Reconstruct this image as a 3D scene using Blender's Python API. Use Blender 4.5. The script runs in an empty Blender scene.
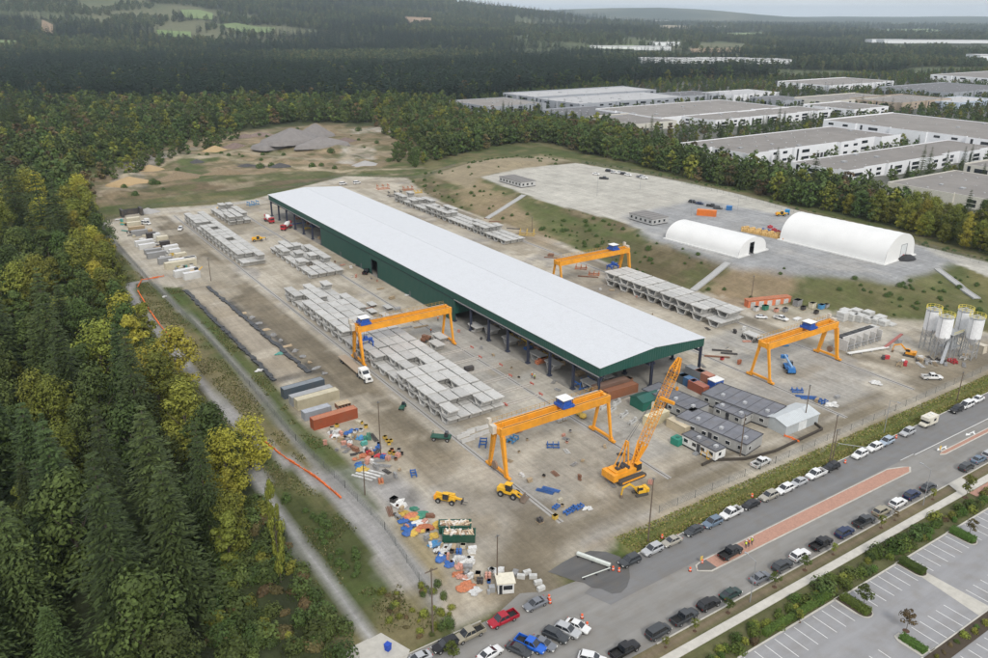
import bpy, bmesh, math, random
import numpy as np
from mathutils import Matrix, Vector
random.seed(7); rng = np.random.default_rng(11)
PI = math.pi
scene = bpy.context.scene
COL = scene.collection
# ---------------------------------------------------------------- camera model (also used to read ground positions)
H = 100.0; FPX = 810.9; PITCH = 0.37192; YAW = 0.58956; ROLL = 0.00596; CX, CY = 494.0, 329.0
FW = Vector((math.sin(YAW)*math.cos(PITCH), math.cos(YAW)*math.cos(PITCH), -math.sin(PITCH)))
_r = Vector((math.cos(YAW), -math.sin(YAW), 0)); _u = _r.cross(FW)
RVEC = _r*math.cos(ROLL) + _u*math.sin(ROLL); UP = -_r*math.sin(ROLL) + _u*math.cos(ROLL)
def G(px, py, z=0.0):
    d = FW*FPX + RVEC*(px-CX) - UP*(py-CY)
    t = (z-H)/d.z
    return (d.x*t, d.y*t)
def PR(x, y, z=0.0):
    d = Vector((x, y, z-H)); w = d.dot(FW)
    return (CX+FPX*d.dot(RVEC)/w, CY-FPX*d.dot(UP)/w)
def PRn(x, y, z):
    w = x*FW.x+y*FW.y+(z-H)*FW.z; w = np.where(w < 1, 1, w)
    return CX+FPX*(x*RVEC.x+y*RVEC.y+(z-H)*RVEC.z)/w, CY-FPX*(x*UP.x+y*UP.y+(z-H)*UP.z)/w, w
cam = bpy.data.cameras.new('camera'); camo = bpy.data.objects.new('camera', cam); COL.objects.link(camo)
m3 = Matrix((RVEC, UP, -FW)).transposed()
camo.matrix_world = Matrix.Translation((0, 0, H)) @ m3.to_4x4()
cam.sensor_width = 36; cam.lens = FPX*36/988; cam.clip_start = 1; cam.clip_end = 80000
scene.camera = camo

# ---------------------------------------------------------------- materials
MATS = {}
def mat(name, col, rough=0.7, metal=0.0, var=0.12, scale=1.5, bump=0.0, spec=0.4, dirt=0.0, streak=None):
    if name in MATS: return MATS[name]
    m = bpy.data.materials.new(name); MATS[name] = m; m.use_nodes = True
    nt = m.node_tree; b = nt.nodes['Principled BSDF']
    b.inputs['Roughness'].default_value = rough; b.inputs['Metallic'].default_value = metal
    b.inputs['Specular IOR Level'].default_value = spec
    tc = nt.nodes.new('ShaderNodeTexCoord'); src = tc.outputs['Object']
    if streak:
        mp = nt.nodes.new('ShaderNodeMapping'); mp.inputs['Scale'].default_value = streak
        nt.links.new(src, mp.inputs[0]); src = mp.outputs[0]
    n = nt.nodes.new('ShaderNodeTexNoise'); n.inputs['Scale'].default_value = scale; n.inputs['Detail'].default_value = 6
    n.inputs['Roughness'].default_value = 0.65
    nt.links.new(src, n.inputs['Vector'])
    oi = nt.nodes.new('ShaderNodeObjectInfo')
    r = nt.nodes.new('ShaderNodeMapRange'); r.inputs[1].default_value = 0.3; r.inputs[2].default_value = 0.7
    r.inputs[3].default_value = 1-var; r.inputs[4].default_value = 1+var
    nt.links.new(n.outputs[0], r.inputs[0])
    r2 = nt.nodes.new('ShaderNodeMapRange'); r2.inputs[3].default_value = 1-var*0.5; r2.inputs[4].default_value = 1+var*0.5
    nt.links.new(oi.outputs['Random'], r2.inputs[0])
    mu = nt.nodes.new('ShaderNodeMath'); mu.operation = 'MULTIPLY'
    nt.links.new(r.outputs[0], mu.inputs[0]); nt.links.new(r2.outputs[0], mu.inputs[1])
    vm = nt.nodes.new('ShaderNodeVectorMath'); vm.operation = 'SCALE'; vm.inputs[0].default_value = col
    nt.links.new(mu.outputs[0], vm.inputs['Scale'])
    out = vm.outputs[0]
    if dirt:
        n2 = nt.nodes.new('ShaderNodeTexNoise'); n2.inputs['Scale'].default_value = 0.35; n2.inputs['Detail'].default_value = 8
        nt.links.new(tc.outputs['Object'], n2.inputs['Vector'])
        r3 = nt.nodes.new('ShaderNodeMapRange'); r3.inputs[1].default_value = 0.45; r3.inputs[2].default_value = 0.75
        r3.inputs[3].default_value = 0; r3.inputs[4].default_value = dirt
        nt.links.new(n2.outputs[0], r3.inputs[0])
        mx = nt.nodes.new('ShaderNodeMix'); mx.data_type = 'RGBA'
        nt.links.new(r3.outputs[0], mx.inputs[0]); nt.links.new(out, mx.inputs[6]); mx.inputs[7].default_value = (0.16, 0.13, 0.09, 1)
        out = mx.outputs[2]
    nt.links.new(out, b.inputs['Base Color'])
    if bump:
        bp = nt.nodes.new('ShaderNodeBump'); bp.inputs['Strength'].default_value = bump; bp.inputs['Distance'].default_value = 0.1
        nt.links.new(n.outputs[0], bp.inputs['Height']); nt.links.new(bp.outputs[0], b.inputs['Normal'])
    return m
def striped(name, col, axis=0, period=0.3, amt=0.75, rough=0.5, metal=0.0, dirt=0.15):
    """corrugated or seamed sheet metal: ribs across one object axis"""
    if name in MATS: return MATS[name]
    m = mat(name, col, rough, metal, dirt=dirt, var=0.06)
    nt = m.node_tree; b = nt.nodes['Principled BSDF']
    tc = nt.nodes.new('ShaderNodeTexCoord'); sx = nt.nodes.new('ShaderNodeSeparateXYZ'); nt.links.new(tc.outputs['Object'], sx.inputs[0])
    ma = nt.nodes.new('ShaderNodeMath'); ma.operation = 'MULTIPLY'; ma.inputs[1].default_value = 2*PI/period
    nt.links.new(sx.outputs[axis], ma.inputs[0])
    si = nt.nodes.new('ShaderNodeMath'); si.operation = 'SINE'; nt.links.new(ma.outputs[0], si.inputs[0])
    bp = nt.nodes.new('ShaderNodeBump'); bp.inputs['Strength'].default_value = amt; bp.inputs['Distance'].default_value = 0.06
    nt.links.new(si.outputs[0], bp.inputs['Height']); nt.links.new(bp.outputs[0], b.inputs['Normal'])
    return m

# ---------------------------------------------------------------- mesh builder
class MB:
    def __init__(s): s.v = []; s.f = []
    def add(s, vs, fs):
        o = len(s.v); s.v += [tuple(p) for p in vs]; s.f += [tuple(i+o for i in f) for f in fs]; return s
    def box(s, cx, cy, cz, sx, sy, sz, rz=0.0, tx=1.0, ty=1.0):
        """centre, full sizes, rotation about z, taper of the top"""
        c, n = math.cos(rz), math.sin(rz); vs = []
        for z, kx, ky in ((-.5, 1, 1), (.5, tx, ty)):
            for x, y in ((-.5, -.5), (.5, -.5), (.5, .5), (-.5, .5)):
                X, Y = x*sx*kx, y*sy*ky
                vs.append((cx+X*c-Y*n, cy+X*n+Y*c, cz+z*sz))
        return s.add(vs, [(0, 3, 2, 1), (4, 5, 6, 7), (0, 1, 5, 4), (1, 2, 6, 5), (2, 3, 7, 6), (3, 0, 4, 7)])
    def b(s, x0, x1, y0, y1, z0, z1): return s.box((x0+x1)/2, (y0+y1)/2, (z0+z1)/2, x1-x0, y1-y0, z1-z0)
    def bar(s, p, q, w, h=None, w2=None, h2=None):
        """beam of rectangular section from p to q, may taper"""
        h = w if h is None else h; w2 = w if w2 is None else w2; h2 = h if h2 is None else h2
        p = Vector(p); q = Vector(q); d = (q-p).normalized()
        a = Vector((0, 0, 1)) if abs(d.z) < 0.95 else Vector((0, 1, 0))
        sd = d.cross(a).normalized(); up = sd.cross(d).normalized(); vs = []
        for o, ww, hh in ((p, w, h), (q, w2, h2)):
            for x, y in ((-.5, -.5), (.5, -.5), (.5, .5), (-.5, .5)): vs.append(o+sd*x*ww+up*y*hh)
        return s.add(vs, [(0, 3, 2, 1), (4, 5, 6, 7), (0, 1, 5, 4), (1, 2, 6, 5), (2, 3, 7, 6), (3, 0, 4, 7)])
    def tube(s, p, q, r, r2=None, n=8, cap=True):
        r2 = r if r2 is None else r2
        p = Vector(p); q = Vector(q); d = (q-p).normalized()
        a = Vector((0, 0, 1)) if abs(d.z) < 0.95 else Vector((0, 1, 0))
        sd = d.cross(a).normalized(); up = sd.cross(d).normalized(); vs = []
        for o, rr in ((p, r), (q, r2)):
            for i in range(n):
                t = 2*PI*i/n; vs.append(o+sd*math.cos(t)*rr+up*math.sin(t)*rr)
        fs = [(i, (i+1) % n, n+(i+1) % n, n+i) for i in range(n)]
        if cap: fs += [tuple(range(n-1, -1, -1)), tuple(range(n, 2*n))]
        return s.add(vs, fs)
    def lathe(s, prof, cx=0, cy=0, n=12):
        vs = []; fs = []
        for r, z in prof:
            for i in range(n):
                t = 2*PI*i/n; vs.append((cx+r*math.cos(t), cy+r*math.sin(t), z))
        for k in range(len(prof)-1):
            for i in range(n):
                fs.append((k*n+i, k*n+(i+1) % n, (k+1)*n+(i+1) % n, (k+1)*n+i))
        fs += [tuple(range(n-1, -1, -1)), tuple(range((len(prof)-1)*n, len(prof)*n))]
        return s.add(vs, fs)
    def prism(s, pts, z0, z1):
        n = len(pts)
        vs = [(x, y, z0) for x, y in pts]+[(x, y, z1) for x, y in pts]
        return s.add(vs, [tuple(range(n-1, -1, -1)), tuple(range(n, 2*n))]+[(i, (i+1) % n, n+(i+1) % n, n+i) for i in range(n)])
    def extr(s, pts, a0, a1, axis='x'):
        """polygon in the plane across the axis, extruded along it (pts are (other, z))"""
        n = len(pts); f = (lambda a, p: (a, p[0], p[1])) if axis == 'x' else (lambda a, p: (p[0], a, p[1]))
        vs = [f(a0, p) for p in pts]+[f(a1, p) for p in pts]
        return s.add(vs, [tuple(range(n-1, -1, -1)), tuple(range(n, 2*n))]+[(i, (i+1) % n, n+(i+1) % n, n+i) for i in range(n)])
    def loft(s, rings):
        n = len(rings[0]); vs = [p for r in rings for p in r]; fs = []
        for k in range(len(rings)-1):
            for i in range(n): fs.append((k*n+i, k*n+(i+1) % n, (k+1)*n+(i+1) % n, (k+1)*n+i))
        fs += [tuple(range(n-1, -1, -1)), tuple(range((len(rings)-1)*n, len(rings)*n))]
        return s.add(vs, fs)
    def blob(s, cx, cy, cz, rx, ry, rz, seed=0, amp=0.25, sub=2):
        bm = bmesh.new(); bmesh.ops.create_icosphere(bm, subdivisions=sub, radius=1)
        R = random.Random(seed); ph = [R.uniform(0, 6) for _ in range(6)]
        vs = []
        for v in bm.verts:
            c = v.co; k = 1+amp*(math.sin(3*c.x+ph[0])+math.sin(4*c.y+ph[1])+math.sin(3.5*c.z+ph[2]+2*c.x))/3+amp*.4*R.uniform(-1, 1)
            vs.append((cx+c.x*rx*k, cy+c.y*ry*k, max(0.02, cz+c.z*rz*k)))
        fs = [tuple(v.index for v in f.verts) for f in bm.faces]; bm.free()
        return s.add(vs, fs)
    def mesh(s, name, fix=True):
        me = bpy.data.meshes.new(name); me.from_pydata(s.v, [], s.f); me.update()
        if fix:
            bm = bmesh.new(); bm.from_mesh(me); bmesh.ops.recalc_face_normals(bm, faces=bm.faces); bm.to_mesh(me); bm.free()
        return me
    def build(s, name, m, parent=None, smooth=False, fix=True, loc=None):
        me = s.mesh(name, fix); me.materials.append(m)
        if smooth: me.polygons.foreach_set('use_smooth', [True]*len(me.polygons))
        o = bpy.data.objects.new(name, me); COL.objects.link(o)
        if parent: o.parent = parent
        if loc: o.location = loc
        return o
def tag(o, label=None, cat=None, group=None, kind=None):
    if label: o['label'] = label
    if cat: o['category'] = cat
    if group: o['group'] = group
    if kind: o['kind'] = kind
    return o
def thing(name, label, cat, loc=(0, 0, 0), rz=0.0, group=None):
    o = bpy.data.objects.new(name, None); COL.objects.link(o); o.empty_display_size = 0.5
    o.location = loc; o.rotation_euler = (0, 0, rz)
    return tag(o, label, cat, group)
def copy_tree(o, parent=None, swap=None):
    c = o.copy(); COL.objects.link(c); c.parent = parent
    if swap and c.type == 'MESH' and c.data.materials and c.data.materials[0].name in swap:
        c.material_slots[0].link = 'OBJECT'; c.material_slots[0].material = swap[c.data.materials[0].name]
    for ch in list(CH.get(o.name, [])) or o.children: copy_tree(ch, c, swap)
    return c
CH = {}
def dup(o, loc, rz=0.0, label=None, group=None, swap=None, cat=None):
    c = copy_tree(o, None, swap); c.location = loc; c.rotation_euler = (0, 0, rz)
    if label: c['label'] = label
    if group: c['group'] = group
    if cat: c['category'] = cat
    return c
def struct(name, mb, m, fix=False): return tag(mb.build(name, m, fix=fix), kind='structure')
# ---------------------------------------------------------------- terrain
TOE = [G(*p) for p in [(408,178),(425,193),(445,203),(487,219),(553,239),(593,256),(636,274),(690,290),(751,302),(800,307),(895,318),(930,320),(988,332),(1100,372)]]
TZ = 6.0
TOP = [G(*p, TZ) for p in [(480,177),(524,194),(553,204),(630,224),(660,241),(721,258),(745,265),(801,267),(872,273),(910,276),(937,268),(950,262),(988,276),(1100,315)]]
TOPB = [G(*p, TZ) for p in [(1100,290),(988,262),(919,245),(865,226),(800,211),(735,193),(660,177),(577,163),(520,168)]]
TOPPOLY = TOP+TOPB
TOEB = [G(*p, 3) for p in [(1100,282),(988,252),(919,236),(870,219),(800,203),(735,185),(660,170),(577,155),(540,150),(460,158)]]
TOEPOLY = TOE+TOEB
def sd_poly(px, py, poly):
    """signed distance, negative inside"""
    px = np.asarray(px, float); py = np.asarray(py, float)
    d = np.full(px.shape, 1e18); ins = np.zeros(px.shape, bool); n = len(poly)
    for i in range(n):
        ax, ay = poly[i]; bx, by = poly[(i+1) % n]
        ex, ey = bx-ax, by-ay; L = ex*ex+ey*ey+1e-12
        t = np.clip(((px-ax)*ex+(py-ay)*ey)/L, 0, 1)
        d = np.minimum(d, (px-ax-t*ex)**2+(py-ay-t*ey)**2)
        c = ((ay > py) != (by > py)); with_ = (bx-ax)*(py-ay)/((by-ay) if by != ay else 1e-9)+ax
        ins ^= (c & (px < with_))
    d = np.sqrt(d); return np.where(ins, -d, d)
def d_line(px, py, pts):
    d = np.full(np.shape(px), 1e18)
    for (ax, ay), (bx, by) in zip(pts[:-1], pts[1:]):
        ex, ey = bx-ax, by-ay; L = ex*ex+ey*ey+1e-12
        t = np.clip(((px-ax)*ex+(py-ay)*ey)/L, 0, 1)
        d = np.minimum(d, (px-ax-t*ex)**2+(py-ay-t*ey)**2)
    return np.sqrt(d)
_tab = rng.random((256, 256))
def vnoise(x, y, s):
    x = np.asarray(x)/s; y = np.asarray(y)/s
    xi = np.floor(x).astype(int); yi = np.floor(y).astype(int); fx = x-xi; fy = y-yi
    fx = fx*fx*(3-2*fx); fy = fy*fy*(3-2*fy)
    g = lambda a, b: _tab[a & 255, b & 255]
    return (g(xi, yi)*(1-fx)+g(xi+1, yi)*fx)*(1-fy)+(g(xi, yi+1)*(1-fx)+g(xi+1, yi+1)*fx)*fy
def fbm(x, y, s, o=4):
    r = 0; a = 0.5; t = 0
    for i in range(o): r = r+a*vnoise(np.asarray(x)+37*i, np.asarray(y)-91*i, s/2**i); t += a; a *= .55
    return r/t
def sstep(a, b, x): t = np.clip((x-a)/(b-a), 0, 1); return t*t*(3-2*t)
def polar(px, D):
    """point on the ground D metres out, in the direction of photo column px"""
    x, y = G(px, 300); k = D/math.hypot(x, y); return x*k, y*k
HILLS = [(polar(60, 5200), 112, 1300), (polar(250, 5400), 98, 1200), (polar(-150, 4900), 118, 1300), (polar(400, 6000), 92, 1000),
         (polar(560, 11500), 120, 1500), (polar(660, 11500), 70, 900), (polar(980, 15000), 60, 2500), (polar(780, 15000), 40, 2500)]
QP = [(G(316,133), 9, 13), (G(297,148), 7, 20), (G(330,150), 5, 16), (G(275,147), 4, 12)]
def pp(l, z=0): return [G(*p, z) for p in l]
QUARRY = pp([(70,188),(110,172),(150,152),(200,140),(240,132),(330,124),(352,127),(425,126),(432,150),(380,168),(400,172),(330,176),(270,180),(230,186),(180,192),(120,205),(85,205)])
def height(x, y):
    x = np.asarray(x, float); y = np.asarray(y, float)
    a = sd_poly(x, y, TOEPOLY); b = sd_poly(x, y, TOPPOLY)
    h = np.where(b <= 0, TZ, np.where(a >= 0, 0, TZ*(-a)/(-a+b+1e-6)))
    rough = sstep(2, 12, np.minimum(np.abs(a), 99))*np.where(a < 0, 1, 0)*sstep(0, 5, b)
    h = h+rough*(fbm(x, y, 14)-.5)*1.0
    # sandy mound at the north corner of the upper yard
    mx, my = G(505, 165, 4); q = np.exp(-(((x-mx)/30)**2+((y-my)/22)**2)); h = h+q*4.5*sstep(-1, 10, b)
    r = np.hypot(x, y)
    fh = sstep(1300, 3200, r)
    for (hx, hy), hh, s in HILLS: h = h+fh*hh*np.exp(-(((x-hx)**2+(y-hy)**2)/(2*s*s)))
    far = sstep(900, 3000, r); h = h+far*(fbm(x, y, 900)-.5)*30
    # rough ground round the quarry and beyond the yard
    qz = sstep(0, 60, sd_poly(x, y, YARD))*(1-sstep(1200, 2000, r))*sstep(110, 170, y)
    h = h+qz*(fbm(x, y, 60)-.45)*3.0*np.where(a < 0, 0, 1)
    inq = sstep(4, -14, sd_poly(x, y, QUARRY)); h = h+inq*((fbm(x, y, 34, 3)-.42)*7*np.abs(np.sin(fbm(x+90, y, 60, 2)*9))+(fbm(x, y, 9, 2)-.5)*1.2)
    for (hx, hy), hh, s in QP: h = h+hh*np.clip(1-np.hypot(x-hx, y-hy)/s/1.6, 0, 1)**1.1
    # side ditch north of the street
    dt = np.exp(-((y-99)/2.0)**2)*sstep(95, 105, x)*(1-sstep(300, 340, x)); h = h-dt*0.5
    return h
YARD = [G(*p) for p in [(105,221),(149,209),(211,205),(250,200),(345,176),(408,178)]]+TOE[1:]+[(300,101),(260,101.5),(200,101.5),(150,101),(118,99),(96,99),(84,101),(66,97.5),(57,97.5)]+[G(*p) for p in [(410,585),(390,535),(373,497),(345,457),(296,416),(277,387),(182,287),(160,288),(145,278)]]
def hgt(x, y): return float(height(np.array([x]), np.array([y]))[0])

def grid_axis(lo, hi, step, far, g=1.06):
    a = list(np.arange(lo, hi+.01, step)); s = step; v = hi
    while v < far: s *= g; v += s; a.append(v)
    s = step; v = lo; pre = []
    while v > -far: s *= g; v -= s; pre.append(v)
    return np.array(pre[::-1]+a)
FAR = 21000
gx = grid_axis(-70, 480, 2.0, FAR); gy = grid_axis(50, 640, 2.0, FAR)
X, Y = np.meshgrid(gx, gy); X = X.ravel(); Y = Y.ravel()
Z = height(X, Y)
# colour of the soil itself, patch by patch
C_ = dict(grass=(.085,.095,.035), dry=(.17,.145,.075), floor=(.035,.042,.02), gravel=(.41,.372,.305), pale=(.40,.375,.33), mud=(.165,.140,.100), conc=(.31,.30,.275),
          sand=(.28,.215,.135), tan=(.30,.25,.175), grey=(.235,.23,.225), brown=(.125,.095,.058), green=(.055,.085,.022), dark=(.07,.065,.06), field=(.16,.21,.08), black=(.05,.05,.05))
colr = np.tile(np.array(C_['grass']), (len(X), 1))
n1 = fbm(X, Y, 26); n2 = fbm(X+500, Y, 9); n3 = fbm(X-300, Y+100, 320)
def blend(w, c):
    global colr
    c = np.array(C_[c] if isinstance(c, str) else c); colr = colr*(1-w[:, None])+c*w[:, None]
def patch(poly, c, feather=2.0, amt=1.0, ragged=3.0):
    d = sd_poly(X, Y, poly)+(n2-.5)*2*ragged; blend(amt*sstep(feather, -feather, d), c)
def strip(pts, w, c, feather=1.0, amt=1.0, ragged=1.0):
    d = d_line(X, Y, pts)-w/2+(n2-.5)*2*ragged; blend(amt*sstep(feather, -feather, d), c)
def pp(l, z=0): return [G(*p, z) for p in l]
def rect(x0, x1, y0, y1): return [(x0, y0), (x1, y0), (x1, y1), (x0, y1)]
blend(sstep(.45, .62, n1)*.7, 'dry'); blend(sstep(.55, .7, n2)*.6, 'green')
rr = np.hypot(X, Y)
blend(sstep(600, 900, rr), 'floor')                                    # woodland floor
an0 = np.arctan2(X, Y)-YAW; thr = np.where(an0 < .02, .67, .49); fz = np.clip((fbm(X, Y, 700, 3)-thr+.01)/.02, 0, 1)*sstep(1300, 1700, rr)
blend(sstep(7500, 8600, rr), (.045,.058,.036)); blend(fz*.55*(rr < 8000), (.13,.155,.08)); blend(fz*sstep(.5, .6, n3)*.5, (.16,.15,.09))
FLEFT = pp([(-60,118),(30,135),(70,165),(92,205),(100,245),(124,292),(150,330),(180,370),(215,412),(245,450),(262,492),(292,545),(322,600),(338,658),(345,720),(-200,720)])
patch(FLEFT, 'floor', 3, 1, 2)
ind = pp([(430,112),(520,92),(700,80),(1000,70),(1300,110),(1300,300),(988,215),(800,178),(700,150),(560,135)])
patch(ind, (.15,.15,.14), 8, .8, 6)
patch(QUARRY, (.20,.155,.095), 6, .95, 8)
patch(pp([(180,142),(240,134),(300,150),(380,155),(370,168),(300,172),(240,178),(160,180),(110,182),(150,160)]), 'sand', 4, .7, 6)
patch(pp([(120,165),(160,152),(200,148),(195,153),(165,160),(140,176),(150,190),(110,190)]), 'grey', 3, .6, 4)
patch(pp([(175,158),(215,150),(232,157),(200,165),(215,176),(240,182),(200,188),(180,175)]), 'green', 3, .85, 4)
patch(pp([(255,147),(270,145),(288,156),(275,159)]), 'green', 2, .9, 2)
patch(pp([(215,180),(300,170),(420,168),(420,176),(330,182),(230,190)]), 'green', 3, .6, 6)
patch(pp([(90,205),(110,195),(230,190),(330,181),(330,178),(230,184),(120,190),(85,198)]), 'brown', 2, .9, 5)
patch(pp([(346,144),(376,150),(374,158),(352,158),(358,165),(338,163)]), 'pale', 3, .8, 3)
patch(pp([(234,162),(262,164),(286,168),(240,169)]), 'dark', 2, .8, 2)
patch(pp([(350,128),(395,128),(392,132),(352,134)]), 'pale', 2, .7, 3)
strip(pp([(400,167),(360,171),(310,170),(240,160),(180,150)]), 9, 'sand', 3, .8, 2)
# broken ground in the quarry and the meadow
qd = (sd_poly(X, Y, QUARRY) < 12)*(sd_poly(X, Y, YARD) > 2)*1.0; n5 = fbm(X+40, Y-60, 12, 4); blend(qd*sstep(.5, .62, n5)*.55, (.17,.135,.085)); blend(qd*sstep(.6, .68, fbm(X-400, Y-60, 16, 4))*.7, (.085,.090,.035)); strip(pp([(95,198),(130,176),(175,160),(225,158),(280,166),(340,172),(420,168)]), 7, (.36,.30,.21), 2, .8, 2); strip(pp([(150,150),(200,160),(240,150),(290,160),(345,158),(360,145)]), 6, (.34,.29,.21), 2, .7, 2); strip(pp([(120,200),(200,193),(330,184),(420,176)]), 4, (.13,.10,.06), 2, .8, 2); blend(qd*sstep(.58, .66, fbm(X-800, Y+60, 20, 4))*.5, (.31,.26,.18))
md = (np.hypot(X, Y) < 900)*(sd_poly(X, Y, YARD) > 2)*1.0; blend(md*sstep(.54, .62, fbm(X+33, Y+3, 7, 3))*.45, (.055,.07,.022))
# the yard
patch(YARD, 'gravel', 1.2, 1, .8)
cx_ = (X > 60) & (X < 330) & (Y < 460)
iny = (sd_poly(X, Y, YARD) < 0)*1.0; blend(sstep(.5, .66, n1)*.6*iny, 'mud'); blend(sstep(.56, .62, fbm(X*3+9, Y*.35, 9, 3))*.35*iny, (.21,.18,.13)); blend(sstep(.60, .66, fbm(X-71, Y-22, 12, 4))*.6*iny, (.22,.21,.20)); blend(sstep(.55, .7, fbm(X+900, Y, 17))*.5*(sd_poly(X, Y, YARD) < 0), 'pale')
patch(rect(92, 135, 120, 232), 'conc', 1, .75, 1.2); patch(rect(184, 219, 110, 168), 'conc', 1.2, .8, 1.5)
patch(rect(96, 122, 112, 158), (.30,.265,.20), 5, .5, 6); patch(rect(188, 214, 118, 146), (.35,.335,.30), 4, .6, 5)
patch(rect(137, 183, 112, 152), 'conc', 2, .5, 3)
strip([(83.5,455),(83.5,300),(83.5,170),(82.5,130),(79,112),(73,97)], 11.5, 'mud', 1.6, .92, 1.4)
strip([(86.5,455),(86.8,150)], 1.2, (.10,.085,.06), 1, .6, .5); strip([(80.5,455),(80.5,150)], 1.2, (.10,.085,.06), 1, .6, .5)
strip([(74,106),(100,111),(150,109.5),(220,108),(300,107)], 8, 'mud', 1.6, .8, 1.6); strip([(84,103),(140,103.5),(300,104)], 2, (.35,.32,.27), 1, .6, .7)
strip([(238,107),(226,130),(222,160),(222,300),(222,420)], 6, 'mud', 1.5, .8, .8)
strip([(134,240),(130,460)], 5, 'tan', 2, .5, 1)
patch(rect(128, 136, 230, 345), 'tan', 2, .5, 2)
strip(pp([(265,205),(222,212),(190,222)]), 8, 'mud', 2, .6, 1)
strip([(56,470),(58,440),(100,450),(135,452)], 5, (.33,.32,.30), 1, .8, .6)
patch(pp([(560,262),(620,285),(640,292),(600,300),(560,285)]), 'mud', 2, .4, 2)
patch(pp([(430,470),(470,455),(520,520),(490,560),(440,520)]), 'pale', 3, .4, 4)
patch(pp([(330,470),(372,462),(430,500),(440,515),(400,515),(370,495)]), (.30,.29,.28), 2, .9, 2)
for q in [(405,476), (420,490), (385,480), (412,500), (373,478)]:
    patch([(G(*q)[0]+a*2.4*random.uniform(.6, 1.3), G(*q)[1]+b*2.4*random.uniform(.6, 1.3)) for a, b in ((1,0),(.7,.7),(0,1),(-.7,.7),(-1,0),(-.7,-.7),(0,-1),(.7,-.7))], (.15,.14,.125), .8, .7, .8)
patch(pp([(390,520),(405,520),(440,560),(450,590),(430,592),(405,555)]), (.25,.20,.10), 1.5, .9, 1.5)
patch(pp([(430,600),(520,575),(525,588),(450,622),(432,615)]), 'tan', 2, .8, 2)
# the settling strip beside the yard
S0, S1, S2, S3 = G(193,289), G(211,285), G(318,372), G(277,385)
patch([(65.0,211),(79.8,212),(76.5,314),(64.5,312)], 'black', .8, .85, 1.6)
patch([(67.4,214),(76.8,214),(73.6,311),(66.6,310)], 'sand', .6, .95, .6); patch([(67.4,214),(76.8,214),(73.6,311),(66.6,310)], (.33,.30,.25), .6, .7, .6)
# west of the yard: grass strips and paths
patch(pp([(150,282),(180,290),(280,390),(296,418),(345,458),(373,498),(360,505),(300,445),(205,340)]), 'green', 1.5, .6, 2)
patch(pp([(150,290),(200,340),(290,437),(330,480),(300,470),(250,430),(190,365),(160,325),(140,296)]), 'dry', 2, .8, 3)
strip(pp([(90,214),(112,240),(147,277),(157,287),(207,334),(250,384),(294,437),(330,478)]), 2.4, (.21,.205,.19), .5, .9, .3)
strip(pp([(330,478),(352,498),(380,530),(415,572),(428,600)]), 5.5, (.25,.245,.235), .8, .95, .5)
patch(pp([(372,540),(400,560),(425,600),(400,600),(375,575)]), (.30,.28,.25), 1.2, .9, 1)
strip(pp([(165,276),(140,282),(130,284),(133,300),(167,344),(194,374),(225,408),(255,440),(300,470),(342,502),(368,528),(385,560)]), 3.2, (.30,.29,.28), .5, .95, .3)
strip(pp([(245,455),(275,503),(300,545),(330,585),(355,620),(374,642)]), 2.6, (.30,.295,.285), .4, .95, .2)
patch(pp([(266,485),(290,490),(340,520),(366,545),(374,578),(350,588),(310,548),(284,508)]), (.06,.07,.025), 1, 1, 1)
patch(pp([(380,590),(425,590),(445,640),(400,645),(378,620)]), 'dry', 1.5, .8, 2)
# slopes of the upper yard
a_ = sd_poly(X, Y, TOEPOLY); b_ = sd_poly(X, Y, TOPPOLY)
sl = sstep(1, -1, a_)*sstep(-1, 1, b_)
blend(sl, (.135,.125,.058)); blend(sl*sstep(.42, .58, n2), (.10,.105,.045)); blend(sl*sstep(.48, .6, n1)*.7, 'brown'); n4 = fbm(X+77, Y+33, 5, 3); blend(sl*sstep(.5, .6, n4)*.6, (.07,.09,.028)); blend(sl*sstep(.56, .66, fbm(X-50, Y+700, 6, 3))*.45, (.27,.22,.14))
patch(pp([(455,195),(480,188),(560,240),(545,245),(485,222)]), 'sand', 3, .65, 6); patch(pp([(735,268),(790,272),(800,290),(760,300),(705,296),(712,288)], 3), (.24,.18,.115), 3, .8, 3)
patch(pp([(520,205),(560,215),(640,245),(640,262),(590,240),(545,228)], 3), (.075,.095,.03), 3, .7, 5)
patch(pp([(560,222),(640,246),(690,262),(680,285),(620,262)], 3), (.10,.085,.045), 2, .6, 4)
patch(pp([(800,270),(900,279),(985,280),(1000,320),(930,318),(800,305)], 3), (.105,.112,.042), 4, .6, 8)
patch(pp([(955,262),(1000,275),(1010,300),(985,300)], 4), (.16,.14,.06), 3, .7, 3)
w_ = sstep(.6, -.6, b_+(n2-.5)*2); blend(w_, (.40,.385,.34)); 
patch(pp([(620,215),(700,200),(880,232),(960,262),(905,280),(745,268),(660,243)], TZ), (.27,.275,.28), 4, .9, 4)
blend(w_*sstep(.5, .7, n1)*.35, 'pale')
patch(pp([(432,170),(480,155),(540,150),(570,156),(560,164),(480,178),(470,186)], 5), (.27,.225,.15), 3, .9, 3)
for a_, b_2 in (((88,118),(98,128)),): pass
strip([(90,118),(84,108),(78,100),(72,95)], 9, 'mud', 2.5, .85, 1.5); strip([(112,113),(150,112),(178,113),(240,113)], 1.6, 'mud', 1, .6, .8); strip([(112,117),(150,117.5),(180,117)], 1.2, 'mud', 1, .5, .8)
for yy_, c_3 in ((104.6,'pale'),(106.4,(.20,.175,.125)),(108.4,(.20,.175,.125)),(110.6,'pale'),(111.8,(.19,.165,.12)),(101.9,'sand')): strip([(92,yy_+2*(yy_>108)),(120,yy_),(160,yy_-.4),(200,yy_),(300,yy_+.5)], .9, c_3, .7, .55, .6)
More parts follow.
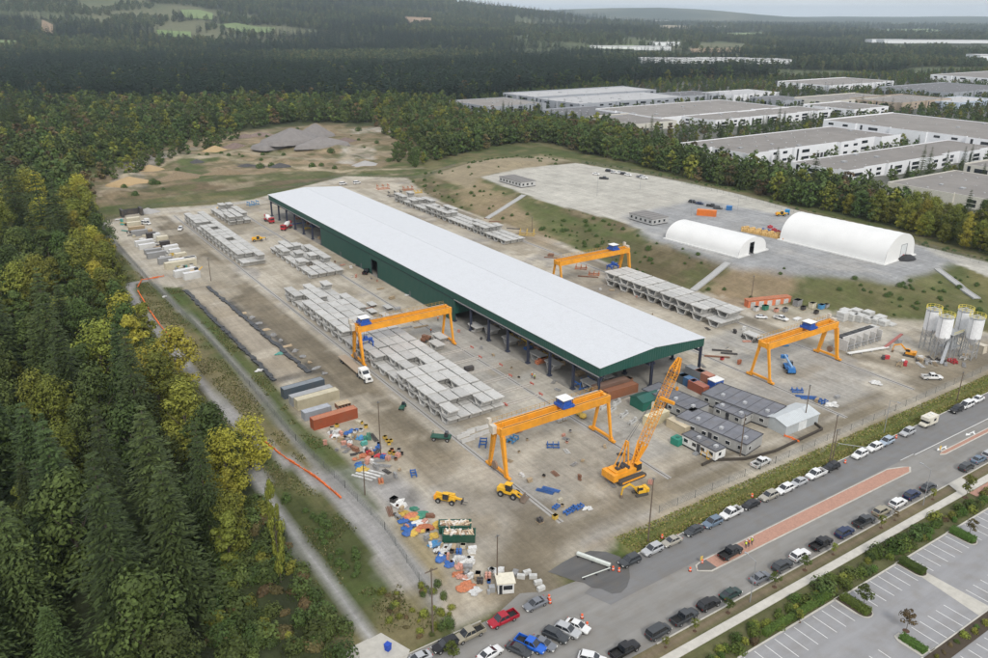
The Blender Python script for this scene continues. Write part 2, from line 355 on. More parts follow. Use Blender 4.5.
for xx_ in (78.8,81.4,84.2,87.0,89.2): strip([(xx_,450),(xx_+.5,300),(xx_-.3,200),(xx_,130)], .7, (.13,.11,.075) if xx_ < 88 else 'pale', .6, .5, .5)
for q_ in (((95,150),(112,128),(122,118)),((100,155),(118,140),(150,120)),((190,150),(200,128),(215,112)),((196,165),(205,140),(222,122)),((128,225),(126,180),(130,140)),((226,230),(228,180),(240,140),(262,118))): strip(list(q_), .8, (.22,.19,.14), .7, .5, .5)
strip([(90.8,452),(90.6,250),(90.4,165)], 1.3, (.45,.41,.34), .8, .6, .8); strip([(75.5,205),(75.0,165),(74,140),(69,118)], 2.0, (.46,.42,.34), 1, .6, 1.4)
blend(iny*sstep(.54, .62, fbm(X+210, Y*1.3-40, 22, 4))*.45, (.47,.425,.345)); blend(iny*sstep(.58, .64, fbm(X-310, Y+140, 13, 4))*.5, (.25,.21,.15))
# street side
patch(rect(96, 600, 95.6, 101.5), (.095,.115,.035), .8, 1, .5); blend((Y < 98.2)*(Y > 95.2)*(X > 96)*(X < 320)*.75*sstep(.3, .5, n2), (.17,.155,.06))
patch(rect(78, 640, 72.4, 75.3), (.17,.135,.09), .3, 1, .3)
patch(rect(60, 640, 65.4, 70.9), (.10,.10,.045), .3, 1, .3)
tm = bpy.data.meshes.new('ground'); nx, ny = len(gx), len(gy)
idx = np.arange(nx*ny).reshape(ny, nx)
F = np.stack([idx[:-1, :-1], idx[:-1, 1:], idx[1:, 1:], idx[1:, :-1]], -1).reshape(-1, 4)
tm.vertices.add(len(X)); tm.vertices.foreach_set('co', np.stack([X, Y, Z], -1).ravel())
tm.loops.add(F.size); tm.loops.foreach_set('vertex_index', F.ravel().astype(np.int32))
tm.polygons.add(len(F)); tm.polygons.foreach_set('loop_start', np.arange(0, F.size, 4, dtype=np.int32)); tm.polygons.foreach_set('loop_total', np.full(len(F), 4, np.int32))
tm.update(); tm.validate(); tm.polygons.foreach_set('use_smooth', np.ones(len(F), bool))
ca = tm.attributes.new('soil', 'FLOAT_COLOR', 'POINT'); ca.data.foreach_set('color', np.concatenate([colr, np.ones((len(X), 1))], 1).ravel().astype(np.float32))
gm = bpy.data.materials.new('soil_and_grass'); gm.use_nodes = True; nt = gm.node_tree; bs = nt.nodes['Principled BSDF']
bs.inputs['Roughness'].default_value = .95; bs.inputs['Specular IOR Level'].default_value = .15
def N(t, **k):
    n = nt.nodes.new(t)
    for a, v in k.items(): setattr(n, a, v)
    return n
def noise_fac(scale, lo, hi, a, b, sc=None, det=8):
    tc = N('ShaderNodeNewGeometry'); src = tc.outputs['Position']
    if sc:
        mp = N('ShaderNodeMapping'); mp.inputs['Scale'].default_value = sc; nt.links.new(src, mp.inputs[0]); src = mp.outputs[0]
    n = N('ShaderNodeTexNoise'); n.inputs['Scale'].default_value = scale; n.inputs['Detail'].default_value = det; n.inputs['Roughness'].default_value = .7
    nt.links.new(src, n.inputs['Vector'])
    r = N('ShaderNodeMapRange'); r.inputs[1].default_value = lo; r.inputs[2].default_value = hi; r.inputs[3].default_value = a; r.inputs[4].default_value = b
    nt.links.new(n.outputs[0], r.inputs[0]); return r.outputs[0], n.outputs[0]
at = N('ShaderNodeAttribute', attribute_name='soil'); c = at.outputs['Color']
fac = None
for args in ((.9, .3, .7, .86, 1.14), (.12, .3, .7, .80, 1.20), (.02, .3, .7, .9, 1.1), (.7, .35, .65, .88, 1.12, (1, .03, 1)), (.7, .35, .65, .93, 1.07, (.03, 1, 1)), (3.5, .3, .7, .88, 1.12)):
    f, raw = noise_fac(*args)
    if fac is None: fac = f; raw0 = raw
    else:
        m_ = N('ShaderNodeMath', operation='MULTIPLY'); nt.links.new(fac, m_.inputs[0]); nt.links.new(f, m_.inputs[1]); fac = m_.outputs[0]
sc_ = N('ShaderNodeVectorMath', operation='SCALE'); nt.links.new(c, sc_.inputs[0]); nt.links.new(fac, sc_.inputs['Scale'])
nt.links.new(sc_.outputs[0], bs.inputs['Base Color'])
bp = N('ShaderNodeBump'); bp.inputs['Strength'].default_value = .5; bp.inputs['Distance'].default_value = .25
nt.links.new(raw0, bp.inputs['Height']); nt.links.new(bp.outputs[0], bs.inputs['Normal'])
tm.materials.append(gm); go = bpy.data.objects.new('ground', tm); COL.objects.link(go); tag(go, kind='structure')
# ---------------------------------------------------------------- street, car park
def asph(name, col, var=.1):
    m = mat(name, col, .9, var=var, scale=.35, bump=.15, spec=.2, streak=(.12, 1, 1), dirt=.3); return m
def flat(name, pts, z, m, thick=None):
    mb = MB()
    if thick: mb.prism(pts, z-thick, z)
    else: mb.add([(x, y, z) for x, y in pts], [tuple(range(len(pts)))])
    return struct(name, mb, m)
A_old = asph('worn_asphalt', (.25,.243,.228), .16); A_new = asph('street_asphalt', (.180,.180,.180), .12); A_dark = asph('fresh_asphalt', (.105,.104,.103), .2)
A_lot = asph('car_park_asphalt', (.27,.27,.275), .1); CONC = mat('kerb_concrete', (.46,.44,.39), .85, var=.12, scale=.8)
PAINT = mat('road_paint', (.72,.72,.70), .7, var=.15, scale=2); PAINTY = mat('yellow_paint', (.65,.45,.08), .7)
flat('road', [(20,75.2),(640,75.2),(640,95.3),(86,95.3),(77,96),(72,98.5),(64,95.8),(47,96.2),(20,96.2)], .02, A_old)
flat('road_north_lane', [(84,86.9),(104,87.2),(640,87.2),(640,95.3),(98,95.3),(90,94.6),(82,92)], .045, A_new)
ap = [G(*p) for p in [(562,563),(575,556),(590,551),(606,552),(620,557),(629,566),(630,578),(627,587),(621,593),(612,594),(601,589),(592,588),(584,583),(574,581),(563,577),(548,572)]]
flat('yard_entrance_asphalt', ap, .07, A_dark)
# brick median with concrete edge
BR = mat('red_brick_paving', (.37,.21,.155), .85, var=.2, scale=3)
def rrect(x0, x1, y0, y1, n=5):
    r = (y1-y0)/2; yc = (y0+y1)/2; p = [(x1-r+r*math.sin(PI*i/n), yc-r*math.cos(PI*i/n)) for i in range(n+1)]
    return p+[(x0+r-r*math.sin(PI*i/n), yc+r*math.cos(PI*i/n)) for i in range(n+1)]
med = [(89.5,72.3)]
def med_poly(o): return [(90.2+o,72+11.7+o),(112,71.6+11.7+o),(142,82.9-.0+o),(145.4-o,84.2),(142,85.7-o),(120,86.9-o),(96,86.9-o),(89.2+o,86.6-o),(87.4+o,85.2)]
m0 = [(104.2,85.0),(106.6,83.3),(173.5,82.9),(175.6,84.2),(174.0,85.4),(170,86.8),(107.4,86.8),(105.2,86.4)]
def inset(poly, o):
    cx = sum(p[0] for p in poly)/len(poly); cy = sum(p[1] for p in poly)/len(poly)
    return [(x-o*(1 if x > cx else -1), y-o*(1 if y > cy else -1)) for x, y in poly]
flat('median_kerb', m0, .15, CONC, .13); flat('median_brick', inset(m0, .3), .156, BR)
flat('median_nose', [(104.5,85.0),(106.7,83.6),(108.2,83.6),(108.2,86.5),(107.3,86.5),(105.4,86.1)], .162, A_dark)
m1 = [(187,83.6),(188.5,82.9),(330,82.9),(330,84.4),(189,84.3)]
flat('far_median_kerb', m1, .15, CONC, .13); flat('far_median_brick', inset(m1, .25), .156, BR)
mk = MB()
for a, b in ((176.5,182),): mk.b(a, b, 87.3, 87.42, .05, .052)
mk.b(182, 330, 86.9, 87.05, .05, .053)
struct('lane_line', mk, PAINT)
def arrow(x, y):
    m = MB(); m.b(x, x+3.2, y-.13, y+.13, .05, .055); m.add([(x-1.2, y, .056), (x+.3, y-.6, .056), (x+.3, y+.6, .056)], [(0, 1, 2)])
    m.b(x+2.3, x+2.55, y-.1, y-1.0, .05, .0555) if 0 else None
    m.add([(x+2.0,y-.13,.0562),(x+2.6,y-.13,.0562),(x+1.7,y-1.1,.0562),(x+1.2,y-1.0,.0562)], [(0,1,2,3)])
    return struct('turn_arrow', m, PAINT)
for q in ((939.5,449.5), (968,434.5)): a = G(*q); arrow(a[0], a[1])
for q in ((923,452.5),): pass
# kerbs, sidewalk
for nm, x0, x1, y0, y1, z in (('kerb', 84, 640, 75.05, 75.3, .14), ('sidewalk', 72, 640, 70.8, 72.5, .13), ('kerb', 96, 640, 95.2, 95.4, .14), ('kerb', 20, 62, 96.2, 96.4, .14)):
    struct(nm, MB().b(x0, x1, y0, y1, -.05, z), CONC)
flat('crossing_ramp', [(173.5,70.9),(179.5,70.9),(181,75.2),(175.5,75.2)], .145, CONC)
flat('driveway_brick', [(176,62),(190,62),(190,70.7),(176,70.7)], .05, BR)
# car park
flat('car_park', [(92,65.4),(640,65.4),(640,20),(60,20),(60,44),(92,52)], .02, A_lot)
kb = MB()
for a, b, c, d in ((93,119.2,65.2,65.5), (122.5,138.6,65.0,65.3), (141.6,156.6,65.0,65.3), (159.6,200,65.0,65.3), (119.0,119.2,60.9,65.4), (121.4,122.6,48.4,48.65)): kb.b(a, b, c, d, 0, .15)
kb.b(121, 200, 48.3, 48.55, 0, .15); kb.b(60, 119, 48.3, 48.55, 0, .15)
struct('car_park_kerb', kb, CONC)
sl_ = MB()
for x in [94+2.6*i for i in range(10)]+[124.3+2.6*i for i in range(6)]+[142.6+2.6*i for i in range(6)]+[160.5+2.6*i for i in range(14)]: sl_.b(x-.06, x+.06, 60, 64.9, .02, .026)
for x in [121.7+2.6*i for i in range(6)]+[142.3+2.6*i for i in range(14)]+[65+2.6*i for i in range(20)]: sl_.b(x-.06, x+.06, 48.7, 53.6, .02, .026)
for x in [70+2.6*i for i in range(60)]: sl_.b(x-.06, x+.06, 40.3, 45.2, .02, .026)
struct('parking_lines', sl_, PAINT)
wk = MB(); wk.add([(x, y, .03) for x, y in ((138.9,60.2),(141.0,60.2),(141.3,48.3),(137.2,48.3))], [(0,1,2,3)]); struct('car_park_walkway', wk, CONC)
struct('walkway_link', MB().b(138.6, 140.8, 60.1, 65.2, 0, .05), CONC) if 0 else None
def island(x0, x1, y0, y1):
    struct('island_kerb', MB().prism(rrect2(x0, x1, y0, y1), 0, .15), CONC)
    struct('island_soil', MB().prism(rrect2(x0+.2, x1-.2, y0+.2, y1-.2), .1, .17), mat('planting_soil', (.06,.045,.03), .95))
def rrect2(x0, x1, y0, y1, n=6):
    r = (x1-x0)/2; xc = (x0+x1)/2
    return [(xc+r*math.cos(-PI+PI*i/n), y0+r+r*math.sin(-PI+PI*i/n)) for i in range(n+1)]+[(x1, y1), (x0, y1)]
for a in ((119.2,122.4,58.9,65.6), (138.4,141.4,59.8,65.4), (156.8,159.6,59.8,65.4)): island(*a)
IS3 = [(118.9,53.0),(119.6,53.9),(120.9,53.6),(121.6,48.6),(119.0,48.6)]
struct('island_kerb', MB().prism([(119,53),(119.6,54),(121,54),(121.6,53),(121.6,48.6),(119,48.6)], 0, .15), CONC)
struct('hedge_bed', MB().b(60, 200, 45.8, 48.3, 0, .12), mat('planting_soil', (.06,.045,.03), .95))
# concrete pad at the end of the footpath
flat('concrete_pad', [G(*p) for p in [(368,640),(381,633),(410,650),(405,664),(350,668),(345,655)]], .06, CONC)
flat('concrete_path', [G(*p) for p in [(338,654),(368,639),(374,645),(345,666)]], .05, CONC)
# rails, slab lines
RAIL = mat('rail_steel', (.13,.11,.09), .6, .3, spec=.4); rl = MB()
for x in (92.3, 124.0, 185.4, 217.2):
    y0, y1 = (112, 440) if x < 150 else (108, 420)
    rl.b(x-.07, x+.07, y0, y1, 0, .1)
struct('crane_rails', rl, RAIL)
rc = MB()
for x in (92.3, 124.0, 185.4, 217.2): rc.b(x-.7, x+.7, 112 if x < 150 else 108, 440 if x < 150 else 420, -.1, .025)
struct('rail_foundation', rc, mat('rail_concrete', (.34,.33,.31), .9))
# casting bed strips between gantry and hall
CB = mat('casting_bed_concrete', (.42,.39,.35), .85, var=.15); REDP = mat('red_steel', (.42,.12,.09), .6)
k = 0
for y in (163.5, 170.5, 178.5, 186.5, 195, 203, 211):
    t = thing('casting_bed', 'pale concrete casting strips with red end plates on the slab beside the hall', 'casting bed', (119.2+(k % 2)*2, y, .02), 0, 'casting beds on the slab'); k += 1
    MB().b(-5.5, 6, -.55, -.2, 0, .2).b(-5.5, 6, .55, .9, 0, .2).build('strip', CB, t); MB().b(-6, -5.5, -.6, .95, 0, .45).build('end_plate', REDP, t); MB().b(6, 6.4, -.6, .95, 0, .45).build('end_plate', REDP, t)

# ---------------------------------------------------------------- production hall
def hall():
    t = thing('production_hall', 'very long open sided hall with white metal roof and dark green wall', 'building', (0, 0, 0))
    X0, X1, Y0, Y1, ZE, ZR = 134.8, 175.0, 150.0, 413.5, 11.0, 12.6; XM = 154.9
    GR = striped('green_cladding', (.014,.075,.058), 1, .9, .5, .55, dirt=.08); RF = striped('white_roof_sheet', (.54,.555,.575), 1, .6, .3, .45, .0, dirt=.06)
    GX = striped('green_cladding_gable', (.014,.075,.058), 0, .9, .5, .55, dirt=.08)
    ST = mat('navy_steel', (.035,.042,.07), .5, spec=.5); 
    r = MB(); e = .3
    for x0, z0, x1, z1 in ((X0-e, ZE-.02, XM, ZR), (XM, ZR, X1+e, ZE-.02)):
        r.add([(x0, Y0-e, z0), (x1, Y0-e, z1), (x1, Y1+e, z1), (x0, Y1+e, z0), (x0, Y0-e, z0+.14), (x1, Y0-e, z1+.14), (x1, Y1+e, z1+.14), (x0, Y1+e, z0+.14)],
              [(0, 1, 2, 3), (4, 5, 6, 7), (0, 1, 5, 4), (1, 2, 6, 5), (2, 3, 7, 6), (3, 0, 4, 7)])
    rf = r.build('roof', RF, t)
    MB().b(XM-.25, XM+.25, Y0-.3, Y1+.3, ZR+.1, ZR+.2).build('ridge_cap', RF, rf)
    ZF = 8.5
    MB().b(X0-.1, X0+.1, Y0, Y1, ZF, ZE-.05).build('eave_fascia', GR, t); MB().b(X1-.1, X1+.1, Y0, Y1, ZF, ZE-.05).build('eave_fascia', GR, t)
    for y in (Y0, Y1): MB().extr([(X0+.1, ZF), (X1-.1, ZF), (X1-.1, ZE-.05), (XM, ZR-.05), (X0+.1, ZE-.05)], y-.1, y+.1, 'y').build('gable_fascia', GX, t)
    # near wall between the two open bays, with a door opening
    w = MB()
    for a, b, z0, z1 in ((226, 286, 0, ZF), (291.5, 344.3, 0, ZF), (286, 291.5, 6.6, ZF)): w.b(X0-.08, X0+.08, a, b, z0, z1)
    wl = w.build('wall', GR, t)
    FR = mat('door_trim', (.02,.03,.035), .6)
    for y in (286, 291.5): MB().b(X0-.14, X0+.14, y-.12, y+.12, 0, 6.6).build('door_frame', FR, wl)
    for y in (258.5, 301.5, 322.5): MB().b(X0-.16, X0-.09, y-.6, y+.6, 0, 2.1).build('side_door', mat('grey_door', (.09,.11,.12), .5), wl)
    MB().b(X1-.08, X1+.08, 226, 344.3, 0, ZF).build('wall', GR, t)
    MB().b(X0+.1, X1-.1, 344.2, 344.4, 0, ZF-.5).build('partition', GX, t); MB().b(X0+.1, X1-.1, 226, 226.2, 3.0, ZF-.5).build('partition', GX, t)
    ys = [150.6+10.9*i for i in range(7)]+[226.6]+[344.8+11.2*i for i in range(7)]
    for y in ys:
        for x in (X0+.35, X1-.35, XM):
            c = MB(); c.b(x-.35, x+.35, y-.06, y+.06, 0, 8.6); c.b(x-.35, x-.3, y-.3, y+.3, 0, 8.6); c.b(x+.3, x+.35, y-.3, y+.3, 0, 8.6); c.b(x-.6, x+.6, y-.6, y+.6, 0, .5)
            s = 1 if x < XM else -1
            if x != XM: c.bar((x+.3*s, y, 6.6), (x+2.2*s, y, 8.5), .25)
            c.build('column', ST, t)
        MB().b(X0+.3, X1-.3, y-.15, y+.15, 8.4, 9.1).b(X0+.3, X1-.3, y-.08, y+.08, 10.3, 10.6).build('truss', ST, t)
    for x in (X0+1.2, XM-.9, XM+.9, X1-1.2):
        for a, b in ((Y0+.5, 226), (344.5, Y1-.5)): MB().b(x-.2, x+.2, a, b, 6.9, 7.6).build('crane_runway', ST, t)
    for a, b in ((Y0, 226), (344.5, Y1)): MB().b(X0-.25, X0-.1, a, b, 8.15, 8.4).build('gutter', mat('pale_gutter', (.3,.3,.3), .5), t)
    MB().b(X0-.3, X0-.1, 226, 344.3, 8.35, 8.5).build('wall_trim', mat('door_trim', (.02,.03,.035), .6), t)
    struct('hall_floor', MB().b(X0-.4, X1+.4, Y0-1, Y1+1, -.1, .05), mat('hall_slab', (.20,.19,.17), .85, var=.25, scale=.3))
    # overhead travelling cranes inside
    for y, x0, x1 in ((176, X0+1.2, XM-.9), (215, XM+.9, X1-1.2), (380, X0+1.2, XM-.9)):
        k = thing('overhead_crane', 'yellow overhead travelling crane on the runway inside the hall', 'crane', (0, 0, 0), 0, 'overhead cranes in the hall')
        MB().b(x0, x1, y-.9, y-.5, 7.6, 8.3).b(x0, x1, y+.5, y+.9, 7.6, 8.3).build('girder', MATS['crane_orange'], k); MB().box((x0+x1)/2, y, 7.7, 1.6, 1.5, .6).build('hoist', ST, k)
OR = mat('crane_orange', (.74,.31,.02), .5, var=.12, scale=.9, spec=.45, dirt=.22)
hall()

# ---------------------------------------------------------------- gantry cranes
BL = mat('machine_blue', (.02,.085,.36), .45, spec=.5, dirt=.1); WH = mat('white_paint', (.72,.72,.70), .5, dirt=.12); YL = mat('machine_yellow', (.70,.40,.025), .5, dirt=.15)
BK = mat('black_rubber', (.02,.02,.02), .85); DK = mat('dark_steel', (.06,.06,.065), .6, .3); GL = mat('dark_glass', (.018,.022,.028), .12, spec=.8, var=.02)
GALV = mat('galvanised_steel', (.38,.39,.40), .5, .4)
RAILM = mat('ochre_handrail', (.45,.26,.04), .6)
def gantry(label, x0, x1, y, tx, spread=None, flip=False, cabx=None):
    t = thing('gantry_crane', label, 'gantry crane', ((x0+x1)/2, y, 0), 0, 'rail mounted yard gantries')
    a = (x0-x1)/2; b = -a; zt, zb = 12.1, 10.2
    for s in (-1, 1):
        g = MB(); g.b(a-.5, b+.5, s*1.45-.42, s*1.45+.42, zb, zt)
        for i in range(-3, 4): g.b(i*4.6-.06, i*4.6+.06, s*1.45-.45, s*1.45+.45, zb-.03, zt+.03)
        g.b(-2.9, -2.2, s*1.45-.47, s*1.45+.47, zb+.1, zt-.1); g.b(a-.5, b+.5, s*1.45-.52, s*1.45+.52, zt-.06, zt+.015); g.build('girder', OR, t); MB().b(a, b, s*1.45-.04, s*1.45+.04, zt+.02, zt+.12).build('trolley_rail', DK, t)
    for x in (a-.2, b+.2): MB().b(x-.45, x+.45, -1.03, 1.03, zb+.25, zt-.25).build('end_beam', OR, t)
    for side, x in ((-1, a), (1, b)):
        wide = (side < 0) ^ flip
        for s in (-1, 1):
            w = 1.05 if wide else .8; l = MB()
            l.bar((x, s*3.4, .95), (x, s*1.6, zb), .62 if wide else .5, w*.75, .75 if wide else .6, w*(1.25 if wide else .9)); l.build('leg', OR, t)
            bg = MB().b(x-.35, x+.35, s*3.9-1.0, s*3.9+1.0, .35, .85); o = bg.build('wheel_bogie', OR, t)
            for q in (-.6, .6): MB().tube((x-.15, s*3.9+q, .42), (x+.15, s*3.9+q, .42), .3, n=10).build('wheel', DK, o)
        MB().b(x-.3, x+.3, -3.9, 3.9, .85, 1.4).build('sill_beam', OR, t)
    wk = MB(); 
    wk.b(a, b, 1.9, 2.75, zt-.25, zt-.17); wk.build('walkway', MATS['galvanised_steel'], t)
    hr = MB()
    for z in (zt+.35, zt+.85): hr.b(a, b, 2.68, 2.73, z, z+.05)
    for i in range(24): xx = a+(b-a)*i/23; hr.b(xx-.03, xx+.03, 2.67, 2.74, zt-.2, zt+.9)
    for s in (-1, 1): 
        for i in range(3): hr.b((a if s < 0 else b)-.6*s-.03, (a if s < 0 else b)-.6*s+.03, -1.4+1.2*i, -1.34+1.2*i, zt, zt+.9)
    hr.build('handrail', RAILM, t)
    tr = thing('trolley', None, None); tr.parent = t; tr.location = (tx, 0, 0)
    MB().b(-1.7, 1.7, -1.9, 1.9, zt+.12, zt+.75).b(-1.2, 1.3, -1.2, 1.4, zt+.75, zt+1.6).b(-1.6, -.9, -1.7, -.9, zt+.75, zt+1.3).build('frame', BL, tr)
    MB().b(-1.6, 1.6, -1.6, 1.6, zt+2.1, zt+2.2).build('roof', WH, tr); p = MB()
    for x in (-1.4, 1.4):
        for yy in (-1.4, 1.4): p.b(x-.06, x+.06, yy-.06, yy+.06, zt+.7, zt+2.1)
    p.tube((-.9, -.3, zt+1.1), (.9, -.3, zt+1.1), .45, n=12); p.build('winch', DK, tr)
    MB().b(1.2, 1.75, 1.0, 1.8, zt+.8, zt+1.5).build('control_box', WH, tr)
    ex = a if not flip else b; d = 1 if flip else -1
    MB().b(ex+d*.6, ex+d*1.7, -.2, 1.4, zb+.3, zb+2.3).b(ex+d*.7, ex+d*1.5, 1.7, 2.7, zt-.1, zt+1.4).build('electric_cabinet', mat('cabinet_beige', (.55,.5,.42), .5), t)
    MB().tube((ex+d*.7, 0, 2.4), (ex+d*1.15, 0, 2.4), 1.0, n=20).build('cable_reel', mat('reel_brown', (.25,.17,.12), .7), t)
    ld = MB()
    for q in (-.25, .25): ld.bar((ex+d*.5, 2.9+q, 1.0), (ex+d*.5, 1.9+q, 10.5), .06)
    for i in range(20): f = i/19; ld.bar((ex+d*.5, 2.65-f, 1.2+9.2*f), (ex+d*.5, 3.15-f, 1.2+9.2*f), .04)
    ld.build('ladder', RAILM, t)
    if spread:
        z = spread; sp = MB(); sp.b(-2.2, 2.2, -.35, .35, z, z+.6).b(-2.0, -1.5, -1.6, 1.6, z-.6, z).b(1.5, 2.0, -1.6, 1.6, z-.6, z).b(-.5, .5, -.5, .5, z+.6, z+1.4)
        for x in (-1.75, 1.75):
            for yy in (-1.4, 1.4): sp.b(x-.15, x+.15, yy-.15, yy+.15, z-1.8, z-.6)
        o = sp.build('lifting_frame', BL, t, loc=(tx+.3, 0, 0)); rp = MB()
        for x in (-.4, .4): rp.tube((x, 0, z+1.4), (x, 0, zt+.2), .035, n=5)
        rp.build('hoist_rope', DK, o)
    return t
gantry('nearest orange gantry crane with blue trolley at mid span, open ground beneath it', 92.3, 124.0, 135.9, 3.2)
gantry('orange gantry crane straddling the stacked segments with a blue lifting frame hanging', 92.3, 124.0, 212.4, -13.5, spread=6.6)
gantry('farthest orange gantry crane, seen beyond the white roof in front of the grassy bank', 185.8, 220.6, 234.2, 10.5, spread=5.6, flip=True)
gantry('orange gantry crane over the open pad between the green hall and the white silos', 185.4, 217.2, 136.6, 4.0, flip=True)

# ---------------------------------------------------------------- white fabric shelters
TENT = mat('white_fabric', (.70,.70,.685), .6, var=.04, scale=.15)
def shelter(label, a, b, c, z0, hgt_, door, prof_pow=1.0):
    """a far end, b near end of the long left side, c near right corner"""
    ax = Vector((a[0]-b[0], a[1]-b[1], 0)); L = ax.length; wv = Vector((c[0]-b[0], c[1]-b[1], 0)); W = wv.length
    rz = math.atan2(wv.y, wv.x)
    t = thing('fabric_shelter', label, 'tent', (b[0], b[1], z0), rz)
    n = 18; pr = [(W/2-W/2*math.cos(PI*i/n)*1.0, hgt_*math.sin(PI*i/n)**.8) for i in range(n+1)]
    m = MB(); ribs = 24
    for k in range(ribs+1):
        for i, (x, z) in enumerate(pr):
            s = 1-.010*(k % 2)
            m.v.append((W/2+(x-W/2)*s, L*k/ribs, z*s))
    for k in range(ribs):
        for i in range(n): q = k*(n+1)+i; m.f.append((q, q+1, q+n+2, q+n+1))
    o = m.build('cover', TENT, t, smooth=False)
    for p in o.data.polygons: p.use_smooth = True
    # gable near with a door hole
    dw, dh, dx = door
    g = MB(); top = lambda x: hgt_*max(0, math.sin(math.acos(max(-1, min(1, 1-2*x/W)))))**.8
    xs = sorted(set([W*i/24 for i in range(25)]+[dx-dw/2, dx+dw/2]))
    for x0, x1 in zip(xs[:-1], xs[1:]):
        lo = dh if dx-dw/2-1e-6 <= x0 and x1 <= dx+dw/2+1e-6 else 0
        if top(x0) > lo or top(x1) > lo: g.add([(x0, .05, lo), (x1, .05, lo), (x1, .05, max(lo, top(x1)-.02)), (x0, .05, max(lo, top(x0)-.02))], [(0, 1, 2, 3)])
    ge = g.build('end_wall', TENT, t, fix=False)
    fb = MB(); 
    for x0, x1 in zip(xs[:-1], xs[1:]): fb.add([(x0, L-.05, 0), (x1, L-.05, 0), (x1, L-.05, max(.01, top(x1)-.02)), (x0, L-.05, max(.01, top(x0)-.02))], [(0, 1, 2, 3)])
    fb.build('end_wall', TENT, t, fix=False)
    MB().b(-.9, 0, -.6, L+.6, 0, .5).b(W, W+.9, -.6, L+.6, 0, .5).b(0, dx-dw/2, -.6, 0, 0, .35).b(dx+dw/2, W, -.6, 0, 0, .35).build('base_skirt', mat('white_ballast', (.68,.68,.66), .7), t)
    fr = mat('door_grey', (.30,.31,.32), .6)
    MB().b(dx-dw/2-.12, dx-dw/2, -.08, .1, 0, dh).b(dx+dw/2, dx+dw/2+.12, -.08, .1, 0, dh).b(dx-dw/2-.12, dx+dw/2+.12, -.08, .1, dh, dh+.15).build('door_frame', fr, t)
    return t, W, L
s1, W1, L1 = shelter('smaller white arched fabric shelter with an open dark doorway on the upper yard', G(674,237,TZ), G(738,258,TZ), G(766,250,TZ), TZ, 7.2, (3.0, 5.2, 9.0))
s2, W2, L2 = shelter('larger white arched fabric shelter with a closed grey door on the upper yard', G(788,238,TZ), G(884,265,TZ), G(913.5,255,TZ), TZ, 11.0, (4.6, 6.2, 14.5))
MB().b(12.2, 16.8, 0.1, .2, 0, 6.2).build('roller_door', mat('white_door', (.62,.64,.64), .5), s2)
tag(MB().blob(0, 0, -.1, 5.2, 3.2, 2.0, 3, .12).build('covered_pile', mat('black_tarp', (.02,.02,.022), .5), loc=(*G(906,259,TZ), TZ)), 'low black tarp covered mound beside the larger white shelter', 'covered pile')
t = thing('fabric_tank', 'dark red rounded tank just outside the larger shelter door', 'tank', (*G(901,258,TZ), TZ), .3); MB().blob(0,0,1.0,1.7,1.2,1.2,5,.08).build('tank_body', mat('dark_red', (.30,.03,.04), .5), t, smooth=True); MB().b(-1.6,1.6,-.9,.9,0,.25).build('skid', DK, t)
# ---------------------------------------------------------------- precast deck segments
SEG = mat('precast_concrete', (.46,.455,.435), .85, var=.2, scale=.5, bump=.1, dirt=.18)
def seg_mesh(W, L, Hh, nm):
    m = MB(); t = .24; bw = W*.21; tw = W*.36; x0, x1 = -L/2, L/2
    m.extr([(-W/2, Hh-.2), (-tw, Hh-.34), (tw, Hh-.34), (W/2, Hh-.2), (W/2, Hh), (-W/2, Hh)], x0, x1)
    for s in (-1, 1): m.extr([(s*(bw-.2), .0), (s*bw, .0), (s*tw, Hh-.34), (s*(tw-.3), Hh-.34)], x0+.02, x1-.02)
    m.extr([(-bw+.18, .01), (bw-.18, .01), (bw-.1, .22), (-bw+.1, .22)], x0+.01, x1-.01)
    for s in (-1, 1): m.b(x0, x1, s*(W/2-.16)-.1, s*(W/2-.16)+.1, Hh, Hh+.12)
    for s in (-.3, .3): m.b(s*L-.12, s*L+.12, -.5, .5, Hh, Hh+.05)
    me = m.mesh(nm); me.materials.append(SEG); return me
SM = {}
def seg_obj(key, loc, label, group):
    o = bpy.data.objects.new('deck_segment', SM[key]); COL.objects.link(o); o.location = loc
    o.rotation_euler = (0, 0, random.uniform(-.012, .012)); return tag(o, label, 'concrete segment', group)
SM['s'] = seg_mesh(5.6, 3.15, 2.05, 'deck_segment'); SM['e'] = seg_mesh(6.9, 3.7, 2.45, 'deck_segment_deep')
cand = []
def stack(x0, x1, nc, y0, y1, nr, key, label, group, top=.85, skip=lambda c, r, l: False, hh=2.3, layers=2):
    for r in range(nr):
        for c in range(nc):
            x = x0+(x1-x0)*(c+.5)/nc; y = y0+(y1-y0)*(r+.5)/nr
            for l in range(layers):
                if skip(c, r, l) or (l >= 1 and random.random() > top): continue
                lab = label[l] if isinstance(label, (list, tuple)) else label
                cand.append((math.hypot(x, y), key, (x+random.uniform(-.05, .05)+(.08 if l else 0)*((c*7+r*3) % 3-1), y+random.uniform(-.06, .06)+(.12 if l else 0)*((c+r*2) % 3-1), .12+l*hh+(.0 if l == 0 else random.choice((0, 0, .06)))), lab, group))
stack(93.8, 111.2, 5, 160.5, 209, 8.5.__int__(), 's', ['grey concrete deck segment, ground layer of the long stack between the near and second gantries', 'grey concrete deck segment, upper layer of the long stack between the near and second gantries'], 'segments in the long stack between the gantries', .98,
      lambda c, r, l: (l == 1 and r == 0 and c in (1, 2)) or (r == 2 and c == 2 and l == 1) or (c == 0 and r == 6 and l == 1) or (c == 0 and r == 5 and l == 1))
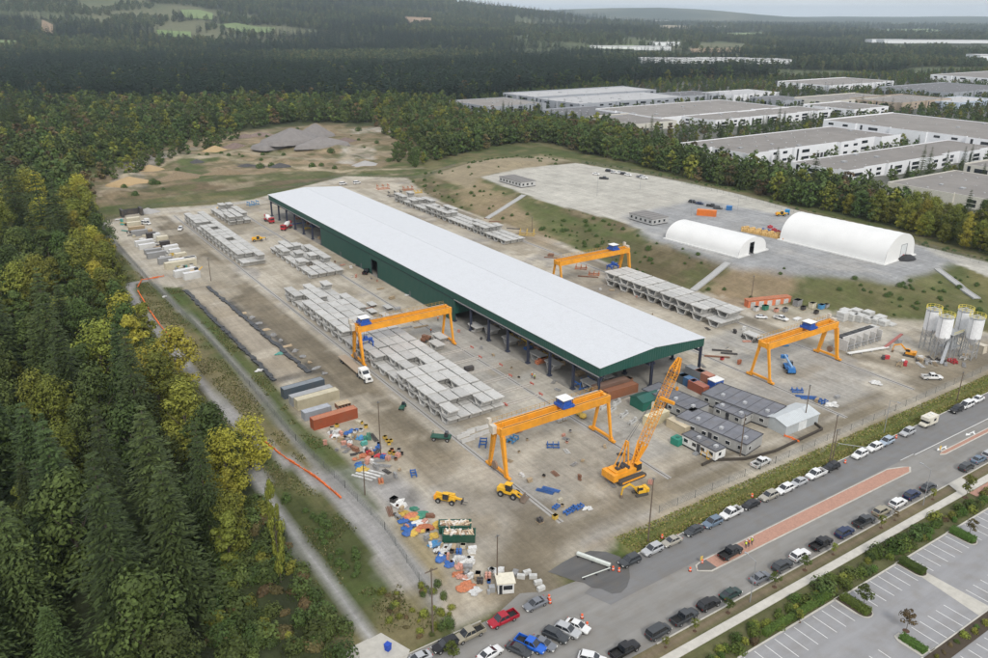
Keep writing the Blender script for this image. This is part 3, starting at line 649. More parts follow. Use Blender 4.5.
stack(93.8, 111.2, 5, 209.5, 281, 12, 's', ['grey concrete deck segment, ground layer of the stack beyond the second gantry', 'grey concrete deck segment, upper layer of the stack beyond the second gantry'], 'segments beyond the second gantry', .86, lambda c, r, l: l == 1 and (r, c) in ((10,3),(10,4),(9,4),(9,3),(8,3)))
stack(110.8, 125.4, 4, 297, 346, 8, 's', ['grey concrete deck segment in the middle block left of the green wall', 'grey concrete deck segment on top of the middle block left of the green wall'], 'segments in the block by the green wall', .35,
      lambda c, r, l: (r == 2 and c == 1) or (l == 1 and r < 2))
stack(93.3, 103.2, 3, 328, 423, 16, 's', ['grey concrete deck segment, ground layer of the far left row', 'grey concrete deck segment, upper layer of the far left row'], 'segments in the far left row', .9, lambda c, r, l: r == 0 and l == 1 and c < 2)
stack(110, 121.5, 3, 402, 437, 6, 's', 'grey concrete deck segment in the block at the far end of the yard', 'segments at the far end of the yard', .6)
stack(206.3, 218.0, 3, 170, 230.5, 8, 'e', ['pale concrete deck segment, ground layer of the row behind the hall roof', 'pale concrete deck segment, upper layer of the row behind the hall roof'], 'segments in the row right of the hall', 1.0, lambda c, r, l: (l == 1 and r == 0 and c == 0), hh=2.65)
stack(205.5, 217, 3, 298, 411, 19, 's', 'pale concrete deck segment in the long row below the bank', 'segments in the far row below the bank', .6, lambda c, r, l: l == 1 and (r in (0, 1, 2, 6, 7, 8)))
cand.sort(key=lambda c: c[0]); restm = MB(); first = None
for d, key, loc, lab, grp in cand[:300]: seg_obj(key, loc, lab, grp)
proto_v = {k: [tuple(v.co) for v in SM[k].vertices] for k in SM}; proto_f = {k: [tuple(p.vertices) for p in SM[k].polygons] for k in SM}
for d, key, loc, lab, grp in cand[300:]: restm.add([(x+loc[0], y+loc[1], z+loc[2]) for x, y, z in proto_v[key]], proto_f[key])
if restm.v: tag(restm.build('deck_segments', SEG, fix=False), 'farthest stacked concrete deck segments at the back of the yard', 'concrete segment', kind='stuff')
for px, py, lab in ((313.0+120, 330, 'single concrete deck segment standing apart near the open hall bay'), (440, 341.5, 'single concrete deck segment beside the gantry right leg'), (476, 331, 'single concrete deck segment under the hall edge'), (752, 340, 'single open concrete deck segment at the end of the right row')):
    if px == 433.0: px, py = 437, 349
    q = G(px, py); o = seg_obj('s', (q[0], q[1], .12), lab, None)
for px, py in ((372, 313), (385, 317), (372, 306), (388, 309), (398, 318)):
    q = G(px, py); seg_obj('s', (q[0], q[1], .1), 'grey concrete deck segment lying among timber between the gantry and the green wall', 'segments lying by the green wall').scale = (.8, .8, .45)
for y in (176, 184, 199, 210, 159): seg_obj('s', (139.5, y, .12), 'concrete deck segment parked just inside the open hall side', 'segments inside the hall'); seg_obj('s', (146.5, y+2, .12), 'concrete deck segment in the dark interior of the hall', 'segments deeper inside the hall')

# ---------------------------------------------------------------- containers and cabins
def container(label, cx, cy, L, rz, col, z=0.0, W=2.44, Hh=2.6, nm=None, cat='container', top=None, group=None):
    t = thing('shipping_container', label, cat, (cx, cy, z), rz, group)
    key = nm or 'container_%d_%d_%d' % tuple(int(c*99) for c in col)
    sx = striped(key, col, 0, .28, .9, .55, dirt=.35); m = MB()
    m.b(-L/2+.1, L/2-.1, -W/2+.04, W/2-.04, .15, Hh-.08); m.build('panel_body', sx, t)
    f = MB()
    for x in (-L/2+.08, L/2-.08):
        for y in (-W/2+.08, W/2-.08): f.b(x-.08, x+.08, y-.08, y+.08, 0, Hh)
        f.b(x-.07, x+.07, -W/2+.16, W/2-.16, Hh-.14, Hh-.002); f.b(x-.07, x+.07, -W/2+.16, W/2-.16, 0, .16)
    for y in (-W/2+.06, W/2-.06): f.b(-L/2+.16, L/2-.16, y-.058, y+.058, Hh-.13, Hh-.004); f.b(-L/2+.16, L/2-.16, y-.058, y+.058, .0, .18)
    f.build('frame', mat(key+'_frame', tuple(c*.85 for c in col), .55, dirt=.2), t)
    tp = MB().b(-L/2+.16, L/2-.16, -W/2+.12, W/2-.12, Hh-.075, Hh-.03); tp.build('roof_sheet', striped(key+'_top', top or tuple(min(.75, c*1.15+.03) for c in col), 0, .35, .8, .6, dirt=.4), t)
    d = MB()
    for y in (-.9, -.4, .4, .9): d.tube((L/2+.02, y, .2), (L/2+.02, y, Hh-.2), .03, n=5)
    d.b(L/2-.06, L/2-.01, -.02, .02, .2, Hh-.2); d.build('door_bars', GALV, t); return t
def Gc(px, py, z=0): a = G(px, py, z); return a
c = Gc(305, 394); container('dark blue grey container, left of the cream one at the end of the sand strip', c[0], c[1]+1.2, 12.2, .05, (.075,.10,.125), Hh=2.9, top=(.22,.25,.28))
c = Gc(319, 405); container('long cream storage container beside a grey one', c[0], c[1]+1.2, 12.2, .04, (.50,.45,.32), Hh=2.9)
container('pale grey container tight behind the cream one', c[0]-.4, c[1]+4.2, 12.2, .04, (.30,.31,.32), Hh=2.7)
c = Gc(336, 424); container('rust red container bordering the colourful material store', c[0], c[1]+1.0, 12.4, .03, (.36,.085,.035), Hh=2.9, top=(.50,.19,.10))
c = Gc(327, 417); container('weathered silver container with ribbed roof next to the red one', c[0]-2.0, c[1]+2.1, 7.6, .03, (.33,.35,.38), Hh=2.3)
c = G(338, 410); t = thing('steel_rack', 'rusty steel rack of loose formwork on the red container side', 'rack', (c[0]+2, c[1]+1, 0), 0)
m = MB(); [m.b(-2+i*.9, -1.9+i*.9, -1.2, 1.2, .1, 1.2) for i in range(5)]; m.build('upright', mat('rust', (.22,.10,.06), .9), t); MB().b(-2, 1.8, -1.2, 1.2, 1.2, 1.35).build('load', mat('loose_timber', (.42,.33,.22), .9, var=.3), t)
# cluster by the hall corner
cl = [((622,396),11,(.30,.12,.06),2.6,0,'rusty brown container nearest the hall front corner',-.03),((612,391),12,(.26,.16,.12),2.6,0,'faded brown container half under the hall roof edge',-.03),((700,392),6,(.33,.10,.06),2.5,1.57,'open red container in the cluster beside the blue cabin',0),
      ((690,386),6,(.04,.13,.27),2.5,1.57,'blue topped container in the middle of the cluster',0),((680,381),6,(.10,.12,.13),2.5,1.57,'dark grey container at the left of the cluster',0),((706,381),6,(.42,.17,.11),2.5,1.57,'salmon red container behind the open red one',0),((697,377),6,(.25,.27,.29),2.5,1.57,'light grey container behind the blue topped one',0)]
for (q, L, col, hh, o, lab, r) in cl: c = G(*q); container(lab, c[0], c[1]+.8, L, r if o == 0 else 1.55, col, Hh=hh)
c = G(659, 424); container('cream square-ended container near the crawler crane boom', c[0], c[1]+1.2, 7.6, .05, (.62,.56,.38), Hh=2.7)
t = thing('site_cabin', 'small blue ticket cabin with white flat roof behind the grey office blocks', 'cabin', (*G(715,388), 0), 0)
MB().b(-1.8,1.8,-1.3,1.3,.3,2.7).build('wall', BL, t); MB().b(-1.95,1.95,-1.45,1.45,2.7,2.9).build('roof', WH, t); MB().b(-1.3,-.5,-1.36,-1.3,1.2,2.1).b(.4,1.2,-1.36,-1.3,1.2,2.1).build('window', GL, t)
def gable_shed(label, q, sx, sy, h, hr, rz, wallm, roofm, cat='shed', trim=None, doorside=-1, axis='x'):
    c = G(*q); t = thing('storage_shed', label, cat, (c[0], c[1], 0), rz)
    w = MB(); w.extr([(-sy/2, 0), (sy/2, 0), (sy/2, h), (0, hr), (-sy/2, h)], -sx/2, sx/2); w.build('wall', wallm, t)
    r = MB()
    for s in (-1, 1): r.extr([(0, hr+.02), (0, hr+.14), (s*(sy/2+.25), h-.02), (s*(sy/2+.25), h-.14)], -sx/2-.2, sx/2+.2)
    r.build('roof', roofm, t)
    MB().b(-.5, .5, -sy/2-.06, -sy/2-.005, 0, 2.1).build('door', trim or WH, t)
    return t
gr2 = mat('shed_green', (.015,.12,.085), .5)
gable_shed('dark green shed with low gable roof beside the crane boom', (646, 405), 7.4, 5.0, 2.7, 3.5, 0, gr2, striped('shed_roof', (.018,.10,.08), 0, .5, .5), trim=mat('cream_paint', (.6,.56,.45), .6))
t = thing('metal_warehouse_tent', 'plain light grey metal building with hipped ends beside the street-side office blocks', 'shed', (*G(790, 424), 0), 0)
MB().extr([(-3.6,0),(3.6,0),(3.6,2.8),(0,3.7),(-3.6,2.8)], -6.6, 6.6).build('wall', striped('pale_zinc', (.42,.45,.46), 0, .6, .5, .5, dirt=.15), t)
MB().extr([(0,3.72),(0,3.84),(-3.85,2.84),(-3.85,2.7)], -6.8, 6.8).extr([(0,3.72),(0,3.84),(3.85,2.84),(3.85,2.7)], -6.8, 6.8).build('roof', striped('pale_zinc_roof', (.47,.50,.51), 0, .6, .5, .5, dirt=.1), t)
MB().b(-1.6,1.6,-3.68,-3.61,0,2.5).build('door', mat('white_door', (.62,.64,.64), .5), t)
# modular offices
MODW = mat('office_panel', (.34,.34,.33), .6, dirt=.2); MODR = mat('membrane_roof', (.155,.16,.18), .8, var=.2, scale=.4, dirt=.25); TRIM = mat('dark_trim', (.05,.05,.055), .6)
def modular(label, corners_px, h=3.4, nmod=5, wcol=None, roofcol=None, z=0, cat='office cabin', winx=True):
    """corners: roof near-left, near-right, far-left, all as seen at roof height; along x then y"""
    P = [G(*p, z+h) for p in corners_px]; a, b, d = P
    ex = Vector((b[0]-a[0], b[1]-a[1], 0)); ey = Vector((d[0]-a[0], d[1]-a[1], 0)); W = ex.length; L = ey.length
    rz = math.atan2(ex.y, ex.x); t = thing('modular_office', label, cat, (a[0], a[1], z), rz)
    wm = wcol or MODW; MB().b(0, W, 0, L, .5, h-.15).build('wall', wm, t); MB().b(.15, W-.15, .15, L-.15, 0, .5).build('skirting', TRIM, t)
    r = MB().b(-.15, W+.15, -.15, L+.15, h-.15, h); ro = r.build('roof', roofcol or MODR, t)
    s = MB()
    for i in range(1, nmod): s.b(-.1, W+.1, L*i/nmod-.06, L*i/nmod+.06, h, h+.04)
    s.b(-.16, -.02, -.16, L+.16, h, h+.1).b(W+.02, W+.16, -.16, L+.16, h, h+.1).b(0, W, -.16, -.04, h, h+.1).b(0, W, L+.04, L+.16, h, h+.1)
    s.build('seam', TRIM, ro)
    for i in range(nmod):
        y = L*(i+.5)/nmod
        f = MB().b(-.06, -.005, y-.7, y+.7, 1.3, 2.4).build('window_frame', WH, t); MB().b(-.09, -.062, y-.6, y+.6, 1.4, 2.3).build('pane', GL, f)
        if i % 2 == 0: MB().b(.4+W*.2, 1.4+W*.2, y-.3, y+.5, h+.01, h+.6).build('roof_unit', mat('ac_grey', (.4,.41,.42), .5), ro)
    for i in range(max(1, int(W/4))):
        x = 1.5+i*4
        if x+1 < W: f = MB().b(x-.5, x+.6, -.06, -.005, 1.3, 2.4).build('window_frame', WH, t); MB().b(x-.4, x+.5, -.09, -.062, 1.4, 2.3).build('pane', GL, f)
    f = MB().b(-.07, -.01, L*.5-.5, L*.5+.5, .5, 2.6).build('door', TRIM, t)
    st = MB()
    for k in range(3): st.b(-1.4+.3*k, -.15, L*.5-.6, L*.5+.6, 0, .17*(k+1))
    st.build('steps', GALV, t); return t
modular('grey office block with three roof strips nearest the crane boom, behind the cream container', [(692,411.5),(709,404),(652,386)], nmod=6)
modular('largest grey office block at the yard edge, in front of the street', [(747,444.5),(763,434),(693,410)], nmod=6)
modular('long grey office block with bright ridge line, parallel to the gantry rail', [(768,417.5),(786,406),(721,387)], nmod=6, h=3.2)
modular('low dark roofed link block between the two office rows', [(742,418),(752,413),(717,405)], nmod=3, h=2.8)
modular('white trailer office with yellow corner and dark roof beside the green tank', [(716,451.5),(726,447),(683,434)], h=3.0, nmod=4, wcol=WH, roofcol=mat('trailer_roof', (.13,.135,.15), .8, dirt=.5))
for q, lab in (((706,456), 'yellow stair tower against the white trailer office'), ((736,405), 'yellow stair tower against the long office block')):
    t = thing('stair_tower', lab, 'steps', (*G(*q), 0), 0); MB().b(-.8,.8,-.9,.9,1.2,1.35).b(-.8,.8,-2.6,-.9,0,.15).bar((0,-2.5,.1),(0,-.9,1.3),1.3,.15).build('treads', YL, t)
    m = MB(); [m.b(x-.05,x+.05,y-.05,y+.05,0,2.3) for x in (-.8,.8) for y in (-.9,.9)]; m.bar((-.8,-2.5,1.1),(-.8,-.9,2.3),.06).bar((.8,-2.5,1.1),(.8,-.9,2.3),.06).b(-.8,.8,.85,.92,2.2,2.3); m.build('guard_rail', YL, t)
c = G(684, 433); container('flat cream container with timber lids beside the white trailer office', c[0], c[1]+2, 2.4, 0, (.55,.47,.33), Hh=2.3, W=6.5)
t = thing('water_tank', 'square dark green tank on the ground left of the white trailer office', 'tank', (*G(677,444), 0), .1); MB().b(-1.2,1.2,-1.2,1.2,.1,1.9).build('tank_body', mat('tank_green', (.02,.20,.14), .5), t); MB().b(-.4,.4,-.4,.4,1.9,2.05).build('hatch', gr2, t)
# flat-roofed cabins on the upper yard
def cabinrow(label, q, n, rz):
    c = G(*q, TZ); t = thing('modular_office', label, 'office cabin', (c[0], c[1], TZ), rz)
    MB().b(0, 10.5, 0, 3.2*n, .4, 3.1).build('wall', mat('light_panel', (.42,.42,.41), .6), t); r = MB().b(-.15, 10.65, -.15, 3.2*n+.15, 3.1, 3.3).build('roof', mat('brown_roof', (.20,.19,.18), .8), t)
    s = MB(); [s.b(-.1, 10.6, 3.2*i-.07, 3.2*i+.07, 3.3, 3.36) for i in range(1, n)]; s.build('seam', TRIM, r)
    for i in range(n): MB().b(-.08, 0, 3.2*i+.9, 3.2*i+2.1, 1.2, 2.3).build('window', GL, t)
    for x in (1.6, 4.6, 7.8): MB().b(x-.6, x+.6, -.08, 0, 1.2, 2.3).build('window', GL, t)
    MB().b(.1, 10.4, .1, 3.2*n-.1, 0, .4).build('skirting', TRIM, t)
cabinrow('brown roofed cabin block at the far corner of the upper yard', (521,188), 7, 0)
cabinrow('brown roofed cabin block beside the smaller white shelter', (652,226), 5, 0)
# ---------------------------------------------------------------- concrete batching plant
def silo(label, q, z=0):
    c = G(*q); t = thing('cement_silo', label, 'silo', (c[0], c[1], 0), 0, 'white silos of the batching plant')
    MB().lathe([(.4,4.6),(2.2,7.0),(2.2,13.0),(1.6,13.5)], n=18).build('vessel', mat('silo_white', (.78,.79,.80), .45, dirt=.03), t, smooth=False)
    l = MB()
    for x in (-1.6, 1.6):
        for y in (-1.6, 1.6): l.tube((x, y, 0), (x*.95, y*.95, 7.4), .13, n=6)
    for z0 in (0.3, 2.7, 5.0):
        for s in (-1.6, 1.6): l.bar((-1.6, s, z0), (1.6, s, z0+2.3), .1).bar((s, -1.6, z0), (s, 1.6, z0+2.3), .1).bar((-1.6, s, z0+2.3), (1.6, s, z0+2.3), .1).bar((s, -1.6, z0+2.3), (s, 1.6, z0+2.3), .1)
    l.build('lattice_legs', GALV, t)
    MB().lathe([(2.35,13.5),(2.35,13.6)], n=18).build('top_deck', GALV, t); r = MB()
    for z0 in (14.1, 14.7): 
        for i in range(12): a, b = 2*PI*i/12, 2*PI*(i+1)/12; r.bar((2.3*math.cos(a), 2.3*math.sin(a), z0), (2.3*math.cos(b), 2.3*math.sin(b), z0), .07)
    for i in range(12): a = 2*PI*i/12; r.b(2.3*math.cos(a)-.04, 2.3*math.cos(a)+.04, 2.3*math.sin(a)-.04, 2.3*math.sin(a)+.04, 13.6, 14.7)
    r.build('guard_rail', mat('rail_yellow', (.80,.66,.10), .5), t); MB().b(-.4,.4,-.4,.4,13.6,14.4).tube((-2.3,0,.3),(-2.3,0,13.5),.09,n=6).build('filter_unit', GALV, t)
for q, lab in (((926,349), 'leftmost tall white silo on lattice legs, yellow rail on top'), ((938,357), 'front left white silo on lattice legs, second from the left'), ((957,350), 'back right white silo on lattice legs behind the last one'), ((968,358), 'rightmost white silo on lattice legs beside the tan cabin')): silo(lab, q)
c = G(947,356); t = thing('batching_frame', 'grey steel mixing frame with stairs between the white silos', 'plant frame', (c[0], c[1], 0), 0); m = MB()
for x in (-3, 0, 3):
    for y in (-2, 2): m.b(x-.12,x+.12,y-.12,y+.12,0,8.2)
for z in (3.4, 8.1): m.b(-3.1,3.1,-2.1,2.1,z,z+.15)
for y in (-2, 2): m.bar((-3,y,0),(0,y,3.4),.12).bar((0,y,3.4),(3,y,0),.12).bar((-3,y,3.5),(0,y,8),.12).bar((0,y,8),(3,y,3.5),.12)
m.build('steel_frame', GALV, t); MB().b(-1.5,1.5,-1.3,1.3,3.6,5.9).b(-.9,.9,-.9,.9,6.0,7.5).build('mixer', mat('mixer_grey', (.3,.32,.33), .5), t); MB().bar((-9,-3,.6),(-1.5,-.5,6.6),.9,.3).build('conveyor', GALV, t)
MB().b(-3,3,-2.1,-2.05,9.0,9.1).b(-3,3,-2.1,-2.05,8.5,8.56).build('guard_rail', MATS['rail_yellow'], t)
c = G(976,352); container('small tan cabin right of the silos', c[0]+1, c[1], 4.5, 1.5, (.52,.47,.38), Hh=2.7)
# aggregate bins
c = G(858,344); t = thing('aggregate_bins', 'white walled row of open aggregate bins with buttresses', 'storage bins', (c[0], c[1], 0), -.02); m = MB()
for i in range(6): x = -9+i*3.6; m.b(x-.15,x+.15,-2.2,2.6,0,3.6)
m.b(-9,9,2.6,2.9,0,3.6).b(-9,9,-.3,0,1.7,4.3); m.build('bin_wall', mat('off_white_wall', (.52,.51,.49), .7, dirt=.3), t)
m = MB(); [m.b(-8.8+i*3.6,-5.6+i*3.6,.1,2.5,3.0,4.0) for i in range(5)]; m.build('hopper', mat('hopper_dark', (.05,.05,.05), .8), t); m = MB(); [m.bar((-7.2+i*3.6,-2.4,0),(-7.2+i*3.6,-.35,2.4),.2) for i in range(5)]; m.b(-9,9,-2.1,-1.9,1.6,1.8).b(-9,9,-2.1,-1.9,.5,.65); m.build('brace', GALV, t)
t = thing('conveyor', 'low white conveyor lying in front of the aggregate bins', 'conveyor', (*G(868,352), 0), -.25); MB().b(-8,8,-.5,.5,.5,.8).build('belt_frame', WH, t); m = MB(); [m.b(x-.1,x+.1,-.6,.6,0,.5) for x in (-7,-3,1,5)]; m.build('leg', GALV, t)
t = thing('conveyor', 'red and grey loading conveyor beside the yellow excavator', 'conveyor', (*G(893,345), 0), .1); MB().bar((-6,0,.6),(5,0,2.6),.9,.3).build('belt_frame', mat('conveyor_red', (.35,.12,.10), .6), t); m = MB(); m.bar((-3,-.5,0),(-3,-.5,1.1),.15).bar((3,-.5,0),(3,.5,2.2),.15); m.b(2,4,-1,1,0,1.2); m.build('leg', GALV, t)
# white blocks
bi = 0
BW = mat('white_block', (.50,.50,.48), .85, dirt=.2)
for (px, py), hh in (((842,320),3.2),((851,320),3.0),((859,321),3.0),((867,322),2.4),((875,323),2.4),((883,325),1.9),((890,325),1.2),((866,330),1.2),((845,314),2.4),((856,314),2.4),((868,316),2.0),((880,319),1.6),((873,328),.9)):
    c = G(px, py); m = MB()
    k = int(hh/.62)
    for i in range(k): m.box((i % 2)*.15, 0, .05+.62*i+.3, 3.2, 3.0, .58)
    tag(m.build('block_stack', BW, loc=(c[0], c[1], 0)), 'pile of white concrete blocks stepped against the bank', 'concrete blocks', 'white block piles by the silos')
# ---------------------------------------------------------------- machines
def wheel(t, x, y, r, w, name='wheel'):
    o = MB().tube((0, -w/2, 0), (0, w/2, 0), r, n=14).build(name, BK, t, loc=(x, y, r)); MB().tube((0, -w/2-.01, 0), (0, w/2+.01, 0), r*.5, n=10).build('rim', mat('rim_metal', (.25,.25,.25), .5), o); return o
def semi(label, loc, rz, cab=WH, load=None, flat_=True):
    t = thing('flatbed_truck', label, 'truck', loc, rz)
    MB().b(-1.2,1.1,-1.22,1.22,.9,3.4).build('sleeper_cab', cab, t); c = MB().loft([[(1.1,-1.2,.9),(1.1,1.2,.9),(1.1,1.2,3.1),(1.1,-1.2,3.1)],[(2.1,-1.15,.9),(2.1,1.15,.9),(2.1,1.1,2.1),(2.1,-1.1,2.1)]]); c.b(2.1,3.7,-.85,.85,.9,1.95).b(3.6,4.0,-1.15,1.15,.5,1.1); c.build('bonnet', cab, t)
    MB().add([(1.15,-1.0,3.05),(1.15,1.0,3.05),(2.0,.95,2.25),(2.0,-.95,2.25)],[(0,1,2,3)]).b(-.2,1.0,-1.25,-1.2,2.0,2.8).b(-.2,1.0,1.2,1.25,2.0,2.8).build('window', GL, t)
    MB().b(3.98,4.03,-.5,.5,1.15,1.8).build('grille', DK, t); MB().b(-16.5,1,-.45,.45,.75,1.0).build('chassis', DK, t)
    MB().b(-16.6,-2.2,-1.28,1.28,1.15,1.4).build('trailer_deck', load or mat('timber_deck', (.33,.26,.19), .85, streak=(1,6,1)), t)
    for x in (3.0,-.9,-2.3,-13.4,-14.7):
        for y in (-1.05,1.05): wheel(t,x,y,.5,.4)
    for y in (-.8,.8): MB().b(3.95,4.05,y-.15,y+.15,1.15,1.4).build('headlight', mat('lamp_glass', (.8,.8,.75), .2), t)
    return t
c = G(370,382); semi('white cab truck with an empty timber flatbed, beside the second gantry', (c[0]-.5, c[1]+3.0, 0), -PI/2-.02)
def dumpster(label, q, rz):
    c = G(*q); t = thing('dumpster', label, 'dumpster', (c[0], c[1], 0), rz, 'green roll-off dumpsters'); gm_ = mat('dumpster_green', (.012,.07,.045), .55, dirt=.2); m = MB()
    m.b(-3.3,3.3,-1.2,-1.1,.2,1.9).b(-3.3,3.3,1.1,1.2,.2,1.9).b(-3.3,-3.2,-1.1,1.1,.2,1.9).b(3.2,3.3,-1.1,1.1,.2,1.9).b(-3.2,3.2,-1.1,1.1,.2,.3)
    for i in range(8): x = -3.0+i*.86; m.b(x-.06,x+.06,-1.3,-1.2,.2,1.8).b(x-.06,x+.06,1.2,1.3,.2,1.8)
    m.build('tub', gm_, t); MB().b(-3.4,3.4,-1.32,-1.05,1.9,2.02).b(-3.4,3.4,1.05,1.32,1.9,2.02).b(-3.4,-3.1,-1.05,1.05,1.9,2.02).b(3.1,3.4,-1.05,1.05,1.9,2.02).build('rim', gm_, t)
    R = random.Random(int(q[0])); 
    for k, col in enumerate(((.50,.40,.28), (.62,.58,.52), (.30,.2,.13))):
        m = MB(); [m.box(R.uniform(-2.8,2.8), R.uniform(-.8,.8), 1.75+R.uniform(0,.3), R.uniform(.4,1.6), R.uniform(.1,.5), R.uniform(.06,.3), R.uniform(0,3)) for _ in range(26)]
        m.build('scrap', mat('scrap_%d' % k, col, .9, var=.3), t)
    MB().b(-3.0,3.0,-1.05,1.05,1.1,1.7).build('debris_fill', mat('debris', (.36,.29,.21), .95, var=.5, scale=3), t)
dumpster('green dumpster full of timber scrap, the one nearer the street', (459,540), -.58); dumpster('green dumpster full of pale scrap, behind the other one', (455,531), -.55)
def loader(label, q, rz, body=YL):
    t = thing('wheel_loader', label, 'loader', (*G(*q), 0), rz)
    MB().b(-2.6,-.6,-.9,.9,1.0,2.1).b(-.6,.9,-.8,.8,.9,1.5).b(.9,2.0,-.5,.5,.9,1.4).build('body', body, t); c = MB().box(-.1,0,2.3,1.4,1.3,1.6,0,.85,.9).build('cab', GL, t); MB().b(-.9,.7,-.75,.75,3.1,3.22).build('roof', body, c)
    MB().bar((1.2,-.55,1.5),(3.4,-.55,.6),.2,.3).bar((1.2,.55,1.5),(3.4,.55,.6),.2,.3).build('lift_arm', body, t)
    MB().extr([(3.3,.1),(4.4,.1),(4.4,.2),(3.5,.35),(3.4,1.2),(3.25,1.2)], -1.35, 1.35, 'y').build('bucket', mat('bucket_steel', (.16,.12,.09), .7), t)
    for x in (-1.6,1.5):
        for y in (-.95,.95): wheel(t,x,y,.72,.5)
    return t
loader('yellow and dark wheel loader with lowered bucket beside the near gantry leg', (509,496), -1.05)
def telehandler(label, q, rz, z=0, s=1.0):
    t = thing('telehandler', label, 'telehandler', (*G(*q, z), z), rz); t.scale = (s, s, s)
    MB().b(-2.6,2.0,-.75,.75,.75,1.5).b(-.6,1.6,.3,1.1,1.4,1.9).build('chassis', YL, t); MB().bar((-2.4,0,1.9),(3.6,0,1.3),.5,.55,.4,.4).build('boom', YL, t); c = MB().box(.0,-.7,1.9,1.3,.85,1.4,0,.9,.9).build('cab', GL, t); MB().b(-.7,.7,-1.15,-.25,2.6,2.7).build('roof', YL, c)
    MB().b(3.5,3.65,-.7,.7,.5,1.5).b(3.6,4.7,-.5,-.4,.5,.56).b(3.6,4.7,.4,.5,.5,.56).build('fork', DK, t); MB().b(-2.75,-2.3,-.9,.9,.7,1.7).build('counterweight', OR, t)
    for x in (-1.7,1.5):
        for y in (-.95,.95): wheel(t,x,y,.58,.42)
    return t
telehandler('yellow telehandler parked between the dumpsters and the haul road', (447,502), -.9)
telehandler('yellow telehandler behind the far left row of segments', (258,241), -.2)
telehandler('yellow telehandler on the upper yard behind the pallet stacks', (781,216), -.5, TZ)
telehandler('small yellow lift truck at the far end of the yard', (219,211), .8)
def excavator(label, q, rz, s=1.0, body=YL, raised=True, sw=0):
    t = thing('excavator', label, 'excavator', (*G(*q), 0), rz); t.scale = (s, s, s)
    for y in (-1.05,1.05): MB().extr([(-1.9,.15),(-1.5,0),(1.5,0),(1.9,.15),(1.9,.6),(1.5,.8),(-1.5,.8),(-1.9,.6)], y-.3, y+.3, 'y').build('track', mat('track_steel', (.07,.065,.06), .8), t)
    u = MB().b(-2.1,1.2,-1.2,1.2,.95,1.9).b(-2.2,-1.2,-1.2,1.2,1.0,2.1).build('body', body, t); c = MB().box(.5,.75,2.1,1.5,.85,1.5,0,.85,.95).build('cab', GL, t); MB().b(-.2,1.2,.3,1.2,2.85,2.95).build('cab_roof', body, c)
    MB().bar((.9,-.1,1.6),(3.4,-.1,3.9),.4,.6,.35,.45).bar((3.3,-.1,3.9),(5.6,-.1,3.0),.35,.45).build('boom', body, t); MB().bar((5.5,-.1,3.1),(5.9,-.1,.9),.3,.35).build('arm', body, t)
    MB().extr([(5.4,.9),(6.1,.9),(6.3,.3),(5.9,-.0),(5.4,.2)], -.5, .3, 'y').build('bucket', mat('bucket_steel', (.16,.12,.09), .7), t)
excavator('small yellow excavator with folded arm by the street-side utility pole', (640,494), 2.9, .8)
excavator('yellow orange excavator with arm raised toward the conveyor, left of the silos', (909,356), 1.9, .85, OR)
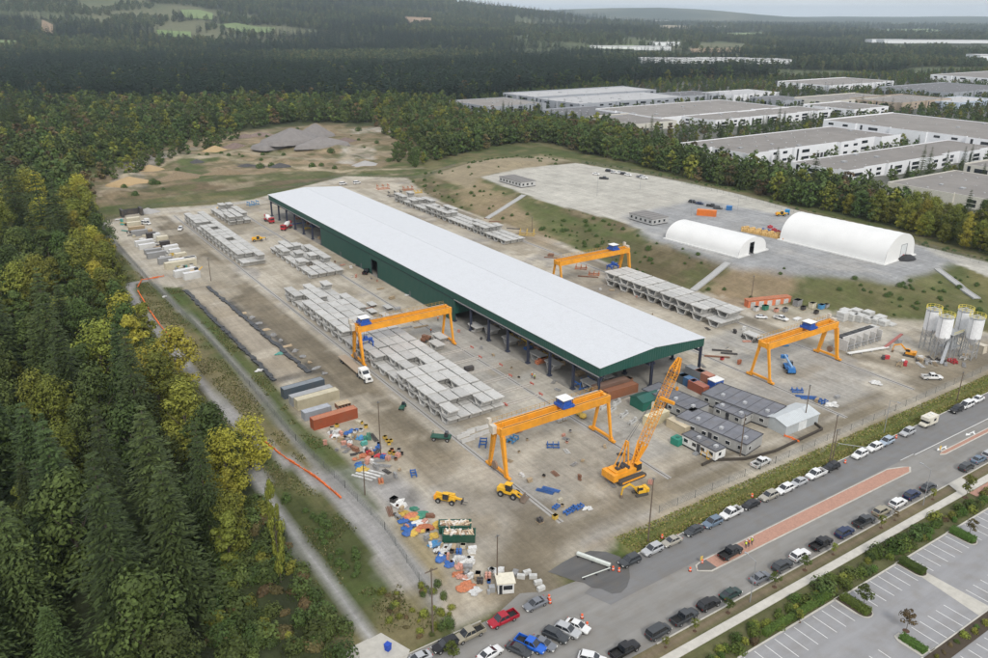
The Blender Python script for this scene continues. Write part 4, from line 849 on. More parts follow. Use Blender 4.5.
def crawler_crane():
    c = G(625,476); t = thing('crawler_crane', 'bright orange crawler crane with a long lattice boom rising past the green roof', 'crane', (c[0], c[1], 0), 0.0)
    B = OR; a = .0
    for y in (-2.4, 1.9): MB().extr([(-4,.25),(-3.4,0),(3.4,0),(4,.25),(4,.8),(3.4,1.15),(-3.4,1.15),(-4,.8)], y-.5, y+.5, 'y').build('track', mat('track_steel', (.07,.065,.06), .8), t)
    for y in (-2.4, 1.9): MB().b(-3.4,3.4,y-.56,y+.56,.35,.8).build('track_frame', B, t)
    MB().b(-4.6,3.0,-1.9,1.5,1.35,2.5).b(-4.6,-1.0,-1.75,1.35,2.5,3.2).build('machine_house', B, t); MB().b(-5.6,-4.2,-2.3,1.9,1.2,2.9).build('counterweight', B, t)
    MB().b(-3.6,-2.6,-1.2,-.2,3.2,3.7).tube((-1.8,-1.2,3.4),(-1.8,.9,3.4),.5,n=12).tube((-.3,-1.2,2.9),(-.3,.9,2.9),.55,n=12).build('winch_drum', DK, t)
    cb = MB().box(2.4,-1.5,2.6,1.6,1.0,1.7,0,.9,.95).build('cab', GL, t); MB().b(1.6,3.2,-2.05,-.95,3.42,3.55).build('cab_roof', B, cb)
    foot = Vector((2.0, -.2, 2.0)); tz = 25.0; tip = Vector((*G(680,358,tz), tz))-Vector((c[0], c[1], 0))
    d = (tip-foot).normalized(); sd = d.cross(Vector((0,0,1))).normalized(); up = sd.cross(d).normalized(); L = (tip-foot).length
    def lat(s0, s1, w0, w1, n, nm, th=.14, solid=False):
        m = MB(); pts = lambda s, w: [foot+d*s+sd*(a*w/2)+up*(b*w/2) for a, b in ((-1,-1),(1,-1),(1,1),(-1,1))]
        A = pts(s0, w0); Z_ = pts(s1, w1)
        for p, q in zip(A, Z_): m.bar(p, q, th)
        pr = A
        for k in range(1, n+1):
            f = k/n; cu = pts(s0+(s1-s0)*f, w0+(w1-w0)*f)
            for i in range(4): j = (i+1) % 4; m.bar(cu[i], cu[j], th*.6); m.bar(pr[i], cu[j] if k % 2 else cu[i], th*.55) if k % 2 else m.bar(pr[j], cu[i], th*.55)
            pr = cu
        m.build(nm, B, t)
    lat(0, L*.22, .5, 1.7, 4, 'boom_foot', .3); lat(L*.22, L*.88, 1.7, 1.7, 22, 'boom_lattice', .12); lat(L*.88, L, 1.7, .6, 4, 'boom_head', .26)
    q0 = foot+d*(L*.02); m = MB(); 
    for w in (-.75,.75): m.bar(foot+d*1.0+sd*w, foot+d*L*.2+sd*w, .25, .5)
    m.build('boom_plate', B, t)
    mast = foot+Vector((-2.2,.1,7.2)); m = MB()
    for y in (-.9,.7): m.bar((0,y,2.4),(mast.x,y*.5,mast.z),.28)
    m.bar((mast.x,-.5,mast.z),(mast.x,.4,mast.z),.3).bar((-3.6,-.8,2.5),(mast.x,-.4,mast.z),.16).bar((-3.6,.6,2.5),(mast.x,.3,mast.z),.16); m.build('back_mast', B, t)
    m = MB(); 
    for w in (-.35,.35): m.tube(Vector((mast.x, w, mast.z)), tip+sd*w, .045, n=5)
    m.tube(tip, tip+Vector((.0,0,-7.5)), .05, n=5); m.build('pendant_rope', DK, t); MB().box(tip.x,tip.y,tip.z-7.9,.5,.5,.9).build('hook_block', B, t)
    p = foot+d*(L*.62); MB().bar(p+up*1.0, p+up*1.5+sd*4.2, .5, .7).build('boom_platform', B, t)
crawler_crane()
def mixer(label, q, rz):
    t = thing('mixer_truck', label, 'mixer truck', (*G(*q), 0), rz, 'red and white mixer trucks'); R_ = mat('truck_red', (.45,.03,.04), .45)
    MB().b(2.6,4.4,-1.2,1.2,.8,2.9).build('cab', R_, t); MB().b(4.38,4.44,-1.0,1.0,1.8,2.6).b(3.2,4.0,-1.23,-1.2,1.8,2.5).b(3.2,4.0,1.2,1.23,1.8,2.5).build('window', GL, t); MB().b(-4.2,2.6,-.6,.6,.8,1.1).build('chassis', R_, t)
    o = MB(); pr = [(.5,0),(1.15,1.6),(1.2,3.2),(.55,5.2)]
    p0 = Vector((2.2,0,1.9)); dd = Vector((-1,0,.22)).normalized()
    for (r0, s0), (r1, s1) in zip(pr[:-1], pr[1:]): o.tube(p0+dd*s0, p0+dd*s1, r0, r1, n=14)
    o.build('drum', WH, t); MB().b(-4.4,-3.2,-.5,.5,2.2,3.3).b(-4.3,-3.4,-1,1,.9,1.3).build('chute', R_, t)
    for x in (3.4,-1.6,-2.9):
        for y in (-1.0,1.0): wheel(t,x,y,.5,.4)
mixer('red and white concrete mixer truck outside the far left corner of the hall', (269,222), -2.2+.7); mixer('red and white concrete mixer truck backed toward the open hall side', (287,229), -2.4)
t = thing('mobile_crane', 'blue telescopic lift truck parked under the right gantry', 'lift truck', (*G(789,371), 0), .9); bm_ = mat('lift_blue', (.03,.16,.42), .5)
MB().b(-3,3,-1.1,1.1,.7,1.4).b(-2.8,-1,-1,1,1.4,2.1).build('chassis', bm_, t); MB().bar((-2.5,0,2.2),(6.5,0,2.6),.6,.7,.4,.4).build('boom', mat('boom_light_blue', (.2,.35,.55), .5), t); MB().box(1.6,-.8,2.0,1.3,.8,1.2,0,.9,.9).build('cab', GL, t); MB().b(6.2,7.2,-1,1,1.4,2.4).build('work_basket', bm_, t)
for x in (-2,2):
    for y in (-1.1,1.1): wheel(t,x,y,.65,.5)
def buggy(label, q, rz, s=1):
    t = thing('utility_truck', label, 'yard truck', (*G(*q), 0), rz); t.scale = (s,)*3; g_ = mat('hunter_green', (.02,.09,.06), .55)
    MB().b(-3,1.3,-1,1,.9,1.15).b(1.3,2.0,-.9,.9,.7,1.3).build('deck', g_, t); MB().box(.9,0,1.75,.9,1.5,1.3,0,.85,.85).build('cab', GL, t); MB().bar((-2.6,-.7,1.1),(-2.6,-.7,2.2),.1).bar((-2.6,.7,1.1),(-2.6,.7,2.2),.1).bar((-2.6,-.7,2.2),(-2.6,.7,2.2),.1).build('headboard', g_, t)
    for x in (-2.1,1.3):
        for y in (-.95,.95): wheel(t,x,y,.5,.35)
buggy('dark green flat yard truck standing by the crane rail', (443,440), -.75); buggy('short dark green yard tug on the haul road edge', (403,408), .8, .65)
# orange box trailer etc on the upper yard
c = G(708,216,TZ); container('bright orange box container on the upper yard beyond the small shelter', c[0], c[1]+1, 9.5, -.95, (.80,.20,.03), z=TZ, Hh=3.0)
c = G(729,210,TZ); container('small blue container beside the orange one', c[0], c[1], 3, -.9, (.03,.17,.42), z=TZ, Hh=2.2)
c = G(787,214,TZ); container('small bright blue cabin by the back fence of the upper yard', c[0], c[1], 2.2, -.9, (.02,.25,.55), z=TZ, Hh=2.3)
def palletpile(label, loc, col, n, group, sx=1.2, sy=1.2, z=0, R=random):
    t = thing('pallet_stack', label, 'pallets', loc, R.uniform(-.3,.3), group); m = MB()
    for i in range(n): m.b(-sx/2,sx/2,-sy/2,sy/2,.2*i+.12,.2*i+.17).b(-sx/2,sx/2,-sy/2,-sy/2+.1,.2*i,.2*i+.12).b(-sx/2,sx/2,sy/2-.1,sy/2,.2*i,.2*i+.12).b(-sx/2,sx/2,-.05,.05,.2*i,.2*i+.12)
    m.build('board', col, t); return t
WD = mat('yellow_timber', (.55,.36,.14), .85, var=.25)
for i in range(22):
    f = i/21; px = 743+43*f; py = 229+9*f
    for k in (0, 1):
        c = G(px, py+k*2.2, TZ); m = MB().b(-.9,.9,-.9,.9,0,.25).b(-.8,.8,-.8,.8,.3,1.0+.4*((i*7+k) % 3)).b(-.85,.85,-.1,.1,.25,1.2); tag(m.build('timber_stack', WD, loc=(c[0], c[1], TZ)), 'yellow timber stack in the long row between the two white shelters', 'timber stack', 'timber stacks between the shelters').rotation_euler.z = -.9
for i, (px, py, col) in enumerate(((770,228,(.4,.05,.06)),(774,231,(.42,.04,.05)),(768,232,(.1,.13,.25)),(778,233,(.4,.06,.06)),(763,231,(.15,.2,.35)),(783,240,(.7,.25,.05)))):
    c = G(px, py, TZ); tag(MB().b(-1,1,-.8,.8,0,1.1).b(-.6,.7,-.9,.9,.2,.9).b(-.3,.3,-.3,.3,1.1,1.5).build('machine_crate', mat('crate%d' % i, col, .6), loc=(c[0], c[1], TZ)), ['dark red', 'red', 'navy', 'crimson', 'slate blue', 'orange'][i]+' machine crate among the timber stacks beside the large shelter', 'crate', 'crates between the shelters')
# flume strips down the bank
CONCF = mat('flume_concrete', (.36,.36,.35), .85)
for a, b, lab in (((524,195),(487,219),'pale concrete flume running down the bank at the left'), ((728,262),(693,291),'pale concrete flume running down the bank below the small shelter'), ((937,269),(975,308),'pale concrete flume running down the bank near the silos')):
    p = Vector((*G(*a, TZ), TZ+.1)); q = Vector((*G(*b), .15)); t = thing('drain_flume', lab, 'flume', tuple(p)); w = 1.4; o = (q-p); hd = Vector((o.y, -o.x, 0)).normalized()
    n = 14; L_ = MB(); E1 = MB(); E2 = MB(); pr = None
    for i in range(n+1):
        s = p+o*i/n; s.z = hgt(s.x, s.y)+.25
        if pr is not None: L_.bar(pr-p, s-p, 2.4, .25); E1.bar(pr-p+hd*1.25, s-p+hd*1.25, .25, .6); E2.bar(pr-p-hd*1.25, s-p-hd*1.25, .25, .6)
        pr = s
    L_.build('channel', CONCF, t); E1.build('side_kerb', CONCF, t); E2.build('side_kerb', CONCF, t)
# ---------------------------------------------------------------- cars
PAINTS = {}
def paint(nm, col, metal=.2, r=.3):
    if nm not in PAINTS: PAINTS[nm] = mat('car_'+nm, col, r, metal, var=.04, spec=.6)
    return PAINTS[nm]
for nm, col in dict(black=(.012,.012,.014), darkgrey=(.045,.05,.055), navy=(.012,.025,.075), green=(.015,.04,.035), white=(.72,.72,.71), silver=(.42,.43,.44), grey=(.17,.18,.20), bluegrey=(.13,.18,.24), beige=(.36,.34,.29), tan=(.30,.27,.20), red=(.38,.008,.025), blue=(.015,.12,.55), lightblue=(.35,.42,.50)).items(): paint(nm, col)
RIM = mat('rim_metal', (.25,.25,.25), .5); LAMP = mat('lamp_glass', (.8,.8,.75), .2); TAIL = mat('tail_lamp', (.35,.02,.02), .3)
def loft_sections(prof, w):   # prof: x, z0, z1, halfwidth
    rings = []
    for x, z0, z1, hw in prof: rings.append([(x, -hw*.92, z0), (x, -hw, z0+.18), (x, -hw, z1-.22), (x, -hw*.86, z1), (x, hw*.86, z1), (x, hw, z1-.22), (x, hw, z0+.18), (x, hw*.92, z0)])
    return rings
def car_proto(kind):
    t = thing('parked_'+{'sedan':'car','suv':'suv','pickup':'pickup','van':'van'}[kind], 'x', 'car')
    if kind == 'sedan': L, W = 4.7, 1.82; body = [(-2.35,.4,.85,.80),(-2.2,.28,.98,.88),(-1.3,.25,1.02,.91),(0,.22,1.0,.91),(1.2,.25,.96,.91),(2.1,.28,.82,.86),(2.35,.38,.68,.72)]; cab = [(-1.75,.98,.74),(-1.05,1.42,.62),(.35,1.44,.63),(1.15,.98,.76)]; rf = (-1.0,.32,1.45)
    if kind == 'suv': L, W = 4.8, 1.92; body = [(-2.4,.5,1.05,.86),(-2.3,.32,1.12,.93),(-1.3,.3,1.14,.96),(0,.3,1.12,.96),(1.2,.3,1.08,.96),(2.15,.32,1.0,.91),(2.4,.42,.85,.8)]; cab = [(-2.2,1.1,.82),(-1.85,1.66,.70),(.25,1.70,.70),(1.05,1.1,.82)]; rf = (-1.82,.22,1.71)
    if kind == 'pickup': L, W = 5.8, 2.0; body = [(-.9,.4,1.18,.99),(0,.38,1.18,1.0),(1.3,.38,1.15,1.0),(2.5,.42,1.1,.97),(2.9,.5,.95,.88)]; cab = [(-.85,1.15,.88),(-.7,1.82,.76),(.75,1.85,.76),(1.5,1.15,.88)]; rf = (-.68,.72,1.86)
    if kind == 'van': L, W = 5.0, 1.95; body = [(-2.5,.45,1.1,.9),(-2.4,.3,1.15,.95),(0,.3,1.15,.98),(1.5,.3,1.1,.97),(2.3,.32,.95,.9),(2.5,.42,.8,.8)]; cab = [(-2.4,1.12,.85),(-2.2,1.85,.75),(.8,1.88,.75),(1.8,1.1,.84)]; rf = (-2.17,.76,1.89)
    b = MB().loft(loft_sections(body, W))
    if kind == 'pickup': b.b(-2.9,-.9,-1.0,-.88,.5,1.2).b(-2.9,-.9,.88,1.0,.5,1.2).b(-2.9,-2.8,-.88,.88,.5,1.18).b(-2.8,-.9,-.88,.88,.5,.62)
    b.b(rf[0], rf[1], -cab[1][2], cab[1][2], rf[2]-.03, rf[2]+.015)
    for s in (-1, 1):
        pts = [(x, s*hw, z) for x, z, hw in cab]
        for p, q in zip(pts[:-1], pts[1:]): b.bar(p, q, .07)
        xm = (cab[1][0]+cab[2][0])/2+.1; b.bar((xm, s*cab[0][2]*1.02, cab[0][1]), (xm, s*cab[1][2], cab[1][1]), .09)
        b.b(cab[3][0]-.35, cab[3][0]-.2, s*W/2-.09 if s > 0 else -W/2-.13, s*W/2+.13 if s > 0 else -W/2+.09, 1.02, 1.17)
    o = b.build('body', paint('white', None) if False else PAINTS['white'], t)
    g = MB(); R_ = [[(x, -hw, z), (x, hw, z)] for x, z, hw in cab]
    v = [p for r in R_ for p in r]; g.add(v, [(0,1,3,2),(2,3,5,4),(4,5,7,6),(0,2,4,6),(1,7,5,3),(0,6,7,1)]); g.build('window', GL, t)
    x0, x1 = {'sedan':(-1.45,1.45),'suv':(-1.45,1.5),'pickup':(-1.75,1.9),'van':(-1.6,1.6)}[kind]; r = .33 if kind == 'sedan' else .39
    for x in (x0, x1):
        for s in (-1, 1): wheel(t, x, s*(W/2-.13), r, .26)
    for s in (-1, 1):
        MB().b(body[-1][0]-.2, body[-1][0]+.01, s*.62-.2, s*.62+.2, body[-1][2]-.22, body[-1][2]-.03).build('headlight', LAMP, t)
        rx = -L/2; MB().b(rx-.02, rx+.1, s*.72-.1, s*.72+.1, .75, .98).build('tail_light', TAIL, t)
    if kind == 'pickup': MB().b(-2.8,-.95,-.86,.86,.63,.66).build('bed_liner', BK, t)
    return t
PROTO = {}; USED = set(); wp = {k: car_proto(k) for k in ('sedan','suv','pickup','van')}
bpy.context.view_layer.update()
def fill_ch():
    for o in COL.objects:
        if o.parent: CH.setdefault(o.parent.name, []).append(o)
fill_ch()
def car(kind, colr_, q, rz, label, z=.0, group=None, s=1.0):
    c = q if len(q) == 3 else (*G(*q, z+.5), z)
    sw = {'car_white': PAINTS[colr_]}
    if kind not in USED:
        USED.add(kind); t = wp[kind]; t.location = c; t.rotation_euler = (0, 0, rz)
        CH_ = CH[t.name]
        for o in CH_:
            if o.data.materials[0].name == 'car_white': o.material_slots[0].link = 'OBJECT'; o.material_slots[0].material = PAINTS[colr_]
        protoswap[kind] = colr_
    else:
        t = copy_tree(wp[kind]); t.location = c; t.rotation_euler = (0, 0, rz)
        for o in NEWB(t): o.material_slots[0].link = 'OBJECT'; o.material_slots[0].material = PAINTS[colr_]
    t['label'] = label; t['category'] = {'sedan':'car','suv':'suv','pickup':'pickup truck','van':'van'}[kind]
    if group: t['group'] = group
    t.scale = (s,)*3; return t
protoswap = {}
def copy_tree(o, parent=None, swap=None):
    c = o.copy(); COL.objects.link(c); c.parent = parent; LAST.append(c)
    for ch in CH.get(o.name, []): copy_tree(ch, c, swap)
    return c
LAST = []
def NEWB(t):
    r = [o for o in LAST if o.type == 'MESH' and o.data.materials[0].name == 'car_white' and o.parent is t]; LAST.clear(); return r
NR = 'cars parked along the north kerb of the street'; SR = 'cars parked along the south kerb of the street'
n_ = [('sedan','silver',(412,651),'silver car at the left end of the kerb row by the concrete pad'),('suv','black',(443,642),'black hatchback between the silver car and the tan pickup'),('pickup','tan',(468,633),'tan pickup truck behind the red pickup'),
 ('pickup','red',(502.5,619),'bright red pickup truck at the kerb below the white shed'),('sedan','grey',(535,603.5),'grey hatchback nearest the yard gate, by an orange barrel'),('suv','darkgrey',(631,562),'dark grey car parked just right of the yard gate'),
 ('suv','silver',(654,551),'silver wagon second from the yard gate on its right'),('sedan','beige',(673,542),'beige sedan third from the yard gate on its right'),('sedan','darkgrey',(695,531.5),'charcoal sedan between the beige sedan and the blue grey suv'),
 ('suv','bluegrey',(713.5,523.5),'blue grey suv just behind a white pickup on the north kerb'),('pickup','white',(733.5,515),'white pickup on the north kerb opposite the brick median pickup'),('sedan','black',(752,505.5),'black sedan ahead of the white pickup on the north kerb'),
 ('suv','beige',(770,497),'pale beige suv next to a small orange cone on the grass'),('suv','white',(786.5,490.5),'white suv between the beige suv and a silver sedan'),('sedan','silver',(801.5,483.5),'silver sedan between two white vehicles on the north kerb'),
 ('pickup','white',(819,476),'white crew pickup second from the ditch crossing'),('suv','black',(835.5,469.5),'black suv last before the ditch crossing'),('suv','white',(862.5,456),'white suv first after the ditch crossing'),
 ('suv','white',(876,448.5),'white suv close behind another white suv after the ditch crossing'),('suv','lightblue',(889,443),'pale blue wagon just before the orange cone on the verge'),('suv','silver',(911,434),'silver grey suv between the orange cone and the camper'),
 ('suv','black',(960,411),'black jeep like suv with a white roofed vehicle behind it'),('van','white',(964,404.5),'white van right beside the black off-roader at the far end of the row'),('sedan','white',(980,400),'white car at the far right end of the north kerb'),('suv','grey',(971,406),'blue grey suv squeezed behind the white van at the far right')]
for k, cl_, q, lab in n_: x, y = G(q[0], q[1], .6); car(k, cl_, (x, 94.0+random.uniform(-.15,.15), .045), PI+random.uniform(-.02,.02), lab, group=NR)
s_ = [('pickup','black',(622,648),'black pickup with open bed at the bottom of the street'),('van','darkgrey',(657,631),'dark grey van second from the bottom on the south kerb'),('pickup','darkgrey',(684.5,617.5),'charcoal pickup with covered bed on the south kerb'),
 ('suv','black',(709,604.5),'black suv behind the charcoal pickup on the south kerb'),('sedan','green',(729.5,593),'dark green sedan beside a young tree on the south kerb'),('sedan','grey',(760,577.5),'grey coupe between two young trees on the south kerb'),
 ('suv','darkgrey',(781.5,565.5),'dark grey suv with roof rails next to a bright young tree'),('suv','white',(801,556),'white suv alone among dark cars on the south kerb'),('pickup','black',(821.5,544),'black pickup with a white patched hood in the south row'),
 ('suv','navy',(844.5,532.5),'navy blue suv in the south row'),('pickup','darkgrey',(863.5,521.5),'large charcoal pickup in the south row opposite the median tip'),('suv','tan',(883,512),'tan suv in the south row half behind a sapling'),
 ('suv','white',(898.5,503.5),'white and black hatchback in the south row'),('suv','navy',(914,496),'dark blue suv second from the crossing ramp in the south row'),('sedan','darkgrey',(929.5,487.5),'charcoal hatchback nearest the crossing ramp in the south row'),
 ('suv','darkgrey',(968,467.5),'dark suv first beyond the crossing ramp'),('sedan','bluegrey',(981,460.5),'blue grey car second beyond the crossing ramp'),('suv','silver',(990,455),'silver suv third beyond the crossing ramp')]
for k, cl_, q, lab in s_: x, y = G(q[0], q[1], .6); car(k, cl_, (x, 76.7+random.uniform(-.15,.15), .02), random.uniform(-.03,.03), lab, group=SR)
ang = -1.15
for k, cl_, q, lab in [('sedan','darkgrey',(519,650),'dark car at the left end of the angled row'),('pickup','blue',(530.6,645),'bright blue pickup in the angled row at the bottom'),('sedan','grey',(543.5,643.7),'grey sedan right of the blue pickup'),('suv','darkgrey',(555.7,636),'dark grey suv in the middle of the angled row'),('suv','silver',(567.5,631),'silver wagon left of the last white sedan'),('sedan','white',(577.5,626.3),'white sedan at the right end of the angled row'),
                        ]:
    car(k, cl_, q, ang, lab, .02, 'cars parked at an angle in the junction', s=.97)
car('sedan','white',(490,654),.12,'white sedan at the bottom edge of the picture, left of the angled row', .02); car('suv','white',(592.5,660),-.9,'white roof of a car cut off by the bottom edge', .02)
car('pickup','black',(730.5,553),.05,'black pickup parked on the brick median', .16); car('pickup','white',(761,463),.05,'white pickup driving along the dirt lane beside the office blocks'); car('pickup','white',(932,377.5),-.6,'white pickup on the dirt lane below the silos')
car('suv','white',(180.5,229),-2.0,'white car driving beside the far left row of segments'); car('sedan','silver',(761.5,317),-.7,'silver car beside the orange walled stores',s=.9); car('pickup','white',(781,318.5),-1.4,'white pickup in front of the orange walled stores',s=.9)
car('van','white',(343,184),.2,'left white van behind the far end of the hall'); car('van','white',(357,183),.2,'right white van behind the far end of the hall'); car('pickup','black',(366.5,272),.8,'dark pickup backing into the door of the green wall')
for i, (px, py, c_) in enumerate(((609,171,'black'),(614,172.5,'silver'),(619,173,'white'),(624,174,'black'),(628,175,'white'),(641,177,'grey'),(644,178,'white'),(596,174,'white'),(604,178.5,'black'),(693,202,'black'),(700,203.5,'navy'),(712,206,'black'),(718,208,'darkgrey'))):
    car(['suv','sedan','pickup'][i % 3], c_, (px, py), -1.0+random.uniform(-.2,.2), '%s vehicle on the upper yard%s' % (c_.replace('darkgrey','dark grey'), ['',' by the fence corner',', first pale one',' beside a white one',', last of the fence row',', near the fence bend',' behind the grey one',' near the lamp post',' next to a pale one',', left of the orange container',' beside the black one near the orange container',', just behind the orange container',' touching the orange container']
        [i]), TZ, 'cars on the upper yard')
# camper
t = thing('camper', 'cream travel camper parked on the north kerb ahead of the black off-roader', 'camper', (G(932,423,1)[0], 93.9, .045), PI)
CR = mat('camper_cream', (.60,.57,.48), .5); MB().b(-2.6,1.2,-1.15,1.15,.6,2.7).b(.6,2.1,-1.1,1.1,1.9,2.75).build('house', CR, t); MB().loft(loft_sections([(1.2,.45,1.2,1.0),(2.4,.45,1.15,1.0),(3.0,.5,.95,.9)],2)).build('bonnet', CR, t); MB().b(1.25,2.0,-.95,.95,1.2,1.85).b(-1.5,-.4,-1.17,-1.15,1.4,2.1).b(-1.5,-.4,1.15,1.17,1.4,2.1).build('window', GL, t); MB().b(-1.6,-1,-.4,.4,2.7,2.95).b(0,.5,-.3,.3,2.7,2.85).build('roof_vent', WH, t)
for x in (-1.5,2.1):
    for y in (-.95,.95): wheel(t, x, y, .36, .26)
# ---------------------------------------------------------------- people
def person(label, q, rz, vest, z=0, s=1.0, arm=0, group='workers in bright vests'):
    c = q if len(q) == 3 else (*G(*q, z), z)
    P = [(0,0,.95),(0,0,1.2),(0,0,1.45),(0,0,1.58),(0,0,1.74),(.0,.20,1.43),(.05,.28,1.15),(.18,.25,.92),(0,-.20,1.43),(.04+arm*.3,-.30,1.16+arm*.15),(.16+arm*.3,-.27,.93+arm*.4),(0,.1,.9),(.08,.12,.5),(.02,.12,.06),(.14,.12,.03),(0,-.1,.9),(-.06,-.12,.5),(-.14,-.12,.06),(-.02,-.12,.03)]
    Rr = [.15,.16,.15,.06,.11,.07,.05,.04,.07,.05,.04,.1,.07,.05,.045,.1,.07,.05,.045]
    E_ = [(0,1),(1,2),(2,3),(3,4),(2,5),(5,6),(6,7),(2,8),(8,9),(9,10),(0,11),(11,12),(12,13),(13,14),(0,15),(15,16),(16,17),(17,18)]
    me = bpy.data.meshes.new('person'); me.from_pydata(P, E_, []); o = bpy.data.objects.new('person', me); COL.objects.link(o); o.location = c; o.rotation_euler.z = rz; o.scale = (s,)*3
    sk = o.modifiers.new('s', 'SKIN'); 
    for i, v in enumerate(me.skin_vertices[0].data if me.skin_vertices else []): v.radius = (Rr[i], Rr[i]); v.use_root = (i == 0)
    o.modifiers.new('d', 'SUBSURF').levels = 1; me.materials.append(mat('work_trousers', (.03,.035,.06), .9)); tag(o, label, 'person', group)
    MB().lathe([(.17,.98),(.20,1.2),(.21,1.42),(.10,1.5)], n=10).build('safety_vest', vest, o); MB().lathe([(.15,1.74),(.14,1.8),(.09,1.88),(.01,1.9)], n=10).build('hard_hat', mat('helmet_white', (.75,.75,.7), .4), o)
    MB().lathe([(.04,1.56),(.1,1.62),(.115,1.7),(.1,1.76)], n=10).build('face', mat('skin', (.42,.25,.17), .6), o); return o
VY = mat('vest_yellow', (.65,.72,.05), .7); VO = mat('vest_orange', (.85,.22,.03), .7)
for q, r, v, lab, z in (((745.5,548),.5,VY,'worker in yellow vest standing left behind the black median pickup',.16),((748.5,546.5),2,VO,'worker in orange vest in the middle of the group on the brick median',.16),((751.5,544.5),3.5,VY,'worker in yellow vest at the right of the group on the brick median',.16),((532,378),1,VO,'worker standing on the slab beside the open hall',0),((534.5,379.5),2.5,VY,'worker in yellow vest on the slab beside the open hall',0),((438,321),1,VO,'worker in orange vest near the second gantry right leg',0),((431,333),1,VO,'worker in orange vest beside the timber left of the second gantry leg',0)): person(lab, q, r, v, z)
# ---------------------------------------------------------------- poles, lamps, cones
POLEW = mat('pole_wood', (.13,.10,.075), .9); POLEG = mat('pole_grey', (.33,.34,.35), .5, .3)
def pole(label, q, h, arm=0, rz=0, wood=True, z=0, lamp=False):
    c = G(*q, z); t = thing('utility_pole' if not lamp else 'lamp_post', label, 'pole' if not lamp else 'street lamp', (c[0], c[1], z), rz)
    MB().tube((0,0,-.2), (0,0,h), .16 if wood else .1, .1 if wood else .06, n=8).build('post', POLEW if wood else POLEG, t)
    if wood and arm: MB().b(-arm/2,arm/2,-.07,.07,h-.6,h-.45).b(-.3,-.2,-.05,.05,h-.45,h-.2).b(.2,.3,-.05,.05,h-.45,h-.2).build('crossarm', POLEW, t)
    if wood and not arm: MB().b(-.5,.5,-.05,.05,h-.25,h-.15).b(-.1,.1,-.15,.15,h-.15,h+.1).build('floodlight', mat('pole_fitting', (.15,.15,.15), .6), t)  # plain bar and cap finishing the pole top, no lamp in it
    if lamp: MB().tube((0,0,h-.05),(0,lamp,h+.35),.05,.04,n=6).build('bracket', POLEG, t); MB().box(0,lamp,h+.35,.3,.8,.14).build('lamp_head', GALV, t)
    return t
def ph(base, top, z=0):
    c = G(*base, z); best = min((abs(PR(c[0], c[1], z+h*.25)[1]-top), h*.25) for h in range(8, 90)); return best[1]
for b, tp_, a, lab in (((433,635),568,2.4,'tall wooden pole at the corner of the grass by the concrete pad'),((648,541),478,0,'wooden pole on the verge left of the yard pickup lane'),((497,587),535,0,'thin pole standing next to the white shed'),((381,459),402,0,'thin pole at the corner of the colourful material store'),((365,495),462,0,'short pole beside the white planks'),
      ((804,424),385,0,'slim pole at the back of the light grey metal building'),((829,465),415,0,'wooden pole at the ditch crossing'),((740,456),415,0,'slim pole in front of the largest office block'),((211,281),258,0,'slim pole at the head of the sand strip'),((532,232),217,0,'slim pole at the toe of the bank'),((751,300),276,0,'slim pole behind the orange walled stores'),((832,462),430,0,'second pole just behind the ditch crossing pole'),((957,400),372,0,'slim pole by the ditch at the far right')):
    pole(lab, b, ph(b, tp_), a)
for b, tp_, lab in (((597,196),176,'lamp post in the middle of the upper yard'),((691,216),200,'lamp post near the smaller white shelter'),((737,215),197,'lamp post by the back fence of the upper yard'),((640,189),178,'far lamp post of the upper yard')): pole(lab, b, ph(b, tp_, TZ), 0, 0, False, TZ, lamp=.8)
for b, lab, rz in (((750,602),'grey street lamp on the south verge nearest the camera',0),((923,505),'grey street lamp on the south verge near the crossing',0),((884,432),'grey street lamp on the north verge below the silos',PI),((1000,470),'grey street lamp beyond the crossing',0)): pole(lab, b, 9.0, 0, rz, False, 0, lamp=2.2)
def cone(q, label, z=.03):
    t = thing('traffic_barrel', label, 'traffic barrel', (*G(*q, z), z), 0, 'orange traffic barrels'); t.scale = (.8,.8,.85); MB().lathe([(.32,.0),(.28,.5),(.24,1.0)], n=12).build('barrel', mat('safety_orange', (.80,.12,.04), .6), t); MB().lathe([(.3,.45),(.285,.62)], n=12).build('reflective_band', WH, t); MB().lathe([(.42,0),(.42,.07)], n=12).build('base', BK, t)
for q, lab in (((549,598.5),'orange barrel beside the grey hatchback'),((550,603),'orange barrel nearest the street by the grey hatchback'),((582,618),'orange barrel behind the last white sedan'),((587,626),'orange barrel at the right of the angled row'),((613,570),'orange barrel at the tip of the white gate beam'),((619,571.5),'orange barrel on the dark apron, right of the gate beam tip'),((690,571),'orange barrel alone before the median nose'),((662,538),'orange barrel on the grass behind the silver wagon'),((752,497),'orange marker on the grass above the black sedan'),((845,463),'orange marker left of the white suv by the crossing'),((896,438),'orange marker on the verge ahead of the pale blue wagon'),((702,563),'orange barrel on the dark median nose')): cone(q, lab)
for i, (q, lab) in enumerate((((818,168),''),)): pass
for (px, py) in ((939.5,452),):
    t = thing('median_sign', 'small yellow and white sign on the tip of the far median', 'sign', (*G(px,py,.15), .15), 0); MB().tube((0,0,0),(0,0,1.5),.05,n=6).build('post', GALV, t); MB().b(-.35,.35,-.03,.03,.6,1.7).build('sign_board', PAINTY, t)
t = thing('median_sign', 'small yellow marker sign on the dark median nose', 'sign', (*G(701,563,.16), .16), 0); MB().tube((0,0,0),(0,0,1.6),.05,n=6).build('post', GALV, t); MB().b(-.3,.3,-.03,.03,.7,1.6).build('sign_board', PAINTY, t)
